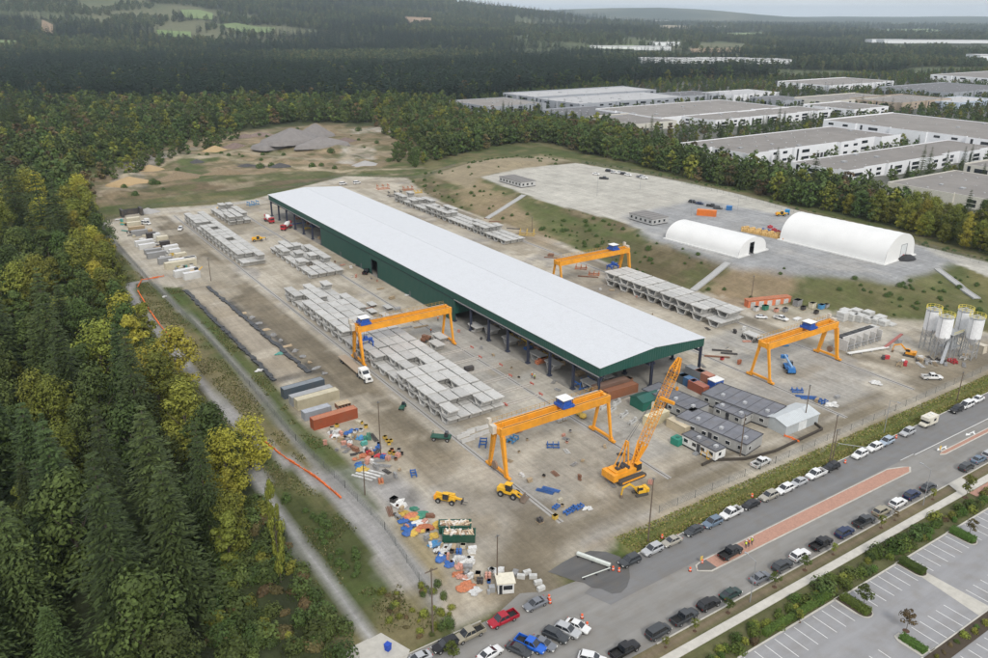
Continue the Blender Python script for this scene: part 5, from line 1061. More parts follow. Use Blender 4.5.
# gate beams
for a, b, w, lab in (((577,556),(610,568),.7,'long white gate barrier lying across the yard entrance'),((582,580),(610,570),.14,'thin grey boom bar across the yard entrance')):
    p, q = G(*a), G(*b); t = thing('gate_barrier', lab, 'gate', (p[0], p[1], .1), math.atan2(q[1]-p[1], q[0]-p[0])); L = math.hypot(q[0]-p[0], q[1]-p[1]); MB().b(0,L,-w/2,w/2,.35,.35+.5*min(1,w*2)).build('beam', mat('gate_white', (.60,.63,.58), .6), t); m = MB(); [m.b(x-.1,x+.1,-w/2-.2,w/2+.2,0,.35) for x in (.4, L*.5, L-.4)]; m.build('foot', DK, t)
t = thing('guard_shed', 'small white gate house with pale flat roof and dark window at the yard entrance', 'shed', (*G(505,590), 0), -.45)
MB().b(-1.5,1.5,-1.3,1.3,.2,2.5).build('wall', mat('shed_white', (.6,.6,.58), .6), t); MB().b(-1.75,1.75,-1.55,1.55,2.5,2.75).build('roof', mat('shed_roof_cream', (.62,.58,.47), .6), t); MB().b(-.5,1.2,-1.36,-1.3,1.1,2.0).b(1.5,1.56,-.8,.6,1.1,2.0).b(-1.3,-.7,-1.35,-1.3,.2,2.2).build('window', GL, t); MB().b(-3.0,-1.9,-.5,.5,0,1.2).b(-3.4,-2.9,-.9,-.3,0,.8).build('generator', GALV, t)
t = thing('waste_bin', 'small blue bin alone on the concrete pad', 'bin', (*G(388,650,.06), .06), .4); MB().box(0,0,.65,.8,.8,1.2,0,1.15,1.15).build('bin_body', mat('bin_blue', (.01,.06,.40), .5), t); MB().b(-.5,.5,-.5,.5,1.25,1.35).build('lid', mat('bin_blue', (.01,.06,.40), .5), t)
# concrete blocks along the gate
for i, (px, py) in enumerate(((527,574),(533,578),(538,584),(541,590),(521,578))):
    c = G(px, py); tag(MB().b(-.75,.75,-.38,.38,0,.8).b(-.2,.2,-.15,.15,.8,.88).build('concrete_block', BW, loc=(c[0], c[1], 0)), 'grey concrete barrier block at the yard entrance', 'concrete block', 'barrier blocks at the gate').rotation_euler.z = random.uniform(-.9,.2)
# ---------------------------------------------------------------- loose materials
JC = dict(blue=(.02,.12,.40), sky=(.05,.25,.50), white=(.66,.66,.64), grey=(.30,.30,.30), red=(.50,.03,.04), orange=(.52,.17,.07), pink=(.55,.27,.20), yellow=(.60,.40,.06), green=(.03,.22,.14), rust=(.24,.11,.06), dark=(.05,.045,.045), wood=(.42,.32,.20), cream=(.60,.55,.42), teal=(.08,.35,.30))
CNAME = dict(sky='sky blue', pink='salmon', teal='teal')
def jm(c): return mat('goods_'+c, tuple(v*.85+.015 for v in JC[c]), .7, var=.3, scale=2, dirt=.45)
def goods(kind, col, q, s=1.0, where='', rz=None, z=0, group=None):
    rz = random.uniform(0, 3) if rz is None else rz; c = q if len(q) == 3 else (*G(*q, z), z); cn = CNAME.get(col, col); m = MB()
    g = group or ('loose goods '+where)
    if kind == 'tarp':
        for i in range(5): m.blob(random.uniform(-1.1,1.1)*s, random.uniform(-.9,.9)*s, .25*s, random.uniform(.6,1.3)*s, random.uniform(.6,1.1)*s, random.uniform(.2,.5)*s, random.randint(0, 9999), .5, 2)
        o = m.build('tarp_heap', jm(col), loc=c); tag(o, f'crumpled {cn} tarp {where}', 'tarpaulin', g)
    elif kind == 'tote':
        o = thing('tote_crate', f'{cn} crate tote {where}', 'crate', c, rz, g); m.b(-.6*s,.6*s,-.5*s,.5*s,.15,1.15*s).b(-.65*s,.65*s,-.55*s,.55*s,1.05*s,1.15*s); m.build('box', jm(col), o); MB().b(-.6*s,.6*s,-.5*s,-.3*s,0,.15).b(-.6*s,.6*s,.3*s,.5*s,0,.15).b(-.6*s,.6*s,-.1*s,.1*s,0,.15).build('pallet', jm('wood'), o)
    elif kind == 'stack':
        for i in range(random.randint(2,4)): m.box(random.uniform(-.15,.15), random.uniform(-.1,.1), .2+.36*i, 2.2*s*random.uniform(.8,1), 1.2*s*random.uniform(.8,1), .3, random.uniform(-.08,.08))
        m.b(-.9*s,-.7*s,-.6*s,.6*s,0,.08).b(.7*s,.9*s,-.6*s,.6*s,0,.08); o = m.build('material_stack', jm(col), loc=c); tag(o, f'stack of {cn} sheets {where}', 'material stack', g); o.rotation_euler.z = rz
    elif kind == 'bars':
        for i in range(7): m.tube((-2.6*s, -.5+.17*i, .15+.13*(i % 2)), (2.6*s, -.5+.17*i+random.uniform(-.1,.1), .15+.13*(i % 2)), .07, n=6)
        o = m.build('pipe_bundle', jm(col), loc=c); tag(o, f'{cn} pipes {where}', 'pipes', g); o.rotation_euler.z = rz
    elif kind == 'drums':
        o = thing('drum_group', f'{cn} drums {where}', 'drums', c, rz, g)
        for a, b_ in ((-.32,-.32),(.32,-.32),(-.32,.32),(.32,.32)): MB().lathe([(.27,.15),(.29,.4),(.27,.65),(.29,.8),(.27,1.05)], a, b_, 10).build('drum', jm(col), o)
        MB().b(-.65,.65,-.65,.65,0,.14).build('pallet', jm('wood'), o)
    elif kind == 'frame':
        for a in (-1, 1):
            m.b(-1.8*s,1.8*s,a*.8*s-.12,a*.8*s+.12,.2,.5)
            for b_ in (-1, 0, 1): m.b(b_*1.5*s-.1,b_*1.5*s+.1,a*.8*s-.1,a*.8*s+.1,0,1.3*s)
        for b_ in (-1, 0, 1): m.b(b_*1.5*s-.12,b_*1.5*s+.12,-.8*s,.8*s,.9*s,1.15*s)
        o = m.build('lifting_rig', jm(col), loc=c); tag(o, f'{cn} steel lifting frame {where}', 'lifting frame', g); o.rotation_euler.z = rz
    return o
random.seed(5)
W1_ = 'in the colourful material store below the red container'
L1 = [('tote','yellow',(337,427)),('tote','cream',(332,430)),('tote','yellow',(366,428)),('tote','yellow',(362,424)),('stack','cream',(358,423)),('tarp','blue',(347,434)),('tarp','blue',(353,431)),('tarp','sky',(358,437)),('tarp','sky',(361,439)),('tote','white',(355,433)),('tote','white',(361,432)),('tarp','white',(335,437)),('stack','white',(338,434)),('tarp','white',(332,433)),('stack','pink',(341,435)),('bars','green',(369,437)),('bars','dark',(374,438)),
 ('drums','white',(350,445)),('stack','pink',(344,445)),('stack','grey',(348,442)),('stack','rust',(353,449)),('stack','rust',(356,451)),('bars','dark',(359,454)),('drums','dark',(366,452)),('tarp','orange',(357,458)),('tarp','orange',(362,457)),('drums','red',(369,455)),('tarp','red',(379,457)),('tarp','blue',(357,465)),('tarp','sky',(361,466)),('tarp','yellow',(363,470)),('tote','grey',(372,460)),('tarp','blue',(377,449)),('tote','blue',(379,446)),('stack','teal',(364,445)),('stack','white',(371,463)),
 ('tote','yellow',(387,442)),('tote','yellow',(389,445)),('tote','yellow',(391,442)),('tote','yellow',(385,439)),('tote','orange',(392,452)),('tote','yellow',(394,455)),('tote','yellow',(390,454)),('drums','pink',(388,460)),('drums','pink',(398,457)),('tarp','grey',(386,457)),('tote','dark',(402,455)),('tote','grey',(399,452)),('bars','grey',(382,466)),('stack','grey',(376,469)),('drums','orange',(371,456)),('stack','cream',(350,440)),('drums','green',(366,440)),('tote','grey',(345,440)),('stack','wood',(341,442)),('tarp','dark',(374,455)),('stack','pink',(368,463)),('drums','blue',(383,459))]
DIRN = ['nearest the red container','toward the haul road','toward the grass strip','at the store middle','at the lower end']
def near_word(q, a, b):
    return a
for i, (k, cl_, q) in enumerate(L1):
    w = 'just below the red container' if q[1] < 433 else 'in the upper middle of the material store' if q[1] < 444 else 'in the middle of the material store' if q[1] < 455 else 'at the lower end of the material store'
    w += (', on the haul road side' if q[0]-340 > (q[1]-425)*1.0+12 else ', on the grass side' if q[0]-340 < (q[1]-425)*.75-2 else '')
    goods(k, cl_, q, random.uniform(.6,.85), w, group='goods in the material store')
for px, py in ((362,478),(366,476),(370,474),(374,472)): q = G(px, py); tag(MB().b(-.28,.28,-2.8,2.8,.03,.22).build('plank_bundle', jm('white'), loc=(q[0], q[1], 0)), 'long white plank lying below the material store', 'plank', 'white planks below the store').rotation_euler.z = .55
goods('tarp','white',(401,504),1.0,'beside the dark box above the blue tarpaulins'); goods('tote','dark',(394,503),1.2,'left of the white tarpaulin by the path'); goods('frame','blue',(413.5,475),.7,'on the stained ground near the haul road'); goods('drums','orange',(381,483),.8,'at the foot of the short pole')
W2_ = 'between the dumpsters and the path'
for k, cl_, q in [('tarp','yellow',(405,513)),('tarp','orange',(410,517)),('tarp','yellow',(415,519)),('tarp','green',(413,510)),('tarp','green',(422,516)),('tarp','blue',(405,522)),('tarp','blue',(409,528)),('tarp','blue',(407,533)),('tarp','orange',(420,529)),('tarp','yellow',(417,532)),('tarp','white',(418,524)),('tarp','orange',(426,527)),('tarp','orange',(433,529)),('tarp','yellow',(436,526)),('tote','dark',(428,533)),('tarp','yellow',(433,537)),('stack','rust',(430,517)),('bars','rust',(390,512)),('stack','pink',(425,523))]:
    goods(k, cl_, q, random.uniform(.7,1.0), W2_+(', upper end' if q[1] < 519 else ', by the dumpsters' if q[0] > 424 else ''), group='goods beside the dumpsters')
for k, cl_, q in [('tarp','sky',(434,545)),('tarp','white',(439,551)),('tarp','white',(443,554)),('tarp','white',(447,549)),('tarp','blue',(441,559)),('tarp','blue',(444,556)),('tarp','blue',(450,564)),('tote','cream',(463,548)),('tote','yellow',(470,551)),('stack','wood',(454,550)),('tarp','white',(456,559)),('stack','white',(461,561)),('tarp','white',(465,562)),('stack','grey',(468,568)),('tote','dark',(452,553)),('tarp','pink',(459,567)),('tote','white',(469,560)),
     ('tarp','orange',(458,575)),('tarp','pink',(461,578)),('tarp','white',(470,577)),('tote','dark',(478,577)),('drums','dark',(480,583)),('drums','pink',(488,578)),('tarp','orange',(465,586)),('tarp','orange',(470,587)),('tarp','white',(475,592)),('tote','blue',(489,583)),('tote','grey',(492,572)),('stack','grey',(515,574)),('tarp','white',(497,571)),('stack','white',(472,553)),('drums','blue',(459,554))]:
    goods(k, cl_, q, random.uniform(.6,.95), ('below the dumpsters' if q[1] < 566 else 'left of the white gate house')+(', street side' if q[0] > 462 else ', path side'), group='goods near the gate house')
for k, cl_, q, s, lab, rz in [('frame','blue',(553,447),.9,'with white feet on the open pad of the near gantry',-.6),('frame','sky',(513,441),.9,'under the left end of the near gantry',.4),('frame','blue',(483,445),1,'left of the near gantry legs',.9),('bars','orange',(518,432),.4,'small, under the near gantry girder',0),('drums','white',(559,422),1.1,'under the near gantry',0),('drums','white',(564,420),1.1,'under the near gantry, nearer the rail',0),
    ('bars','blue',(545,492),.8,'left of a matching bundle on the open pad',-1.05),('bars','blue',(551,490),.8,'right of a matching bundle on the open pad',-1.05),('frame','blue',(556,508),.5,'leftmost of the group near the end of the rail',.3),('frame','blue',(568,513),.6,'left middle of the group near the end of the rail',.2),('frame','blue',(573,510),.6,'right middle of the group near the end of the rail',.4),('frame','blue',(579,508),.6,'right one of the group near the end of the rail',.1),('tarp','white',(588,509),.6,'at the end of the blue frame group',0),
    ('stack','wood',(530,482),.6,'on the pad right of the near gantry leg',0),('stack','cream',(560,501),.6,'with a black box near the rail end',.2),('tote','yellow',(555,519),.9,'right at the rail end',.2),('drums','dark',(540,522),.6,'just outside the rail end',0),('frame','blue',(797,392),.9,'left of the long blue beams by the right gantry rail',-.7),('bars','blue',(806,397),1.1,'in front of the right gantry by its rail',-.75),('bars','blue',(811,399),1.1,'in front of the right gantry, second of two',-.75),('frame','blue',(823,403),.7,'right of the long blue beams',-.2),('stack','wood',(817,402),.7,'between the blue beams and the last frame',.2),('tarp','white',(833,406),1.0,'at the corner of the right pad',0),
    ('tarp','white',(876,384),1.0,'by the far corner of the right pad',0),('stack','grey',(837,398),.8,'on the right pad corner',0),('bars','dark',(722,351),1.2,'near the right gantry left leg',-.8),('bars','dark',(729,354),1.0,'near the right gantry left leg, nearer the rail',-.8),('tote','red',(722,360),.8,'small, beside the rust beam',0),('bars','rust',(717,357),1.5,'long, beside the red drum',-.75),('stack','orange',(739,364),.6,'at the rail foot of the right gantry',0),('frame','dark',(747,338),1.0,'below the end of the right segment row',-.6),('frame','dark',(757,342),1.0,'next to the single segment',-.5),
    ('bars','sky',(783,346),.7,'under the right gantry girder',-.5),('stack','white',(797,320),1.5,'beside the right gantry trolley',.1),('frame','blue',(615,258),1.4,'beneath the farthest gantry',-.2),('frame','orange',(581,269),1.4,'between the farthest gantry legs',-.8),('frame','orange',(594,275),1.3,'in front of the farthest gantry',-.8),('bars','rust',(588,277),1.6,'on the ground by the farthest gantry',-.8),('stack','rust',(551,256),1.3,'left of the farthest gantry',-.8),('bars','rust',(553,258),1.5,'left of the farthest gantry, next to the stack',-.8),('frame','orange',(652,284),1.4,'behind the right segment row, left one',-.7),('frame','orange',(662,288),1.4,'behind the right segment row, middle one',-.7),('frame','orange',(668,291),1.2,'behind the right segment row, right one',-.7),
    ('frame','yellow',(527,235),2.2,'long, on the track below the bank',-.75),('bars','dark',(514,229),1.4,'on the track below the bank',-.75),('bars','rust',(498,222),1.8,'at the toe of the bank',-.75),('bars','rust',(492,219),1.6,'at the toe of the bank near the flume',-.75),('frame','orange',(383,189),2.2,'on the far track behind the hall, left',-.2),('frame','dark',(395,196),2.4,'on the far track behind the hall, right',-.2),('frame','orange',(408,190),1.8,'by the toe of the bank behind the hall',-.2),('frame','yellow',(418,193),1.4,'beside the orange one behind the hall',-.2),
    ('frame','sky',(253,205),1.8,'outside the far end of the hall',.2),('stack','dark',(433,386-1),0,'',0)]:
    if s: goods(k, cl_, q, s, lab, rz)
for px, py in ((463,437),(468,434),(473,431),(468,441),(476,437),(484,434),(482,429)):
    q = G(px, py); m = MB().extr([(-.4,0),(.4,0),(.3,.2),(.1,.9),(-.1,.9),(-.3,.2)], -1.9, 1.9); tag(m.build('concrete_barrier', SEG, loc=(q[0], q[1], .03)), 'pale concrete barrier lying left of the near gantry', 'concrete barrier', 'barriers by the near gantry').rotation_euler.z = random.uniform(-.05,.05)
for q, lab in (((579,415),'left round yellow bag under the near gantry'),((583,418),'right round yellow bag under the near gantry')): c = G(*q); tag(MB().blob(0,0,.6,1.1,1.0,.7,4,.12).build('yellow_bag', jm('yellow'), loc=(c[0], c[1], 0), smooth=True), lab, 'bag')
for px, py, lab in ((604,408,'white precast bracket left of the green shed'),((612,411,'white precast bracket in front of the green shed')),((624,416,'white precast beam left of the crane boom')),((633,423,'white precast beam by the crane boom')),((617,404,'white precast panel near the rusty container'))):
    c = G(px, py); t = thing('precast_bracket', lab, 'concrete piece', (c[0], c[1], 0), .3); MB().b(-1.7,1.7,-.5,-.2,0,.5).b(-1.7,1.7,.3,.6,0,.5).build('beam', BW, t); MB().b(-1.6,-1.1,-.3,.4,.5,1.2).b(1.0,1.5,-.3,.4,.5,1.2).build('upright', BW, t)
for i, (px, py) in enumerate(((397,322),(405,318),(413,314),(405,328),(416,322),(423,318),(421,327),(398,311),(379,321),(367,309),(392,299),(366,318))):
    goods('stack' if i % 3 else 'bars', ['wood','rust','wood','grey'][i % 4], (px, py), 1.0, 'on the littered ground right of the second gantry girder' if px > 395 else 'on the littered ground behind the second gantry trolley', -.0+random.uniform(-.2,.2), group='timber by the second gantry')
c = G(426,341); t = thing('skid_machine', 'rust brown machine with timber beside the lone segment', 'machine', (c[0], c[1], 0), .4); MB().b(-1.8,1.8,-.9,.9,.5,1.4).b(-1.2,0,-.8,.8,1.4,2.3).build('body', jm('rust'), t)
for x in (-1.1,1.1):
    for y in (-.9,.9): wheel(t, x, y, .5, .35)
t = thing('compressor', 'small dark grey compressor box alone on the slab', 'compressor', (*G(469,371), 0), -.1); MB().b(-1.4,1.4,-.7,.7,.3,1.5).build('housing', jm('dark'), t); MB().b(-1.3,-.9,-.6,.6,0,.3).b(.9,1.3,-.6,.6,0,.3).build('skid', DK, t)
for i in range(130):
    a_ = i % 5
    if a_ == 0: q = (random.uniform(325,400), 0); q = (q[0], 425+(q[0]-325)*.45+random.uniform(0,22)); w = 'scattered in the material store below the red container'
    elif a_ == 1: q = (random.uniform(395,480), 0); q = (q[0], 505+(q[0]-395)*.8+random.uniform(0,14)); w = 'scattered between the dumpsters and the gate house'
    elif a_ == 2: x_, y_ = random.uniform(126, 136), random.uniform(155, 345); q = (x_, y_, .03); w = 'on the ground along the green hall'
    elif a_ == 3: x_, y_ = random.uniform(94, 122), random.uniform(113, 158); q = (x_, y_, .03); w = 'on the open pad under the nearest gantry'
    else: x_, y_ = random.uniform(178, 222), random.uniform(150, 235); q = (x_, y_, .03); w = 'on the ground behind the hall beside the segment row'
    goods(['stack','bars','tote','stack'][i % 4] if a_ < 2 else ['bars','stack','tote'][i % 3], ['wood','grey','rust','dark','white','pink','wood','grey'][(i*3) % 8], q, random.uniform(.3,.6), w, group='small clutter '+w.split(' the ')[-1])
# stores behind the right gantry (orange walls, tents)
c = G(770,306); t = thing('store_row', 'long low orange and white store shed against the bank', 'shed', (c[0], c[1]+.5, 0), -.3); MB().b(-9,9,-.2,2.4,0,2.6).build('wall', mat('store_orange', (.62,.18,.08), .6, dirt=.3), t); MB().b(-9.2,9.2,-.4,2.6,2.6,2.8).build('roof', jm('orange'), t); m = MB(); [m.b(x-1,x+1,-.27,-.2,0,2.1) for x in (-7,-3.5,0,3.5,7)]; m.build('door', jm('white'), t)
for px, py, cl_, s in ((756,311,'white',1.5),(765,310,'green',1.6),(776,312,'pink',1.2),(785,312,'grey',1.4),(797,306,'grey',2.2),(803,310,'dark',1.3),(812,308,'cream',1.8),(821,309,'sky',1.6),(816,314,'dark',1.2),(826,308,'grey',1.4)): goods('tote', cl_, (px, py), s, 'in the row of stores against the bank', 0, group='crates against the bank')
for i in range(16): px = 716+random.uniform(0,26); goods(['stack','tote','bars','frame'][i % 4], ['teal','grey','grey','white','dark'][i % 5], (px, 302+(px-716)*.35+random.uniform(-1,6)), 1.0, 'in the jumble behind the right segment row', group='jumble behind the segments')
for i in range(22): goods(['stack','bars','stack','frame'][i % 4], ['grey','white','wood','dark','red'][i % 5], (870+random.uniform(0,95), 358+random.uniform(0,8)), .8, 'on the ground below the silos', group='litter below the silos')
# inside the hall: moulds and goods visible in the shade
for i in range(46):
    y = random.uniform(153, 224) if i < 30 else random.uniform(348, 408); x = random.uniform(137.5, 152)
    goods(['frame','stack','bars','tote'][i % 4], ['yellow','rust','wood','blue','grey','orange','yellow'][i % 7], (x, y, .05), random.uniform(1,1.8), 'in the shade of the hall, near end' if i < 30 else 'in the shade of the hall, far end', 0, group='goods inside the hall')
# compound at the far left
L3 = [('container',(130,222),8,'cream'),('container',(131,227),8,'cream'),('container',(146,224),3,'white'),('container',(133,231),9,'wood'),('container',(136,236),9,'grey'),('container',(146,234),5,'wood'),('container',(149,238),5,'dark'),('container',(140,246),10,'white'),('container',(143,249),9,'white'),('container',(160,241),6,'cream'),('container',(155,238),4,'white'),('container',(163,247),5,'dark'),('container',(152,258),10,'grey'),('container',(149,254),9,'grey'),('container',(170,250),6,'white'),('container',(166,252),5,'white'),('container',(172,255),6,'white'),('container',(178,258),6,'cream'),('container',(162,264),7,'grey'),('container',(187,262),6,'white'),('container',(173,268),16,'cream'),('container',(176,264),14,'white'),('container',(183,275),9,'white'),('container',(188,279),8,'white'),('container',(177,277),5,'white')]
WHR = ['at the far corner of the left compound','in the upper part of the left compound','in the middle of the left compound','in the lower part of the left compound']
for i, (k, q, L, cl_) in enumerate(L3):
    c = G(*q); container(f'{CNAME.get(cl_,cl_)} {"long" if L > 8 else "short"} store box {WHR[min(3, int((q[1]-215)/16))]}', c[0]+L*.2, c[1], L*.8, random.uniform(-.05,.1), JC[cl_], Hh=random.choice((2.2,2.5,2.7)), group='store boxes in the left compound')
c = G(126,217); t = thing('dark_gable_store', 'black framed store with two dark end walls at the far corner of the compound', 'shed', (c[0]+3, c[1]+2, 0), 0); MB().b(-5,-3.8,-3,3,0,3.8).b(4.2,5.6,-3,3,0,3.8).b(-3.8,4.2,2.4,3,0,3.0).build('wall', jm('dark'), t)
for i in range(70):
    f = random.random(); px = 118+f*66+random.uniform(-4,14); py = 219+f*56+random.uniform(-5,4)
    goods(['tote','stack','drums','tarp','bars'][i % 5], ['white','cream','wood','grey','dark','white','teal','yellow'][i % 8], (px, py), random.uniform(.8,1.3), WHR[min(3, int((py-215)/16))], group='goods in the left compound')
for q, lab in (((196,274),'yellow work machine at the lower end of the left compound'),): 
    t = thing('work_machine', lab, 'machine', (*G(*q), 0), .3); MB().b(-1.8,1.2,-.9,.9,.6,1.6).build('body', YL, t); MB().box(.4,0,2.1,1.2,1.2,1.2,0,.9,.9).build('cab', GL, t); MB().bar((1.2,0,1.2),(3.2,0,2.4),.3).build('arm', YL, t)
    for x in (-1.1,1.0):
        for y in (-.9,.9): wheel(t, x, y, .5, .35)
c = G(154,233); car('van','white',(146,223.5),-.9,'white van parked in the upper part of the left compound'); car('suv','black',(154,234),.2,'black suv in the upper part of the left compound')
for i in range(12):
    f = i/11; c = G(240+f*80, 316+f*62); tag(MB().blob(0,0,.1,random.uniform(.6,1.5),random.uniform(.5,1.2),random.uniform(.3,.7),i,.6,2).build('rubble_heap', jm('grey' if i % 3 else 'wood'), loc=(c[0]+2.2, c[1]+2, 0)), 'pale rubble heap beside the sand strip', 'rubble', 'rubble heaps beside the sand strip')
for s_, x in (('black lined bank along the grass side of the sand strip',66),('black lined bank along the haul road side of the sand strip',76.5)):
    n = 60; m = MB(); RR = random.Random(int(x)); o2 = 0
    for i in range(n): y0, y1 = 98*i/n, 98*(i+1)/n; sk_ = (-2.6 if x > 70 else -.6); n2_ = RR.uniform(-.35,.35); m.bar((sk_*y0/98+o2, y0, .1), (sk_*y1/98+n2_, y1+.05, .1), RR.uniform(.8,1.7), RR.uniform(.5,.9)); o2 = n2_
    tag(m.build('lined_bank', mat('black_liner', (.035,.037,.04), .5, var=.4, scale=1), loc=(x, 213, 0)), s_, 'bank')
goods('tarp','teal',(279,354),.8,'at the edge of the sand strip'); goods('tarp','white',(258,371),.7,'at the grass side of the sand strip'); goods('tarp','white',(165,297),.6,'on the grass beside the service path')
# gravel piles of the quarry
GP = mat('crushed_gravel', (.20,.185,.175), .95, var=.12, scale=.3, bump=.4)
def pile(label, q, r, h, seed, m_=GP, ry=None):
    c = G(*q); zz = hgt(*c); ry = ry or r; R = random.Random(seed); m = MB(); n = 40; k = 12; pr = []; ph_ = [R.uniform(0,6) for _ in range(4)]
    m.v = [(0,0,h)]
    for j in range(1, k+1):
        for i in range(n):
            a = 2*PI*i/n; f = j/k; w = 1+.12*math.sin(2*a+ph_[0])+.08*math.sin(5*a+ph_[1]); z = h*((1-f)**1.15*.8+.2*math.cos(f*1.5708))*(1+.12*math.sin(3*a+ph_[2])*f)-(2.0 if j == k else 0)+R.uniform(-.3,.3)*h*.12*(1-f*.5)
            m.v.append((r*f*w*math.cos(a), ry*f*w*math.sin(a), z))
    m.f = [(0, 1+i, 1+(i+1) % n) for i in range(n)]
    for j in range(k-1):
        for i in range(n): m.f.append((1+j*n+i, 1+(j+1)*n+i, 1+(j+1)*n+(i+1) % n, 1+j*n+(i+1) % n))
    o = m.build('gravel_pile', m_, loc=(c[0], c[1], zz-.2), fix=False, smooth=True); tag(o, label, 'gravel pile')
pile('tall grey gravel cone at the back of the quarry', (316,136), 17, 10, 1); pile('long grey gravel ridge in front of the cone', (292,148), 26, 9, 2, ry=17); pile('grey gravel ridge right of the long one', (322,150), 20, 6, 3, ry=12); pile('low grey gravel bank at the left of the ridge', (272,150), 14, 5, 4)
DP = mat('dark_spoil', (.07,.068,.068), .95, var=.3); pile('low black spoil heap in front of the hall end, left', (247,166), 9, 2.2, 5, DP, 5); pile('low black spoil heap in front of the hall end, right', (280,168), 9, 2.6, 6, DP, 5); pile('dark spoil heap in the bushes of the quarry', (197,163), 5, 2.5, 7, DP)
RP = mat('red_rubble', (.20,.15,.13), .95, var=.4); pile('brown rubble heap at the far left of the quarry', (245,137), 12, 3, 8, RP, 6); pile('brown rubble heap next to the far left one', (260,136), 12, 3.4, 9, RP, 6); pile('sandy mound at the left of the quarry', (150,170), 9, 3.5, 10, mat('ochre_sand', (.36,.26,.14), .95))
pile('pale gravel heap at the far corner of the compound', (148,212), 6, 2.5, 11, mat('pale_gravel', (.33,.32,.31), .95))
car('pickup','white',(337,150),-.6,'white truck between the gravel piles of the quarry', s=1.3)
for i, (q, r, h, m_) in enumerate((((215,150),14,5,MATS['ochre_sand']),((235,147),12,4,RP),((345,142),13,4,MATS['red_rubble']),((180,180),16,4.5,mat('brown_earth',(.19,.145,.09),.95,var=.3)),((130,185),15,4,MATS['ochre_sand']),((225,175),14,3.5,mat('brown_earth',(.19,.145,.09),.95,var=.3)),((365,165),12,3.5,MATS['pale_gravel'] if 'pale_gravel' in MATS else GP))):
    pile(['ochre earth heap at the upper edge of the quarry','reddish rubble heap left of the grey ridge','brown rubble heap right of the gravel cone','long brown earth bank in the lower left of the quarry','ochre earth bank at the left end of the quarry','brown earth heap at the lower middle of the quarry','pale gravel heap at the right of the quarry'][i], q, r, h, 20+i, m_, r*.45)
# ---------------------------------------------------------------- fences
FM = mat('fence_wire', (.16,.17,.16), .6, .3)
def fence(label, pts, h=2.2, sp=4.0, m_=None, wires=5, z=None, nm='chain_link_fence', th=.03):
    t = thing(nm, label, 'fence', (pts[0][0], pts[0][1], 0)); o = Vector((pts[0][0], pts[0][1], 0)); P_ = MB(); Wr = MB()
    for (ax, ay), (bx, by) in zip(pts[:-1], pts[1:]):
        L = math.hypot(bx-ax, by-ay); n = max(1, int(L/sp)); pr = None
        for i in range(n+1):
            x = ax+(bx-ax)*i/n; y = ay+(by-ay)*i/n; zz = hgt(x, y) if z is None else z; s = Vector((x, y, zz))-o
            P_.b(s.x-.04, s.x+.04, s.y-.04, s.y+.04, s.z, s.z+h)
            if pr is not None:
                for k in range(wires): e = Vector((0, 0, h*(k+1)/wires-.05)); Wr.bar(pr+e, s+e, th)
                for k in range(6): e = Vector((0, 0, .05)); a_ = pr.lerp(s, k/6); Wr.bar(a_+e, a_.lerp(s, .35)+Vector((0,0,h-.1)), th*.7)
            pr = s
    P_.build('posts', m_ or FM, t); Wr.build('wire_mesh', m_ or FM, t)
fence('tall chain link fence along the back edge of the upper yard', [G(*p, TZ) for p in ((582,163),(640,172),(700,188),(735,197),(800,214),(860,229),(919,246),(988,266))])
fence('chain link fence along the street side of the yard', [(112,103.2),(150,103.0),(200,103.2),(300,104.0)], 2.0, 5)
fence('chain link fence between the yard and the footpath', [G(*p) for p in ((88,213),(120,248),(152,285),(205,336),(250,387),(296,441),(345,488),(385,530),(432,600))], 2.0, 5)
fence('chain link fence at the far end of the yard', [G(*p) for p in ((105,222),(149,208),(211,203),(250,198),(345,176),(425,180),(455,168))], 2.0, 6)
SO = mat('safety_orange_mesh', (.75,.16,.03), .8, var=.3)
def netting(label, pts):
    t = None; m = MB()
    o = (pts[0][0], pts[0][1], 0)
    for (ax, ay), (bx, by) in zip(pts[:-1], pts[1:]):
        n = max(1, int(math.hypot(bx-ax, by-ay)/2)); 
        for i in range(n):
            a = Vector((ax+(bx-ax)*i/n-o[0], ay+(by-ay)*i/n-o[1], .05+.45)); b = Vector((ax+(bx-ax)*(i+1)/n-o[0], ay+(by-ay)*(i+1)/n-o[1], .5+random.uniform(-.15,.1))); m.bar(a, b, random.uniform(.06,.35), random.uniform(.2,.6)); m.b(a.x-.04,a.x+.04,a.y-.04,a.y+.04,0,1.1)
    tag(m.build('safety_netting', SO, loc=o), label, 'safety fence')
netting('orange safety netting beside the footpath, upper piece', [G(*p) for p in ((164,277),(142,281),(138,288))]); netting('orange safety netting beside the footpath, middle piece', [G(*p) for p in ((138,292),(150,312),(160,326),(176,345))]); netting('orange safety netting beside the footpath, long lower piece', [G(*p) for p in ((262,441),(285,459),(315,478),(341,499))])
netting('orange safety netting bundle below the office block', [G(*p) for p in ((784,437),(792,440),(799,443))])
# retaining edge round the office yard
rt = [G(*p) for p in ((702,466),(712,461),(745,460),(775,452),(822,430),(812,422))]
t = MB()
for a, b in zip(rt[:-1], rt[1:]): t.bar((a[0]-rt[0][0], a[1]-rt[0][1], .3), (b[0]-rt[0][0], b[1]-rt[0][1], .3), .4, .7)
tag(t.build('timber_edge', mat('dark_timber', (.06,.05,.04), .9), loc=(*rt[0], 0)), 'dark timber retaining edge round the office blocks', 'retaining edge')
tag(MB().tube((0,0,.7),(7,.0,.7),.08).tube((0,0,0),(0,0,.75),.06).tube((3.5,0,0),(3.5,0,.75),.06).tube((7,0,0),(7,0,.75),.06).build('guard_rail', GALV, loc=(*G(838,447), .3)), 'pale pipe rail at the ditch crossing', 'rail').rotation_euler.z = -.9
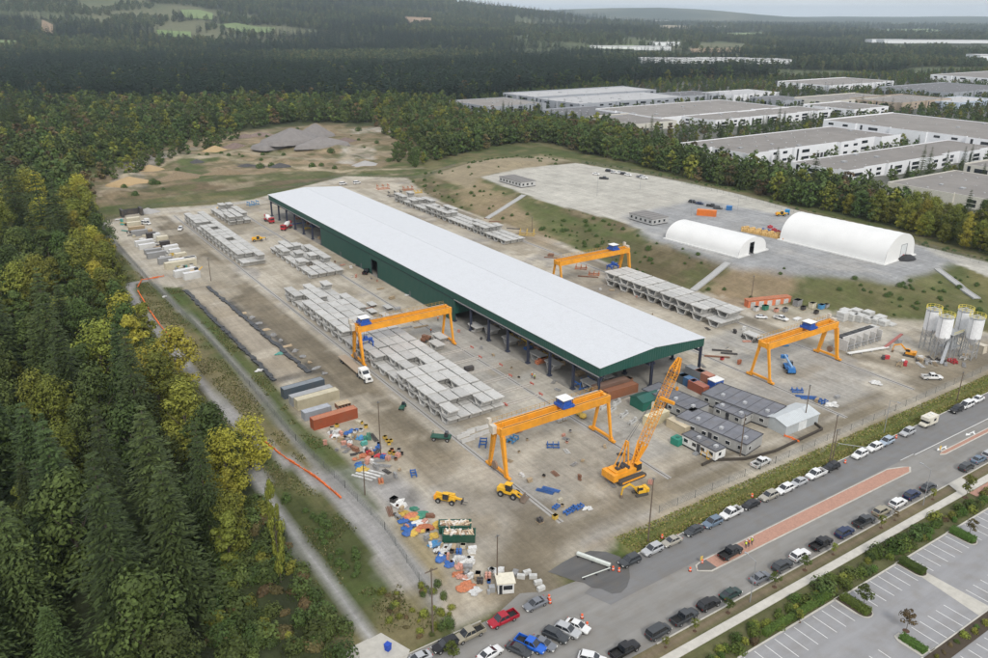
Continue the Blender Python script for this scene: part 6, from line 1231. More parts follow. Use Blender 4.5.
# ---------------------------------------------------------------- vegetation
random.seed(21)
def leafmat(name, col, var=.35, hv=.05):
    m = bpy.data.materials.new(name); m.use_nodes = True; nt = m.node_tree; b = nt.nodes['Principled BSDF']; b.inputs['Roughness'].default_value = .7; b.inputs['Specular IOR Level'].default_value = .2
    g = nt.nodes.new('ShaderNodeNewGeometry'); oi = nt.nodes.new('ShaderNodeObjectInfo')
    r1 = nt.nodes.new('ShaderNodeMapRange'); r1.inputs[3].default_value = 1-var; r1.inputs[4].default_value = 1+var; nt.links.new(g.outputs['Random Per Island'], r1.inputs[0])
    r2 = nt.nodes.new('ShaderNodeMapRange'); r2.inputs[3].default_value = .65; r2.inputs[4].default_value = 1.35; nt.links.new(oi.outputs['Random'], r2.inputs[0])
    mu = nt.nodes.new('ShaderNodeMath'); mu.operation = 'MULTIPLY'; nt.links.new(r1.outputs[0], mu.inputs[0]); nt.links.new(r2.outputs[0], mu.inputs[1])
    m7 = nt.nodes.new('ShaderNodeMath'); m7.operation = 'MULTIPLY'; m7.inputs[1].default_value = 7.31; nt.links.new(oi.outputs['Random'], m7.inputs[0]); fr = nt.nodes.new('ShaderNodeMath'); fr.operation = 'FRACT'; nt.links.new(m7.outputs[0], fr.inputs[0])
    r3 = nt.nodes.new('ShaderNodeMapRange'); r3.inputs[3].default_value = .5-hv; r3.inputs[4].default_value = .5+hv*.5; nt.links.new(fr.outputs[0], r3.inputs[0])
    hs = nt.nodes.new('ShaderNodeHueSaturation'); hs.inputs['Color'].default_value = (*col, 1); nt.links.new(r3.outputs[0], hs.inputs['Hue']); nt.links.new(mu.outputs[0], hs.inputs['Value'])
    nt.links.new(hs.outputs[0], b.inputs['Base Color']); return m
LM = dict(con=leafmat('conifer_needles', (.048,.072,.022), .45, .02), grn=leafmat('green_leaves', (.058,.088,.022), .4, .03), olv=leafmat('olive_leaves', (.132,.148,.024), .4, .02), yel=leafmat('yellow_leaves', (.250,.238,.030), .35, .015), brn=leafmat('russet_leaves', (.105,.085,.035), .35, .03), bsh=leafmat('shrub_leaves', (.060,.100,.018), .45, .04))
BARK = mat('tree_bark', (.10,.08,.065), .95)
def leaf(m, c, n, s, R, el=1.0):
    """one small leaf-clump face"""
    n = Vector(n).normalized(); a = n.cross(Vector((R.uniform(-1,1), R.uniform(-1,1), R.uniform(-1,1)))).normalized(); b = n.cross(a)
    c = Vector(c); k = R.uniform(.7, 1.3)*s
    i = len(m.v); m.v += [tuple(c-a*k*el), tuple(c+b*k*.6), tuple(c+a*k*el), tuple(c-b*k*.6)]; m.f.append((i, i+1, i+2, i+3))
def conifer(seed, h, rad, layers, per, nl, sz):
    R = random.Random(seed); m = MB()
    for k in range(layers):
        f = (k+R.uniform(0,.6))/layers; z = h*(.08+.91*f); L = rad*(1-f)**.85*R.uniform(.8,1.15)+.25
        nb = max(3, int(per*(1-f*.6)))
        for j in range(nb):
            a = 2*PI*(j+R.random()*.8)/nb; LL = L*R.uniform(.65,1.15); dr = -.25-.25*(1-f)+R.uniform(-.1,.1)
            ca, sa = math.cos(a), math.sin(a)
            for q in range(nl):
                t = (q+.6)/nl; r = LL*t; w = (.42-.32*t)*LL; o = R.uniform(-w, w)
                x = ca*r-o*sa; y = sa*r+o*ca; zz = z+dr*r*t+.1*r-abs(o)*.15
                k = sz*(1.15-.4*t)*(1.1-.3*f)*R.uniform(.75,1.3); sp = .9*(1 if o > 0 else -1)+R.uniform(-.5,.5); d = Vector((ca-sa*sp, sa+ca*sp, -.25+R.uniform(-.25,.25))).normalized()
                s_ = d.cross(Vector((R.uniform(-.4,.4), R.uniform(-.4,.4), 1))).normalized(); c0 = Vector((x, y, zz)); i = len(m.v)
                m.v += [tuple(c0-d*k*.5), tuple(c0+s_*k*.34), tuple(c0+d*k*1.1), tuple(c0-s_*k*.34)]; m.f.append((i, i+1, i+2, i+3))
    return m
def broad(seed, h, rad, clumps, nl, sz, slim=1.0, base=.12):
    R = random.Random(seed); m = MB(); cs = []
    for _ in range(clumps):
        u = R.random(); a = R.uniform(0, 2*PI); f = R.uniform(0, 1)
        z = h*(base+(1-base)*f*.93); env = math.sin(PI*min(1, .12+f*.85))**.6; r = rad*env*math.sqrt(u)*.85
        cs.append((r*math.cos(a), r*math.sin(a), z, rad*R.uniform(.24,.42)*slim))
    for (x, y, z, s) in cs:
        for _ in range(nl):
            d = Vector((R.gauss(0,1), R.gauss(0,1), R.gauss(0,1)*.8+.25)).normalized(); q = s*R.uniform(.55,1.08)
            leaf(m, (x+d.x*q, y+d.y*q, z+d.z*q*.8), d+Vector((0,0,.4)), sz, R, 1.1)
    return m
def trunk(h, r, cone=False, limbs=5, seed=1):
    R = random.Random(seed); m = MB().tube((0,0,-.6), (0,0,h*(.96 if cone else .6)), r, r*.15 if cone else r*.5, n=7)
    if not cone:
        for i in range(limbs):
            a = 2*PI*i/limbs+R.random(); z = h*R.uniform(.25,.5); m.tube((0,0,z), (math.cos(a)*h*.16, math.sin(a)*h*.16, z+h*.25), r*.4, r*.15, n=5)
    return m
def me_of(m, name, mt):
    me = m.mesh(name, fix=False); [me.materials.append(x) for x in (mt if isinstance(mt, (list, tuple)) else [mt])]; return me
# near (with parts): unit meshes of real size
NC = [(me_of(conifer(s, h, r, 26, 13, 16, .62), 'crown', LM['con']), me_of(trunk(h, .32, True), 'trunk', BARK)) for s, h, r in ((1,27,6.6),(2,23,5.6),(3,31,7.2),(4,19,5.2))]
NB = [(me_of(broad(s, h, r, c, 85, .30), 'crown', LM['grn']), me_of(trunk(h, .3, False, 5, s), 'trunk', BARK)) for s, h, r, c in ((11,17,5.2,52),(12,14,5.4,48),(13,20,5.6,60),(14,15,3.8,38))]
def tree_near(kind, var, x, y, sc, col, label, group, nm=None, hz=1.0):
    C_2 = (NC if kind == 'c' else NB)[var]; t = bpy.data.objects.new(nm or ('conifer_tree' if kind == 'c' else 'broadleaf_tree'), None); COL.objects.link(t)
    t.location = (x, y, hgt(x, y)-.1); t.rotation_euler = (0, 0, random.uniform(0, 6.28)); s = sc; t.scale = (s*random.uniform(.9,1.1), s*random.uniform(.9,1.1), s*hz)
    tag(t, label, 'conifer' if kind == 'c' else 'tree', group)
    o = bpy.data.objects.new('crown', C_2[0]); COL.objects.link(o); o.parent = t
    if kind != 'c' and col != 'grn': o.material_slots[0].link = 'OBJECT'; o.material_slots[0].material = LM[col]
    o = bpy.data.objects.new('trunk', C_2[1]); COL.objects.link(o); o.parent = t; return t
# forest areas -------------------------------------------------------------
NOWOOD = [YARD, TOEPOLY]
FB = pp([(-900,40),(-60,150),(20,150),(70,172),(112,170),(150,150),(190,140),(215,137),(240,130),(300,122),(352,124),(420,122),(428,150),(440,158),(470,154),(500,146),(540,140),(575,150),(640,158),(640,130),(480,120),(450,110),(480,100),(520,93),(640,84),(720,80),(1000,76),(1400,80),(1400,50),(600,48),(400,50),(200,48),(-900,30)])
BELT = pp([(440,160),(480,148),(540,142),(577,152),(640,166),(700,182),(735,190),(800,207),(860,220),(919,238),(988,256),(1150,300),(1150,268),(988,236),(925,222),(860,200),(790,184),(720,168),(680,158),(620,140),(560,132),(500,128),(440,122),(400,130)])
candt = []   # x, y, kind, colour
def scatter(poly, sp, cfrac, colf, hs=(.8,1.15), maxd=1e9, mind=0, tagname=''):
    xs = [p[0] for p in poly]; ys = [p[1] for p in poly]
    ax = np.arange(max(min(xs), -2500), min(max(xs), 2500), sp); ay = np.arange(max(min(ys), -50), min(max(ys), 2600), sp)
    xx, yy = np.meshgrid(ax, ay); xx = xx.ravel()+rng.uniform(-.45, .45, xx.size)*sp; yy = yy.ravel()+rng.uniform(-.45, .45, yy.size)*sp
    px, py, w_ = PRn(xx, yy, 0*xx); r = np.hypot(xx, yy)
    k = (w_ > 10) & (px > -70) & (px < 1060) & (py < 760) & (r < maxd) & (r >= mind) & (sd_poly(xx, yy, poly) < 0)
    xx, yy, px, py = xx[k], yy[k], px[k], py[k]
    cn_ = fbm(xx, yy, 60); 
    for i in range(len(xx)):
        kd = 'c' if (cn_[i]-.5)*2.2+random.random() < cfrac else 'b'
        candt.append((xx[i], yy[i], kd, colf(px[i], py[i], kd), random.uniform(*hs), tagname))
def pick(**k):
    r = random.random(); s = 0
    for c, p in k.items():
        s += p
        if r < s: return c
    return c
def col_left(px, py, kd):
    edge = (px > 70+max(0, (py-230))*.55-30) and py < 520
    top = px < 110 and 180 < py < 260
    if edge or top: return pick(yel=.30, olv=.52, grn=.18)
    return pick(yel=.006, olv=.22, grn=.774)
def cf(v): return v
WL = FLEFT
SHRUBBY = pp([(205,500),(262,492),(345,640),(345,760),(200,760),(190,600)])
BROADEDGE = pp([(86,212),(100,245),(124,292),(150,330),(180,370),(215,412),(245,450),(262,492),(275,520),(215,520),(175,450),(110,400),(60,330),(60,230),(20,180),(41,178)])
conpart = []
scatter(FLEFT, 8.6, .5, col_left, (.7,1.45), tagname='L')
candt = [c for c in candt if not (sd_poly([c[0]], [c[1]], SHRUBBY)[0] < 0 and random.random() < .35)]
candt = [(x, y, 'b' if (k == 'c' and sd_poly([x], [y], BROADEDGE)[0] < 0 and random.random() < .9) else k, c, s, g) for x, y, k, c, s, g in candt]
candt = [(x, y, ('c' if random.random() < .78 else 'b') if PR(x, y)[1] > 520 and PR(x, y)[0] < 260 else ('b' if random.random() < .68 else k), c, s, g) for x, y, k, c, s, g in candt]
def col_back(px, py, kd): return pick(yel=.01, olv=.17, grn=.74, brn=.08) if py > 100 else pick(olv=.15, grn=.83, brn=.02)
scatter(pp([(95,172),(150,148),(215,136),(245,138),(215,150),(180,158),(130,176),(105,190)]), 11, .1, lambda a, b, k: pick(yel=.12, olv=.4, grn=.42, brn=.06), (.5,1.0), tagname='B')
scatter(pp([(372,126),(440,120),(445,158),(415,170),(388,160),(400,145)]), 8, .1, lambda a, b, k: pick(yel=.08, olv=.5, grn=.42), (.6,1.0), tagname='B')
n0 = len(candt)
scatter(FB, 8.8, .5, col_back, (.7,1.35), maxd=1500, tagname='B')
def frontmix(c):
    x, y, k, cl_, s, g = c; py = PR(x, y)[1]; px = PR(x, y)[0]
    if g == 'B':
        if py < 104 and px > -50: k = 'c' if random.random() < .88 else 'b'; s *= 1.1
        else: k = 'b' if random.random() < (.85 if px > 60 else .6) else k; s *= .85
        if px > 380 and py > 110: k = 'b'; s *= .85
    return (x, y, k, cl_, s, g)
candt = [frontmix(c) for c in candt]
scatter(BELT, 6.4, .03, lambda px, py, kd: pick(yel=.26, olv=.58, grn=.13, brn=.03) if px > 560 else pick(yel=.04, olv=.50, grn=.38, brn=.08), (.62,1.1), tagname='M')
candt = [(x, y, 'b' if (g == 'M' and k == 'c' and random.random() < .9) else k, c if k == 'b' or g != 'M' else pick(olv=.6, grn=.25, yel=.15), s, g) for x, y, k, c, s, g in candt]
# ---------------------------------------------------------------- industrial estate
WW = mat('warehouse_white', (.74,.75,.77), .6, var=.06, dirt=.06); WC = mat('warehouse_cream', (.55,.53,.47), .6, dirt=.08); WGY = mat('warehouse_grey', (.33,.35,.38), .6, dirt=.08)
RT = mat('gravel_roof', (.215,.20,.185), .9, var=.15, scale=.06, dirt=.2); RTL = mat('pale_roof', (.40,.40,.40), .8, var=.1, scale=.1); RTD = mat('tar_roof', (.13,.13,.135), .9, var=.15, scale=.1)
BUILD = []
def warehouse(label, roofpx, h, wall=None, roof=None, band=1, dock=True, units=10, z=0, rect=None, jog=4.0):
    P_ = [G(*p, z+h) for p in roofpx]
    if rect: x0, x1, y0, y1 = rect
    else:
        xs, ys = sorted(p[0] for p in P_), sorted(p[1] for p in P_); x0, x1, y0, y1 = (xs[0]+xs[1])/2, (xs[-1]+xs[-2])/2, (ys[0]+ys[1])/2, (ys[-1]+ys[-2])/2
    rr_ = random.Random(int(abs(x0)+y0)); cx, cy = (x0+x1)/2, (y0+y1)/2; a, b, c, d = x0-cx, x1-cx, y0-cy, y1-cy
    k = max(2, int((b-a)/24)); pts = []                       # stepped front, then the straight sides
    for i in range(k): o = jog*(i % 2)+jog*.5*(i % 3 == 2); pts += [(a+(b-a)*i/k, c+o), (a+(b-a)*(i+1)/k, c+o)]
    kk = max(1, int((d-c)/30)); back = []
    for i in range(kk): o = (jog*.6)*(i % 2); back += [(a+o, d-(d-c-jog*1.6)*i/kk), (a+o, d-(d-c-jog*1.6)*(i+1)/kk)]
    Q = pts+[(b, d)]+back; P_ = [(x+cx, y+cy) for x, y in [(a, c), (b, c), (b, d), (a, d)]]
    t = thing('warehouse', label, 'building', (cx, cy, z)); wall = wall or WW; roof = roof or RT
    m = MB(); n = len(Q)
    for i in range(n):
        (xa, ya), (xb, yb) = Q[i], Q[(i+1) % n]
        if math.hypot(xb-xa, yb-ya) < .3: continue
        dz = .5*(i % 4 == 0); m.bar((xa, ya, (h+dz)*.5-1), (xb, yb, (h+dz)*.5-1), .4, h+2+dz)
    m.build('wall', wall, t); r = MB().prism(Q, h-1.2, h-.55).build('roof', roof, t); BUILD.append(P_); cnt = 0
    sp = max(13, math.sqrt((b-a)*(d-c)/55)); yy = c+9
    while yy < d-3:
        xx = a+5+rr_.uniform(0, 4)
        while xx < b-3:
            if rr_.random() < .75: q = rr_.uniform(.4, .75); big = rr_.random() < .12; q *= 2.6 if big else 1; MB().b(xx-q, xx+q, yy-q*.7, yy+q*.7, h-.55, h-.25+q*.35).build('roof_unit' if big else 'skylight', MATS['galvanised_steel'] if big else RTL, r)
            xx += sp*rr_.uniform(.8, 1.2)
        yy += sp
    for i in range(n):
        (xa, ya), (xb, yb) = Q[i], Q[(i+1) % n]; L = math.hypot(xb-xa, yb-ya); nx_, ny_ = (yb-ya)/max(L,.1), -(xb-xa)/max(L,.1)
        if L < 9 or nx_ > .3 or ny_ > .3: continue
        ux, uy = (xb-xa)/L, (yb-ya)/L; pat = (i//2) % 3
        spec = [(.2,3.0,3.4,.1),(.36,3.0,3.4,.1),(.52,3.0,3.4,.1)] if (pat == 0 and dock) else [(.25,5,1.8,h-3.6),(.7,5,1.8,h-3.6),(.25,5,1.8,1.2),(.7,5,1.8,1.2)] if pat == 1 else [(.5,8.5,2.2,h-4.2),(.15,2,h-1.5,.5),(.5,8.5,2.0,1.0)]
        for f, ww, hh, zz in spec:
            if cnt > 80: break
            ww = min(ww, L*.4); x = xa+ux*L*f+nx_*.24; y = ya+uy*L*f+ny_*.24; cnt += 1
            MB().bar((x-ux*ww/2, y-uy*ww/2, zz+hh/2), (x+ux*ww/2, y+uy*ww/2, zz+hh/2), .1, hh).build('loading_door' if zz == .1 else 'window', TRIM if zz == .1 else GL, t)
    return t
def _w(): pass
warehouse('big white warehouse with stepped front, nearest large one at the right', [(682,143.5),(746,152.5),(762,150),(772,151),(790,148),(803,149),(838,143),(862,139.5),(895,136),(832,125.5),(770,127.5)], 10, rect=(459,642,372,436))
warehouse('long low white warehouse in front of the stepped one', [(790,161.5),(853,170),(896,162),(988,147),(1080,132),(1040,127),(988,137),(905,148)], 8, rect=(470,735,303,345), dock=False)
warehouse('long white walled warehouse running out of frame at the right', [(832,119),(870,126),(915,131),(940,134),(1000,146),(1120,160),(1120,135),(988,129),(880,116)], 12, rect=(662,770,230,458), jog=3)
warehouse('cream low building with black door openings at the right edge', [(893,181.5),(940,192),(1010,200),(1060,190),(988,178),(930,173)], 7, WC, RT, rect=(465,540,190,272), jog=1.5)
warehouse('cream building partly cut by the right edge behind the low one', [(973,165),(1020,172),(1050,160),(990,157)], 7, WC, RT, units=3)
warehouse('white warehouse left of the stepped one, with trees in front', [(620,111),(660,119),(700,114),(764,106),(730,99),(680,102)], 8, units=12)
warehouse('white office warehouse with many dark windows behind small conifers', [(692,117),(722,122),(762,114),(824,109),(800,106),(745,110)], 8, units=12, dock=False)
warehouse('grey roofed building with blue and red panels beyond the tree belt', [(600,116),(625,126),(662,122),(665,119),(630,113)], 7.5, WC, RT, units=6)
warehouse('grey low block among the trees at the left of the estate', [(463,103),(500,109),(515,103),(520,97),(490,97)], 7, WGY, RT, units=4)
warehouse('long blue grey warehouse at the back left of the estate', [(517,95),(545,99),(640,89),(633,86),(570,89)], 9, WGY, RTL, units=6, dock=False)
warehouse('grey office row with dark glass bays in front of the long blue grey one', [(556,101),(592,106),(668,96),(650,91),(600,95)], 9, WGY, RTL, units=8, dock=False)
warehouse('dark roofed building between the belt and the office row', [(560,112),(600,119),(640,113),(600,106),(570,107)], 7, WGY, RTD, units=5)
warehouse('white curved office with dark windows behind the stepped warehouse', [(810,104),(842,110),(877,109),(880,106),(845,101)], 8, units=4, dock=False)
warehouse('low grey roofed warehouse at the centre of the far estate', [(800,98),(830,101),(880,98),(875,93),(840,93)], 8, WC, RT, units=5)
warehouse('tan walled warehouse at the far estate', [(870,99),(905,105),(928,99),(925,94),(880,94)], 8, mat('warehouse_tan', (.42,.34,.26), .7), RT, units=4)
warehouse('long pale warehouse below the dark far wood', [(788,82),(830,86),(895,81),(870,79),(815,78)], 8, WW, RT, units=4)
warehouse('grey long roof warehouse right of the pale one', [(895,88),(940,92),(990,92),(980,83),(920,82)], 8, WGY, RTD, units=4)
warehouse('white warehouse with blue glass at the right of the far estate', [(925,100),(960,103),(988,100),(985,97),(950,96)], 7, mat('warehouse_pale_blue', (.50,.58,.68), .5), RTL, units=2, dock=False)
warehouse('large white warehouse at the right edge below the woods', [(945,74),(975,78),(1060,82),(1060,74),(980,71)], 11, units=4, dock=False)
warehouse('small pale warehouse at the left of the far estate row', [(705,92),(735,96),(775,92),(750,89)], 7, WW, RTL, units=3)
warehouse('grey warehouse just behind the small pale one', [(660,94),(690,98),(712,93),(690,90)], 7, WGY, RTD, units=3)
warehouse('dark roofed hall right of the small pale one', [(755,98),(790,102),(805,98),(775,95)], 7, WGY, RTD, units=3)
FARB = []
def far_b(label, px, D, L, W, h, rz, m_=None):
    x, y = polar(px, D); FARB.append((x, y, L)); z = hgt(x, y); t = thing('warehouse', label, 'building', (x, y, z), rz); MB().b(-L/2,L/2,-W/2,W/2,-2,h).build('wall', m_ or WW, t); MB().b(-L/2-.5,L/2+.5,-W/2-.5,W/2+.5,h,h+.6).build('roof', RTL, t)
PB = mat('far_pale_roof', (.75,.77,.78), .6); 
for i, (px, py, L, hh) in enumerate(((614,50,230,9),(655,63,150,9),(700,62,120,9),(735,63,100,9),(875,43,330,10),(905,34,300,10),(930,43,180,10),(842,42,140,9),(790,20.5,60,9),(645,47,90,9),(690,30,200,9),(960,60,200,12),(15,37,60,8),(640,22,150,10),(610,20,120,10),(975,42,150,10))):
    x, y = G(px, py); D = min(math.hypot(x, y), 9000)
    far_b('pale far off building %s' % ['at the centre beyond the wood','left of the far row below the woods','second of the far row','third of the far row','longest at the right in the far plain','on the far plain near the horizon','right of the longest far one','left of the longest far one','tiny, near the horizon at the right','beside the centre one','small, below the far ridge end','behind the right warehouse row','at the far left edge','near the horizon left of centre','near the horizon beside a longer one','at the right edge in the far plain'][i], px, D, L, 60, hh, -YAW+random.uniform(-.05,.05), PB)
# keep trees out of buildings and place the rest of the estate's trees
scatter(ind, 11, .2, lambda px, py, kd: pick(yel=.05, olv=.35, grn=.55, brn=.05), (.42,.68), tagname='I')
A_ = np.array([(c[0], c[1]) for c in candt]); okm = np.ones(len(A_), bool)
for P_ in BUILD: okm &= sd_poly(A_[:, 0], A_[:, 1], P_) > 5.5
okm &= (sd_poly(A_[:, 0], A_[:, 1], YARD) > 5) & (sd_poly(A_[:, 0], A_[:, 1], TOEPOLY) > 3)
for ln, w_ in ((pp([(90,214),(112,240),(147,277)]), 4.5), (pp([(133,300),(167,344),(194,374),(225,408),(255,440)]), 7.5), (pp([(275,503),(300,545),(330,585),(355,620),(374,642)]), 3)):
    okm &= d_line(A_[:, 0], A_[:, 1], ln) > w_
okm &= (d_line(A_[:, 0], A_[:, 1], [G(281,582), G(286,640)]) > 6.5)
qx_, qy_, _w = PRn(A_[:, 0], A_[:, 1], 0*A_[:, 0]); isL = np.array([c[5] == 'L' for c in candt]); isC = np.array([c[2] == 'c' for c in candt]); okm &= ~(isL & (qx_ > 256) & (qy_ > 480)) & ~(isL & isC & (qx_ > 215) & (qy_ > 500)) & ~(isL & (qx_ > 225) & (qy_ > 605))
candt = [c for c, k in zip(candt, okm) if k]
candt.sort(key=lambda c: math.hypot(c[0], c[1])); nC = nB = 0; rest = []
# single trees that the picture shows clearly
def solo(q, kind, var, sc, col, label, hz=1.0, group=None, nm=None): x, y = G(*q); return tree_near(kind, var, x, y, sc, col, label, group, nm, hz)
po = solo((281,582), 'b', 3, .62, 'olv', 'slim yellow green poplar alone at the forest edge by the path', 1.75, nm='poplar_tree'); po.scale = (.42, .42, 1.55)
lab_ = {('L','c'): 'dark conifer in the dense wood left of the yard', ('L','b'): 'leafy tree in the wood left of the yard', ('B','c'): 'dark conifer of the wood behind the quarry', ('B','b'): 'rounded tree of the wood edge behind the quarry', ('M','b'): 'rounded tree in the belt behind the upper yard fence', ('M','c'): 'conifer in the belt behind the upper yard fence', ('I','b'): 'small tree among the far warehouses', ('I','c'): 'small conifer among the far warehouses'}
cw = dict(fgr='dark green', fol='muted olive', grn='green', olv='olive green', yel='yellow', brn='russet')
for (x, y, k, c, s, g) in candt:
    if k == 'c' and nC < 298:
        nC += 1; sz = 'tall ' if s > 1.05 else 'small ' if s < .9 else ''; tree_near('c', random.randrange(4), x, y, s, c, sz+lab_[(g, 'c')], 'conifers '+('of the left wood' if g == 'L' else 'beyond'), hz=random.uniform(.9,1.1))
    elif k == 'b' and nB < 298:
        nB += 1; sz = 'tall ' if s > 1.05 else 'small ' if s < .9 else ''; tree_near('b', random.randrange(4), x, y, s*.95, c, sz+cw[c]+' '+lab_[(g, 'b')], 'leafy trees '+('of the left wood' if g == 'L' else 'beyond'), hz=random.uniform(.9,1.1))
    else: rest.append((x, y, k, c, s, g))
# the remaining woods: points that carry low detail trees
def lowmesh(kind, seed, col):
    m = conifer(seed, 24, 5.2, 12, 8, 4, 1.7) if kind == 'c' else broad(seed, 16, 5.0, 24, 15, .85)
    nf = len(m.f); m.tube((0,0,-.5),(0,0,10), .3, .2, n=5); me = m.mesh('tree_low', fix=False); me.materials.append(LM[col]); me.materials.append(BARK)
    mi = np.zeros(len(me.polygons), np.int32); mi[nf:] = 1; me.polygons.foreach_set('material_index', mi); return me
LM['fgr'] = leafmat('far_green_leaves', (.055,.080,.038), .4, .02); LM['fol'] = leafmat('far_olive_leaves', (.090,.105,.045), .4, .03)
LM['cdk'] = leafmat('far_conifer_needles', (.018,.036,.022), .4, .02)
LOW = dict(c=[lowmesh('c', s, 'cdk') for s in (31,32,33)], grn=[lowmesh('b', s, 'grn') for s in (41,42)], olv=[lowmesh('b', 43, 'olv')], yel=[lowmesh('b', 44, 'yel')], brn=[lowmesh('b', 45, 'brn')], fgr=[lowmesh('b', 46, 'fgr')], fol=[lowmesh('b', 47, 'fol')])
def Gt(px, py):
    d = FW*FPX+RVEC*(px-CX)-UP*(py-CY); d = d/d.length; s = np.linspace(700, 12000, 3000); x, y, z = d.x*s, d.y*s, H+d.z*s; b = np.where(z < height(x, y)+2)[0]; k = b[0] if len(b) else -1
    return (float(x[k]), float(y[k]))
FLD = []
for nm, c_, pl in (('meadow',(.14,.20,.07),[(156,30),(191,32),(191,38),(160,37)]),('meadow',(.14,.19,.07),[(180,10),(200,10),(214,14),(212,20),(186,18)]),('meadow',(.16,.19,.09),[(217,25),(236,23),(258,27),(276,28),(272,33),(240,32)]),('meadow',(.14,.19,.07),[(-10,40),(16,41),(19,46),(-10,46)]),('stubble_field',(.26,.19,.12),[(42,20),(53,25),(53,34),(41,33)]),('stubble_field',(.28,.20,.13),[(405,17),(431,18),(431,23),(410,24)]),('meadow',(.14,.19,.08),[(587,46),(634,45),(634,50),(590,49)]),('stubble_field',(.24,.20,.14),[(690,49),(740,48),(742,52),(692,53)]),('meadow',(.18,.23,.10),[(700,33),(760,32),(790,36),(740,38)]),('meadow',(.20,.25,.11),[(860,30),(930,29),(960,33),(880,34)]),('stubble_field',(.25,.21,.14),[(655,27),(690,26),(700,29),(660,30)])):
    P_ = [Gt(*p) for p in pl]; FLD.append(P_); cx = sum(p[0] for p in P_)/len(P_); cy = sum(p[1] for p in P_)/len(P_); m = MB(); n = len(P_); K = 8
    for i in range(n):
        a, b = P_[i], P_[(i+1) % n]; o = len(m.v)
        for u in range(K+1):
            for v in range(K+1): f = u/K; ex, ey = a[0]+(b[0]-a[0])*v/K, a[1]+(b[1]-a[1])*v/K; x, y = cx+(ex-cx)*f, cy+(ey-cy)*f; m.v.append((x, y, hgt(x, y)+3))
        for u in range(K):
            for v in range(K): q = o+u*(K+1)+v; m.f.append((q, q+1, q+K+2, q+K+1))
    struct(nm, m, mat('%s_%d' % (nm, int(c_[1]*100)), c_, .95, scale=.01, var=.15))
# far out: whole-landscape scatter, thinner with distance
def farscatter(r0, r1, sp, sc):
    hw = .62; ang0 = YAW; xs = np.arange(-r1, r1, sp)
    xx, yy = np.meshgrid(xs, np.arange(0, r1, sp)); xx = xx.ravel(); yy = yy.ravel(); r = np.hypot(xx, yy); an = np.arctan2(xx, yy)-YAW
    k = (r > r0) & (r < r1) & (np.abs(an) < hw); xx = xx[k]+rng.uniform(-.5,.5,k.sum())*sp; yy = yy[k]+rng.uniform(-.5,.5,k.sum())*sp
    dens = fbm(xx, yy, 700, 3); fine = fbm(xx+999, yy, 120, 2); left_ = an[k] < .02; keep = (dens < np.where(left_, .665, .475)) | (fine > np.where(left_, .55, .61))
    xx, yy = xx[keep], yy[keep]; con = fbm(xx-777, yy, 260, 2)
    for x, y, c in zip(xx, yy, con):
        k = 'c' if c+random.uniform(-.15,.15) > (.44 if r1 < 2500 else .56) else 'b'; rest.append((x, y, k, random.choice(('fgr','fgr','fgr','fol')), sc*random.uniform(.8,1.15), 'F'))
inFB = None
n1_ = len(rest); farscatter(700, 2200, 12, 1.0); farscatter(2200, 4200, 19, 1.25); farscatter(4200, 8500, 38, 2.0)
R_A = np.array([(c[0], c[1]) for c in rest]); pxx, pyy, _w = PRn(R_A[:, 0], R_A[:, 1], 0*R_A[:, 0]); ok = np.ones(len(rest), bool); far_i = np.arange(len(rest)) >= n1_
FARB_ = np.array(FARB)
for bx_, by_, L_b in FARB: ok &= ~(far_i & (np.hypot(R_A[:, 0]-bx_*.97, R_A[:, 1]-by_*.97) < L_b*.75) )
nearz = np.hypot(R_A[:, 0], R_A[:, 1]) < 2300; sel = np.where(far_i & nearz)[0]
for P_ in (FB, FLEFT, ind, QUARRY, YARD, TOEPOLY): ok[sel] &= (sd_poly(R_A[sel, 0], R_A[sel, 1], P_) > 4) | ((P_ is FB) & (np.hypot(R_A[sel, 0], R_A[sel, 1]) > 1480))
for P_ in BUILD: ok[sel] &= sd_poly(R_A[sel, 0], R_A[sel, 1], P_) > 8
for P_ in FLD: ok &= sd_poly(R_A[:, 0], R_A[:, 1], P_) > 10
ok &= ~(far_i & (pyy > 112) & (pxx < 430)); 
rest = [c for c, k in zip(rest, ok) if k]
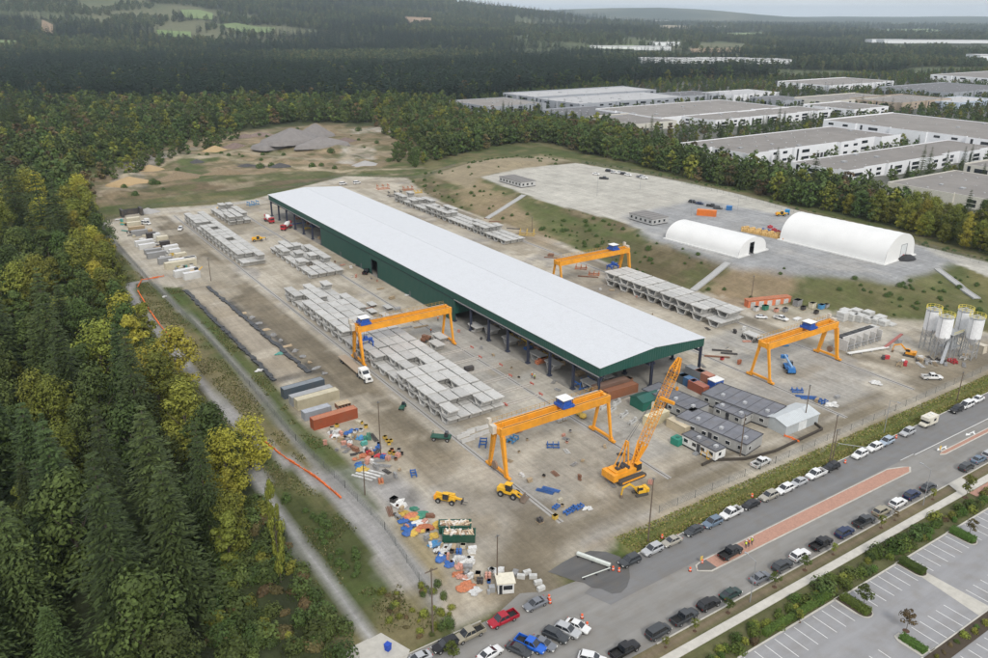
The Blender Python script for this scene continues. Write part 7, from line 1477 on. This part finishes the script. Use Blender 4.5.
def woods(name, label, cat, pts, meshes):
    """one object: points that carry the low detail trees"""
    if not pts: return
    zz = height(np.array([p[0] for p in pts]), np.array([p[1] for p in pts]))
    me = bpy.data.meshes.new(name); me.vertices.add(len(pts)); me.vertices.foreach_set('co', np.array([(p[0], p[1], z-.3) for p, z in zip(pts, zz)], np.float32).ravel())
    a = me.attributes.new('kind_id', 'INT', 'POINT'); a.data.foreach_set('value', rng.integers(0, len(meshes), len(pts)).astype(np.int32))
    a = me.attributes.new('turn', 'FLOAT', 'POINT'); a.data.foreach_set('value', rng.uniform(0, 6.28, len(pts)).astype(np.float32))
    a = me.attributes.new('size', 'FLOAT', 'POINT'); a.data.foreach_set('value', np.array([p[4] for p in pts], np.float32))
    ob = bpy.data.objects.new(name, me); COL.objects.link(ob); tag(ob, label, cat, kind='stuff')
    ng = bpy.data.node_groups.new(name, 'GeometryNodeTree'); ng.interface.new_socket('Geometry', in_out='INPUT', socket_type='NodeSocketGeometry'); ng.interface.new_socket('Geometry', in_out='OUTPUT', socket_type='NodeSocketGeometry')
    gi = ng.nodes.new('NodeGroupInput'); go_ = ng.nodes.new('NodeGroupOutput'); jn = ng.nodes.new('GeometryNodeJoinGeometry')
    def na(nm, ty): n = ng.nodes.new('GeometryNodeInputNamedAttribute'); n.data_type = ty; n.inputs[0].default_value = nm; return n.outputs[0]
    kid, turn, size = na('kind_id', 'INT'), na('turn', 'FLOAT'), na('size', 'FLOAT'); cb = ng.nodes.new('ShaderNodeCombineXYZ'); ng.links.new(turn, cb.inputs[2])
    for i, pm in enumerate(meshes):
        cmp = ng.nodes.new('FunctionNodeCompare'); cmp.data_type = 'INT'; cmp.operation = 'EQUAL'; ng.links.new(kid, cmp.inputs[2]); cmp.inputs[3].default_value = i
        oi = ng.nodes.new('GeometryNodeObjectInfo'); oi.inputs[0].default_value = pm; ip = ng.nodes.new('GeometryNodeInstanceOnPoints')
        ng.links.new(gi.outputs[0], ip.inputs['Points']); ng.links.new(cmp.outputs[0], ip.inputs['Selection']); ng.links.new(oi.outputs['Geometry'], ip.inputs['Instance']); ng.links.new(cb.outputs[0], ip.inputs['Rotation']); ng.links.new(size, ip.inputs['Scale']); ng.links.new(ip.outputs[0], jn.inputs[0])
    ng.links.new(jn.outputs[0], go_.inputs[0]); md = ob.modifiers.new('trees', 'NODES'); md.node_group = ng
rest.sort(key=lambda c: math.hypot(c[0], c[1])); PR_ = {}
for key, ms in LOW.items():
    for i, me in enumerate(ms):
        j = next(n for n, c in enumerate(rest) if (c[2] == 'c') == (key == 'c') and (key == 'c' or c[3] == key)); c = rest.pop(j)
        o = bpy.data.objects.new('conifer_tree' if key == 'c' else 'broadleaf_tree', me); COL.objects.link(o); o.location = (c[0], c[1], hgt(c[0], c[1])-.3); o.scale = (c[4],)*3
        tag(o, 'distant %s behind the nearer woods' % ('dark conifer' if key == 'c' else cw[key]+' leafy tree'), 'conifer' if key == 'c' else 'tree', 'distant single trees'); PR_.setdefault(key, []).append(o)
print('trees near', nC, nB, 'rest', len(rest))
woods('conifer_wood', 'dark conifer woods stretching to the horizon', 'wood', [c for c in rest if c[2] == 'c'], PR_['c'])
woods('broadleaf_wood', 'mixed leafy woods behind the yard and on the plain', 'wood', [c for c in rest if c[2] == 'b' and c[3][0] != 'f'], PR_['grn']+PR_['grn']+PR_['olv']+PR_['brn']+PR_['grn'])
woods('far_wood', 'hazy leafy woods of the far plain and the low hills', 'wood', [c for c in rest if c[2] == 'b' and c[3][0] == 'f'], PR_['fgr']+PR_['fol']+PR_['fgr'])
# ---------------------------------------------------------------- shrubs, hedges, street trees
def shrub_mesh(seed, r, h, n, sz, col, lumps=6):
    R = random.Random(seed); m = MB()
    for _ in range(lumps):
        a = R.uniform(0,6.28); q = r*R.uniform(0,.6); x, y = q*math.cos(a), q*math.sin(a); s = r*R.uniform(.35,.6)
        for _ in range(n):
            d = Vector((R.gauss(0,1), R.gauss(0,1), abs(R.gauss(0,1)))).normalized(); leaf(m, (x+d.x*s, y+d.y*s, d.z*h*R.uniform(.6,1)), d, sz, R)
    return me_of(m, 'shrub', LM[col])
SH = [shrub_mesh(s, r, h, 60, .16, c) for s, r, h, c in ((1,1.5,1.5,'bsh'),(2,1.2,1.1,'bsh'),(3,1.7,1.9,'grn'),(4,1.3,1.2,'olv'),(5,1.0,.8,'brn'))]
def shrub(x, y, s, v, label, group, z=None, nm='shrub'):
    o = bpy.data.objects.new(nm, SH[v]); COL.objects.link(o); o.location = (x, y, hgt(x, y) if z is None else z); o.rotation_euler.z = random.uniform(0,6.28); o.scale = (s*random.uniform(.8,1.2), s*random.uniform(.8,1.2), s*random.uniform(.8,1.2)); return tag(o, label, 'shrub', group)
x = 76.0
while x < 300:
    yb = 67.5+random.uniform(-1.2, 1.6); shrub(x, yb, random.uniform(.6,1.35), random.choice((0,0,1,1,2,3,3,4)), 'leafy shrub in the planting strip between the sidewalk and the car park', 'shrubs along the sidewalk', .02); x += random.uniform(.8, 1.5)*(1 if x < 180 else 2)
for i in range(34): shrub(121+i*2.2+random.uniform(-.5,.5), 47+random.uniform(-.5,.5), random.uniform(.5,.9), random.choice((0,1,3,4)), 'low shrub in the strip dividing the car park', 'shrubs dividing the car park', .1)
for (px, py), v, s, lab in (((823,596-6),2,1.9,'large dark shrub rising from the sidewalk planting'),((893,548),0,1.8,'bright green large shrub beside the sidewalk'),((915,538),2,1.8,'tall shrub right of the bright green one'),((876,556),0,1.7,'bright green shrub left of the larger one'),((925,515),3,1.6,'olive shrub near the crossing ramp')): x, y = G(px, py); shrub(x, min(max(y, 66.6), 69.5), s, v, lab, None, .02)
STUFFB = []
def bush(x, y, s, v): STUFFB.append((x, y, s, v))
def hedge(label, x0, x1, y0, y1, h, z=.15):
    R = random.Random(int(x0*10)); m = MB()
    ar = 2*(x1-x0+y1-y0)*h+(x1-x0)*(y1-y0)
    for _ in range(int(ar*38)):
        f = R.random(); x = R.uniform(x0,x1); y = R.uniform(y0,y1)
        if f < .45: c, n = (x, y, h), (R.uniform(-.4,.4), R.uniform(-.4,.4), 1)
        elif f < .72: s = R.choice((0,1)); c, n = ((x0, x1)[s], y, R.uniform(0,h)), ((-1,1)[s], 0, .5)
        else: s = R.choice((0,1)); c, n = (x, (y0, y1)[s], R.uniform(0,h)), (0, (-1,1)[s], .5)
        leaf(m, (c[0]+R.uniform(-.1,.1), c[1]+R.uniform(-.1,.1), c[2]+R.uniform(-.1,.08)), n, .15, R)
    m.b(x0+.15, x1-.15, y0+.15, y1-.15, 0, h-.12); me = me_of(m, 'hedge', LM['bsh']); o = bpy.data.objects.new('hedge', me); COL.objects.link(o); o.location.z = z; tag(o, label, 'hedge')
hedge('clipped green hedge on the car park island at the lower left', 119.9, 121.7, 59.6, 65, 1.0); hedge('clipped green hedge on the middle car park island', 139.0, 140.8, 60.4, 65.2, 1.1); hedge('clipped green hedge on the right car park island', 157.3, 159.1, 60.4, 65.2, 1.1)
hedge('clipped green hedge on the island by the reddish young tree', 119.5, 121.1, 48.8, 53.2, .8); hedge('long clipped hedge along the first parking bay', 101, 119, 65.9, 67.0, 1.1, .05)
YT = [(me_of(broad(s, 4.6, 1.5, 16, 34, .16, 1.0, .42), 'crown', LM[c]), me_of(trunk(4.4, .07, False, 4, s), 'trunk', BARK)) for s, c in ((71,'olv'),(72,'brn'),(73,'bsh'))]
def young(q, v, s, label, group=None, yy=None):
    x, y = G(*q); y = yy or y; t = bpy.data.objects.new('young_tree', None); COL.objects.link(t); t.location = (x, y, hgt(x, y)+.02); t.rotation_euler.z = random.uniform(0,6); t.scale = (s,)*3; tag(t, label, 'young tree', group)
    for me, nm in zip(YT[v], ('crown', 'trunk')): o = bpy.data.objects.new(nm, me); COL.objects.link(o); o.parent = t
    o = MB().lathe([(.6,0),(.5,.06),(.1,.08)], n=10).build('mulch_ring', mat('mulch', (.09,.05,.03), .95), t); o.location.z = .03
for q, v, s, lab in (((727,612),2,.75,'young green tree by the dark green sedan'),((773,586),2,.8,'young green tree right of the grey coupe'),((806,571),2,.8,'bright young tree beside the white suv'),((834,555),0,.6,'thin sapling behind the navy suv'),((883,529),0,.7,'thin sapling behind the tan suv'),((896,521),1,.5,'bare little sapling past the tan suv'),((936,501),0,.6,'thin sapling near the crossing ramp'),((692,629),0,.6,'thin sapling behind the charcoal pickup'),((664,646),0,.5,'lowest sapling on the south verge')): young(q, v, s, lab, None, 73.8)
young((863,607),2,1.15,'dark green tree at the end of the first island hedge'); young((906,631),1,1.0,'reddish young tree alone in the car park'); young((969,536),1,.9,'reddish young tree on the right island'); young((966,498),0,1.3,'airy young tree at the crossing'); young((799,622),0,.6,'small sapling on the first island'); young((453,662),2,1.0,'bright green tree at the bottom edge'); young((457,640),0,.8,'small tree at the kerb corner by the tall pole') if 0 else None
G_PAD = pp([(368,640),(381,633),(410,650),(405,664),(350,668),(345,655)])
for i in range(44):
    q = (random.uniform(380,452), random.uniform(585,638)); x, y = G(*q)
    if y > 97.5 and x < 62 and sd_poly([x], [y], G_PAD)[0] > 2: shrub(x, y, random.uniform(.4,1.1), random.choice((3,3,4,4,2)), 'scrubby bush in the rough grass corner by the tall pole', 'bushes in the grass corner')
for i in range(150):
    q = (random.uniform(205,345), random.uniform(500,660)); x, y = G(*q)
    if sd_poly([x],[y],SHRUBBY)[0] < 3 and d_line(np.array([x]),np.array([y]),pp([(275,503),(300,545),(330,585),(355,620),(374,642)]))[0] > 2.6: shrub(x, y, random.uniform(1,2.3), random.choice((2,2,3,4,2)), 'wild shrub in the undergrowth beside the footpath', 'undergrowth beside the footpath')
DG = pp([(266,485),(290,490),(340,520),(366,545),(374,578),(350,588),(310,548),(284,508)])
for i in range(90):
    q = (random.uniform(265,375), random.uniform(484,590)); x, y = G(*q)
    if sd_poly([x],[y],DG)[0] < -1.2: bush(x, y, random.uniform(.6,1.2), random.choice((2,2,3,4)))
BNK = [(QUARRY, 160), (TOEPOLY, 1100), (pp([(545,212),(640,247),(640,268),(590,245),(520,215)],3), 60), (pp([(565,226),(690,264),(690,285),(620,268)],3), 50), (pp([(840,290),(960,285),(975,318),(860,308)],2), 60), (pp([(470,180),(520,205),(500,212),(450,190)],3), 40)]
for pl, n in BNK:
    xs = [p[0] for p in pl]; ys = [p[1] for p in pl]
    for i in range(n):
        x, y = random.uniform(min(xs), max(xs)), random.uniform(min(ys), max(ys))
        if sd_poly([x],[y],pl)[0] < 0 and sd_poly([x],[y],TOPPOLY)[0] > 1.5 and fbm(np.array([x]), np.array([y]), 14)[0] > .48: bush(x, y, random.uniform(.5,1.3)*(2.2 if pl is QUARRY else 1), random.choice((3,4,3,0)))
SV = [[tuple(v.co) for v in me.vertices] for me in SH]; SF = [[tuple(p.vertices) for p in me.polygons] for me in SH]; bm_ = {}
for x, y, s, v in STUFFB: z = hgt(x, y); bm_.setdefault(0, MB()).add([(a*s+x, b*s+y, c*s+z) for a, b, c in SV[v]], SF[v])
o = bpy.data.objects.new('ground_bushes', me_of(bm_[0], 'ground_bushes', LM['grn'])); COL.objects.link(o); tag(o, 'low bushes covering the bank and the ground between the gravel paths', 'bushes', kind='stuff')
# long grass on the verge and rough ground
def grass(name, label, pts, hgt_, cols):
    for ci, (nm_, col) in enumerate(cols):
        m = MB(); R = random.Random(ci)
        for x, y in pts[ci::len(cols)]:
            z = 0; h = hgt_*R.uniform(.5,1.2); a = R.uniform(0,6.28); w = R.uniform(.12,.3); dx, dy = math.cos(a)*w, math.sin(a)*w; lx, ly = R.uniform(-.2,.2), R.uniform(-.2,.2)
            i = len(m.v); m.v += [(x-dx, y-dy, z), (x+dx, y+dy, z), (x+lx, y+ly, z+h)]; m.f.append((i, i+1, i+2))
        hz_ = height(np.array([v[0] for v in m.v]), np.array([v[1] for v in m.v])); m.v = [(a, b, c+q-.03) for (a, b, c), q in zip(m.v, hz_)]
        o = bpy.data.objects.new(name, me_of(m, name, leafmat(nm_, col, .35, .03))); COL.objects.link(o); tag(o, label+(', greener tufts' if ci else ', drier tufts'), 'grass', kind='stuff')
gp = [(x, y) for x, y in zip(rng.uniform(98, 300, 26000), rng.uniform(95.6, 101.8, 26000))]
grass('verge_grass', 'long grass on the verge between street and dirt lane', gp, .3, (('dry_grass', (.24,.21,.075)), ('green_grass', (.12,.15,.035))))
fx, fy = rng.uniform(40, 72, 60000), rng.uniform(100, 400, 60000); kk = (sd_poly(fx, fy, YARD) > .6)&(sd_poly(fx, fy, G_PAD) > 1)&(sd_poly(fx, fy, FLEFT) > 0); 
for ln, w_ in ((pp([(90,214),(112,240),(147,277),(157,287),(207,334),(250,384),(294,437),(330,478)]),1.5),(pp([(330,478),(352,498),(380,530),(415,572),(428,600)]),3.5),(pp([(165,276),(140,282),(130,284),(133,300),(167,344),(194,374),(225,408),(255,440),(300,470),(342,502),(368,528),(385,560)]),2),(pp([(245,455),(275,503),(300,545),(330,585),(355,620),(374,642)]),1.7)): kk &= d_line(fx, fy, ln) > w_
kk &= (fbm(fx, fy, 9) > .47); grass('rough_grass', 'rough grass between the footpaths and the yard', list(zip(fx[kk], fy[kk])), .4, (('dry_rough_grass', (.17,.155,.07)), ('green_rough_grass', (.06,.085,.022))))
HAZE = 6e-5
# ---------------------------------------------------------------- light, sky, air
w = bpy.data.worlds.new('World'); scene.world = w; w.use_nodes = True; wn = w.node_tree; bg = wn.nodes['Background']
SUN_EL, SUN_AZ = math.radians(42), math.radians(200)
sk = wn.nodes.new('ShaderNodeTexSky'); sk.sky_type = 'NISHITA'; sk.sun_disc = False; sk.sun_elevation = SUN_EL; sk.sun_rotation = SUN_AZ; sk.altitude = 50; sk.air_density = 1.4; sk.dust_density = 2.5; sk.ozone_density = 2
# cloud layer: a pale overcast drawn over the clear sky, uneven with direction
tc = wn.nodes.new('ShaderNodeTexCoord'); mp = wn.nodes.new('ShaderNodeMapping'); mp.inputs['Scale'].default_value = (1, 1, 5); wn.links.new(tc.outputs['Generated'], mp.inputs[0])
cn = wn.nodes.new('ShaderNodeTexNoise'); cn.inputs['Scale'].default_value = 3; cn.inputs['Detail'].default_value = 7; wn.links.new(mp.outputs[0], cn.inputs['Vector'])
cr = wn.nodes.new('ShaderNodeMapRange'); cr.inputs[1].default_value = .35; cr.inputs[2].default_value = .7; cr.inputs[3].default_value = .62; cr.inputs[4].default_value = .95; wn.links.new(cn.outputs[0], cr.inputs[0])
mx = wn.nodes.new('ShaderNodeMix'); mx.data_type = 'RGBA'; wn.links.new(cr.outputs[0], mx.inputs[0]); wn.links.new(sk.outputs[0], mx.inputs[6]); mx.inputs[7].default_value = (10.2, 10.3, 10.6, 1)
wn.links.new(mx.outputs[2], bg.inputs['Color']); bg.inputs['Strength'].default_value = .085
sl = bpy.data.lights.new('sun', 'SUN'); sl.energy = 1.5; sl.angle = math.radians(12); sl.color = (1, .96, .90); so = bpy.data.objects.new('sun', sl); COL.objects.link(so)
d = Vector((math.sin(SUN_AZ)*math.cos(SUN_EL), math.cos(SUN_AZ)*math.cos(SUN_EL), math.sin(SUN_EL))); so.rotation_euler = d.to_track_quat('Z', 'Y').to_euler(); so.location = (0, 0, 200)
vs = scene.view_settings; vs.view_transform = 'Standard'; vs.look = 'None'; vs.exposure = 0.46; vs.gamma = 1; vs.use_curve_mapping = False
def haze(density):
    m = bpy.data.materials.new('haze'); m.use_nodes = True; n = m.node_tree; n.nodes.clear(); o = n.nodes.new('ShaderNodeOutputMaterial'); v = n.nodes.new('ShaderNodeVolumePrincipled')
    v.inputs['Color'].default_value = (.74, .88, 1.0, 1); v.inputs['Density'].default_value = density; v.inputs['Anisotropy'].default_value = .1; n.links.new(v.outputs[0], o.inputs['Volume'])
    zmin = float(Z.min())-1; mb = MB().b(-24000, 24000, -24000, 24000, zmin, 330); ob = mb.build('haze', m); tag(ob, 'thin pale blue haze over the distant woods', 'haze', kind='stuff'); ob.display_type = 'WIRE'
if HAZE: haze(HAZE)
scene.render.engine = 'CYCLES'
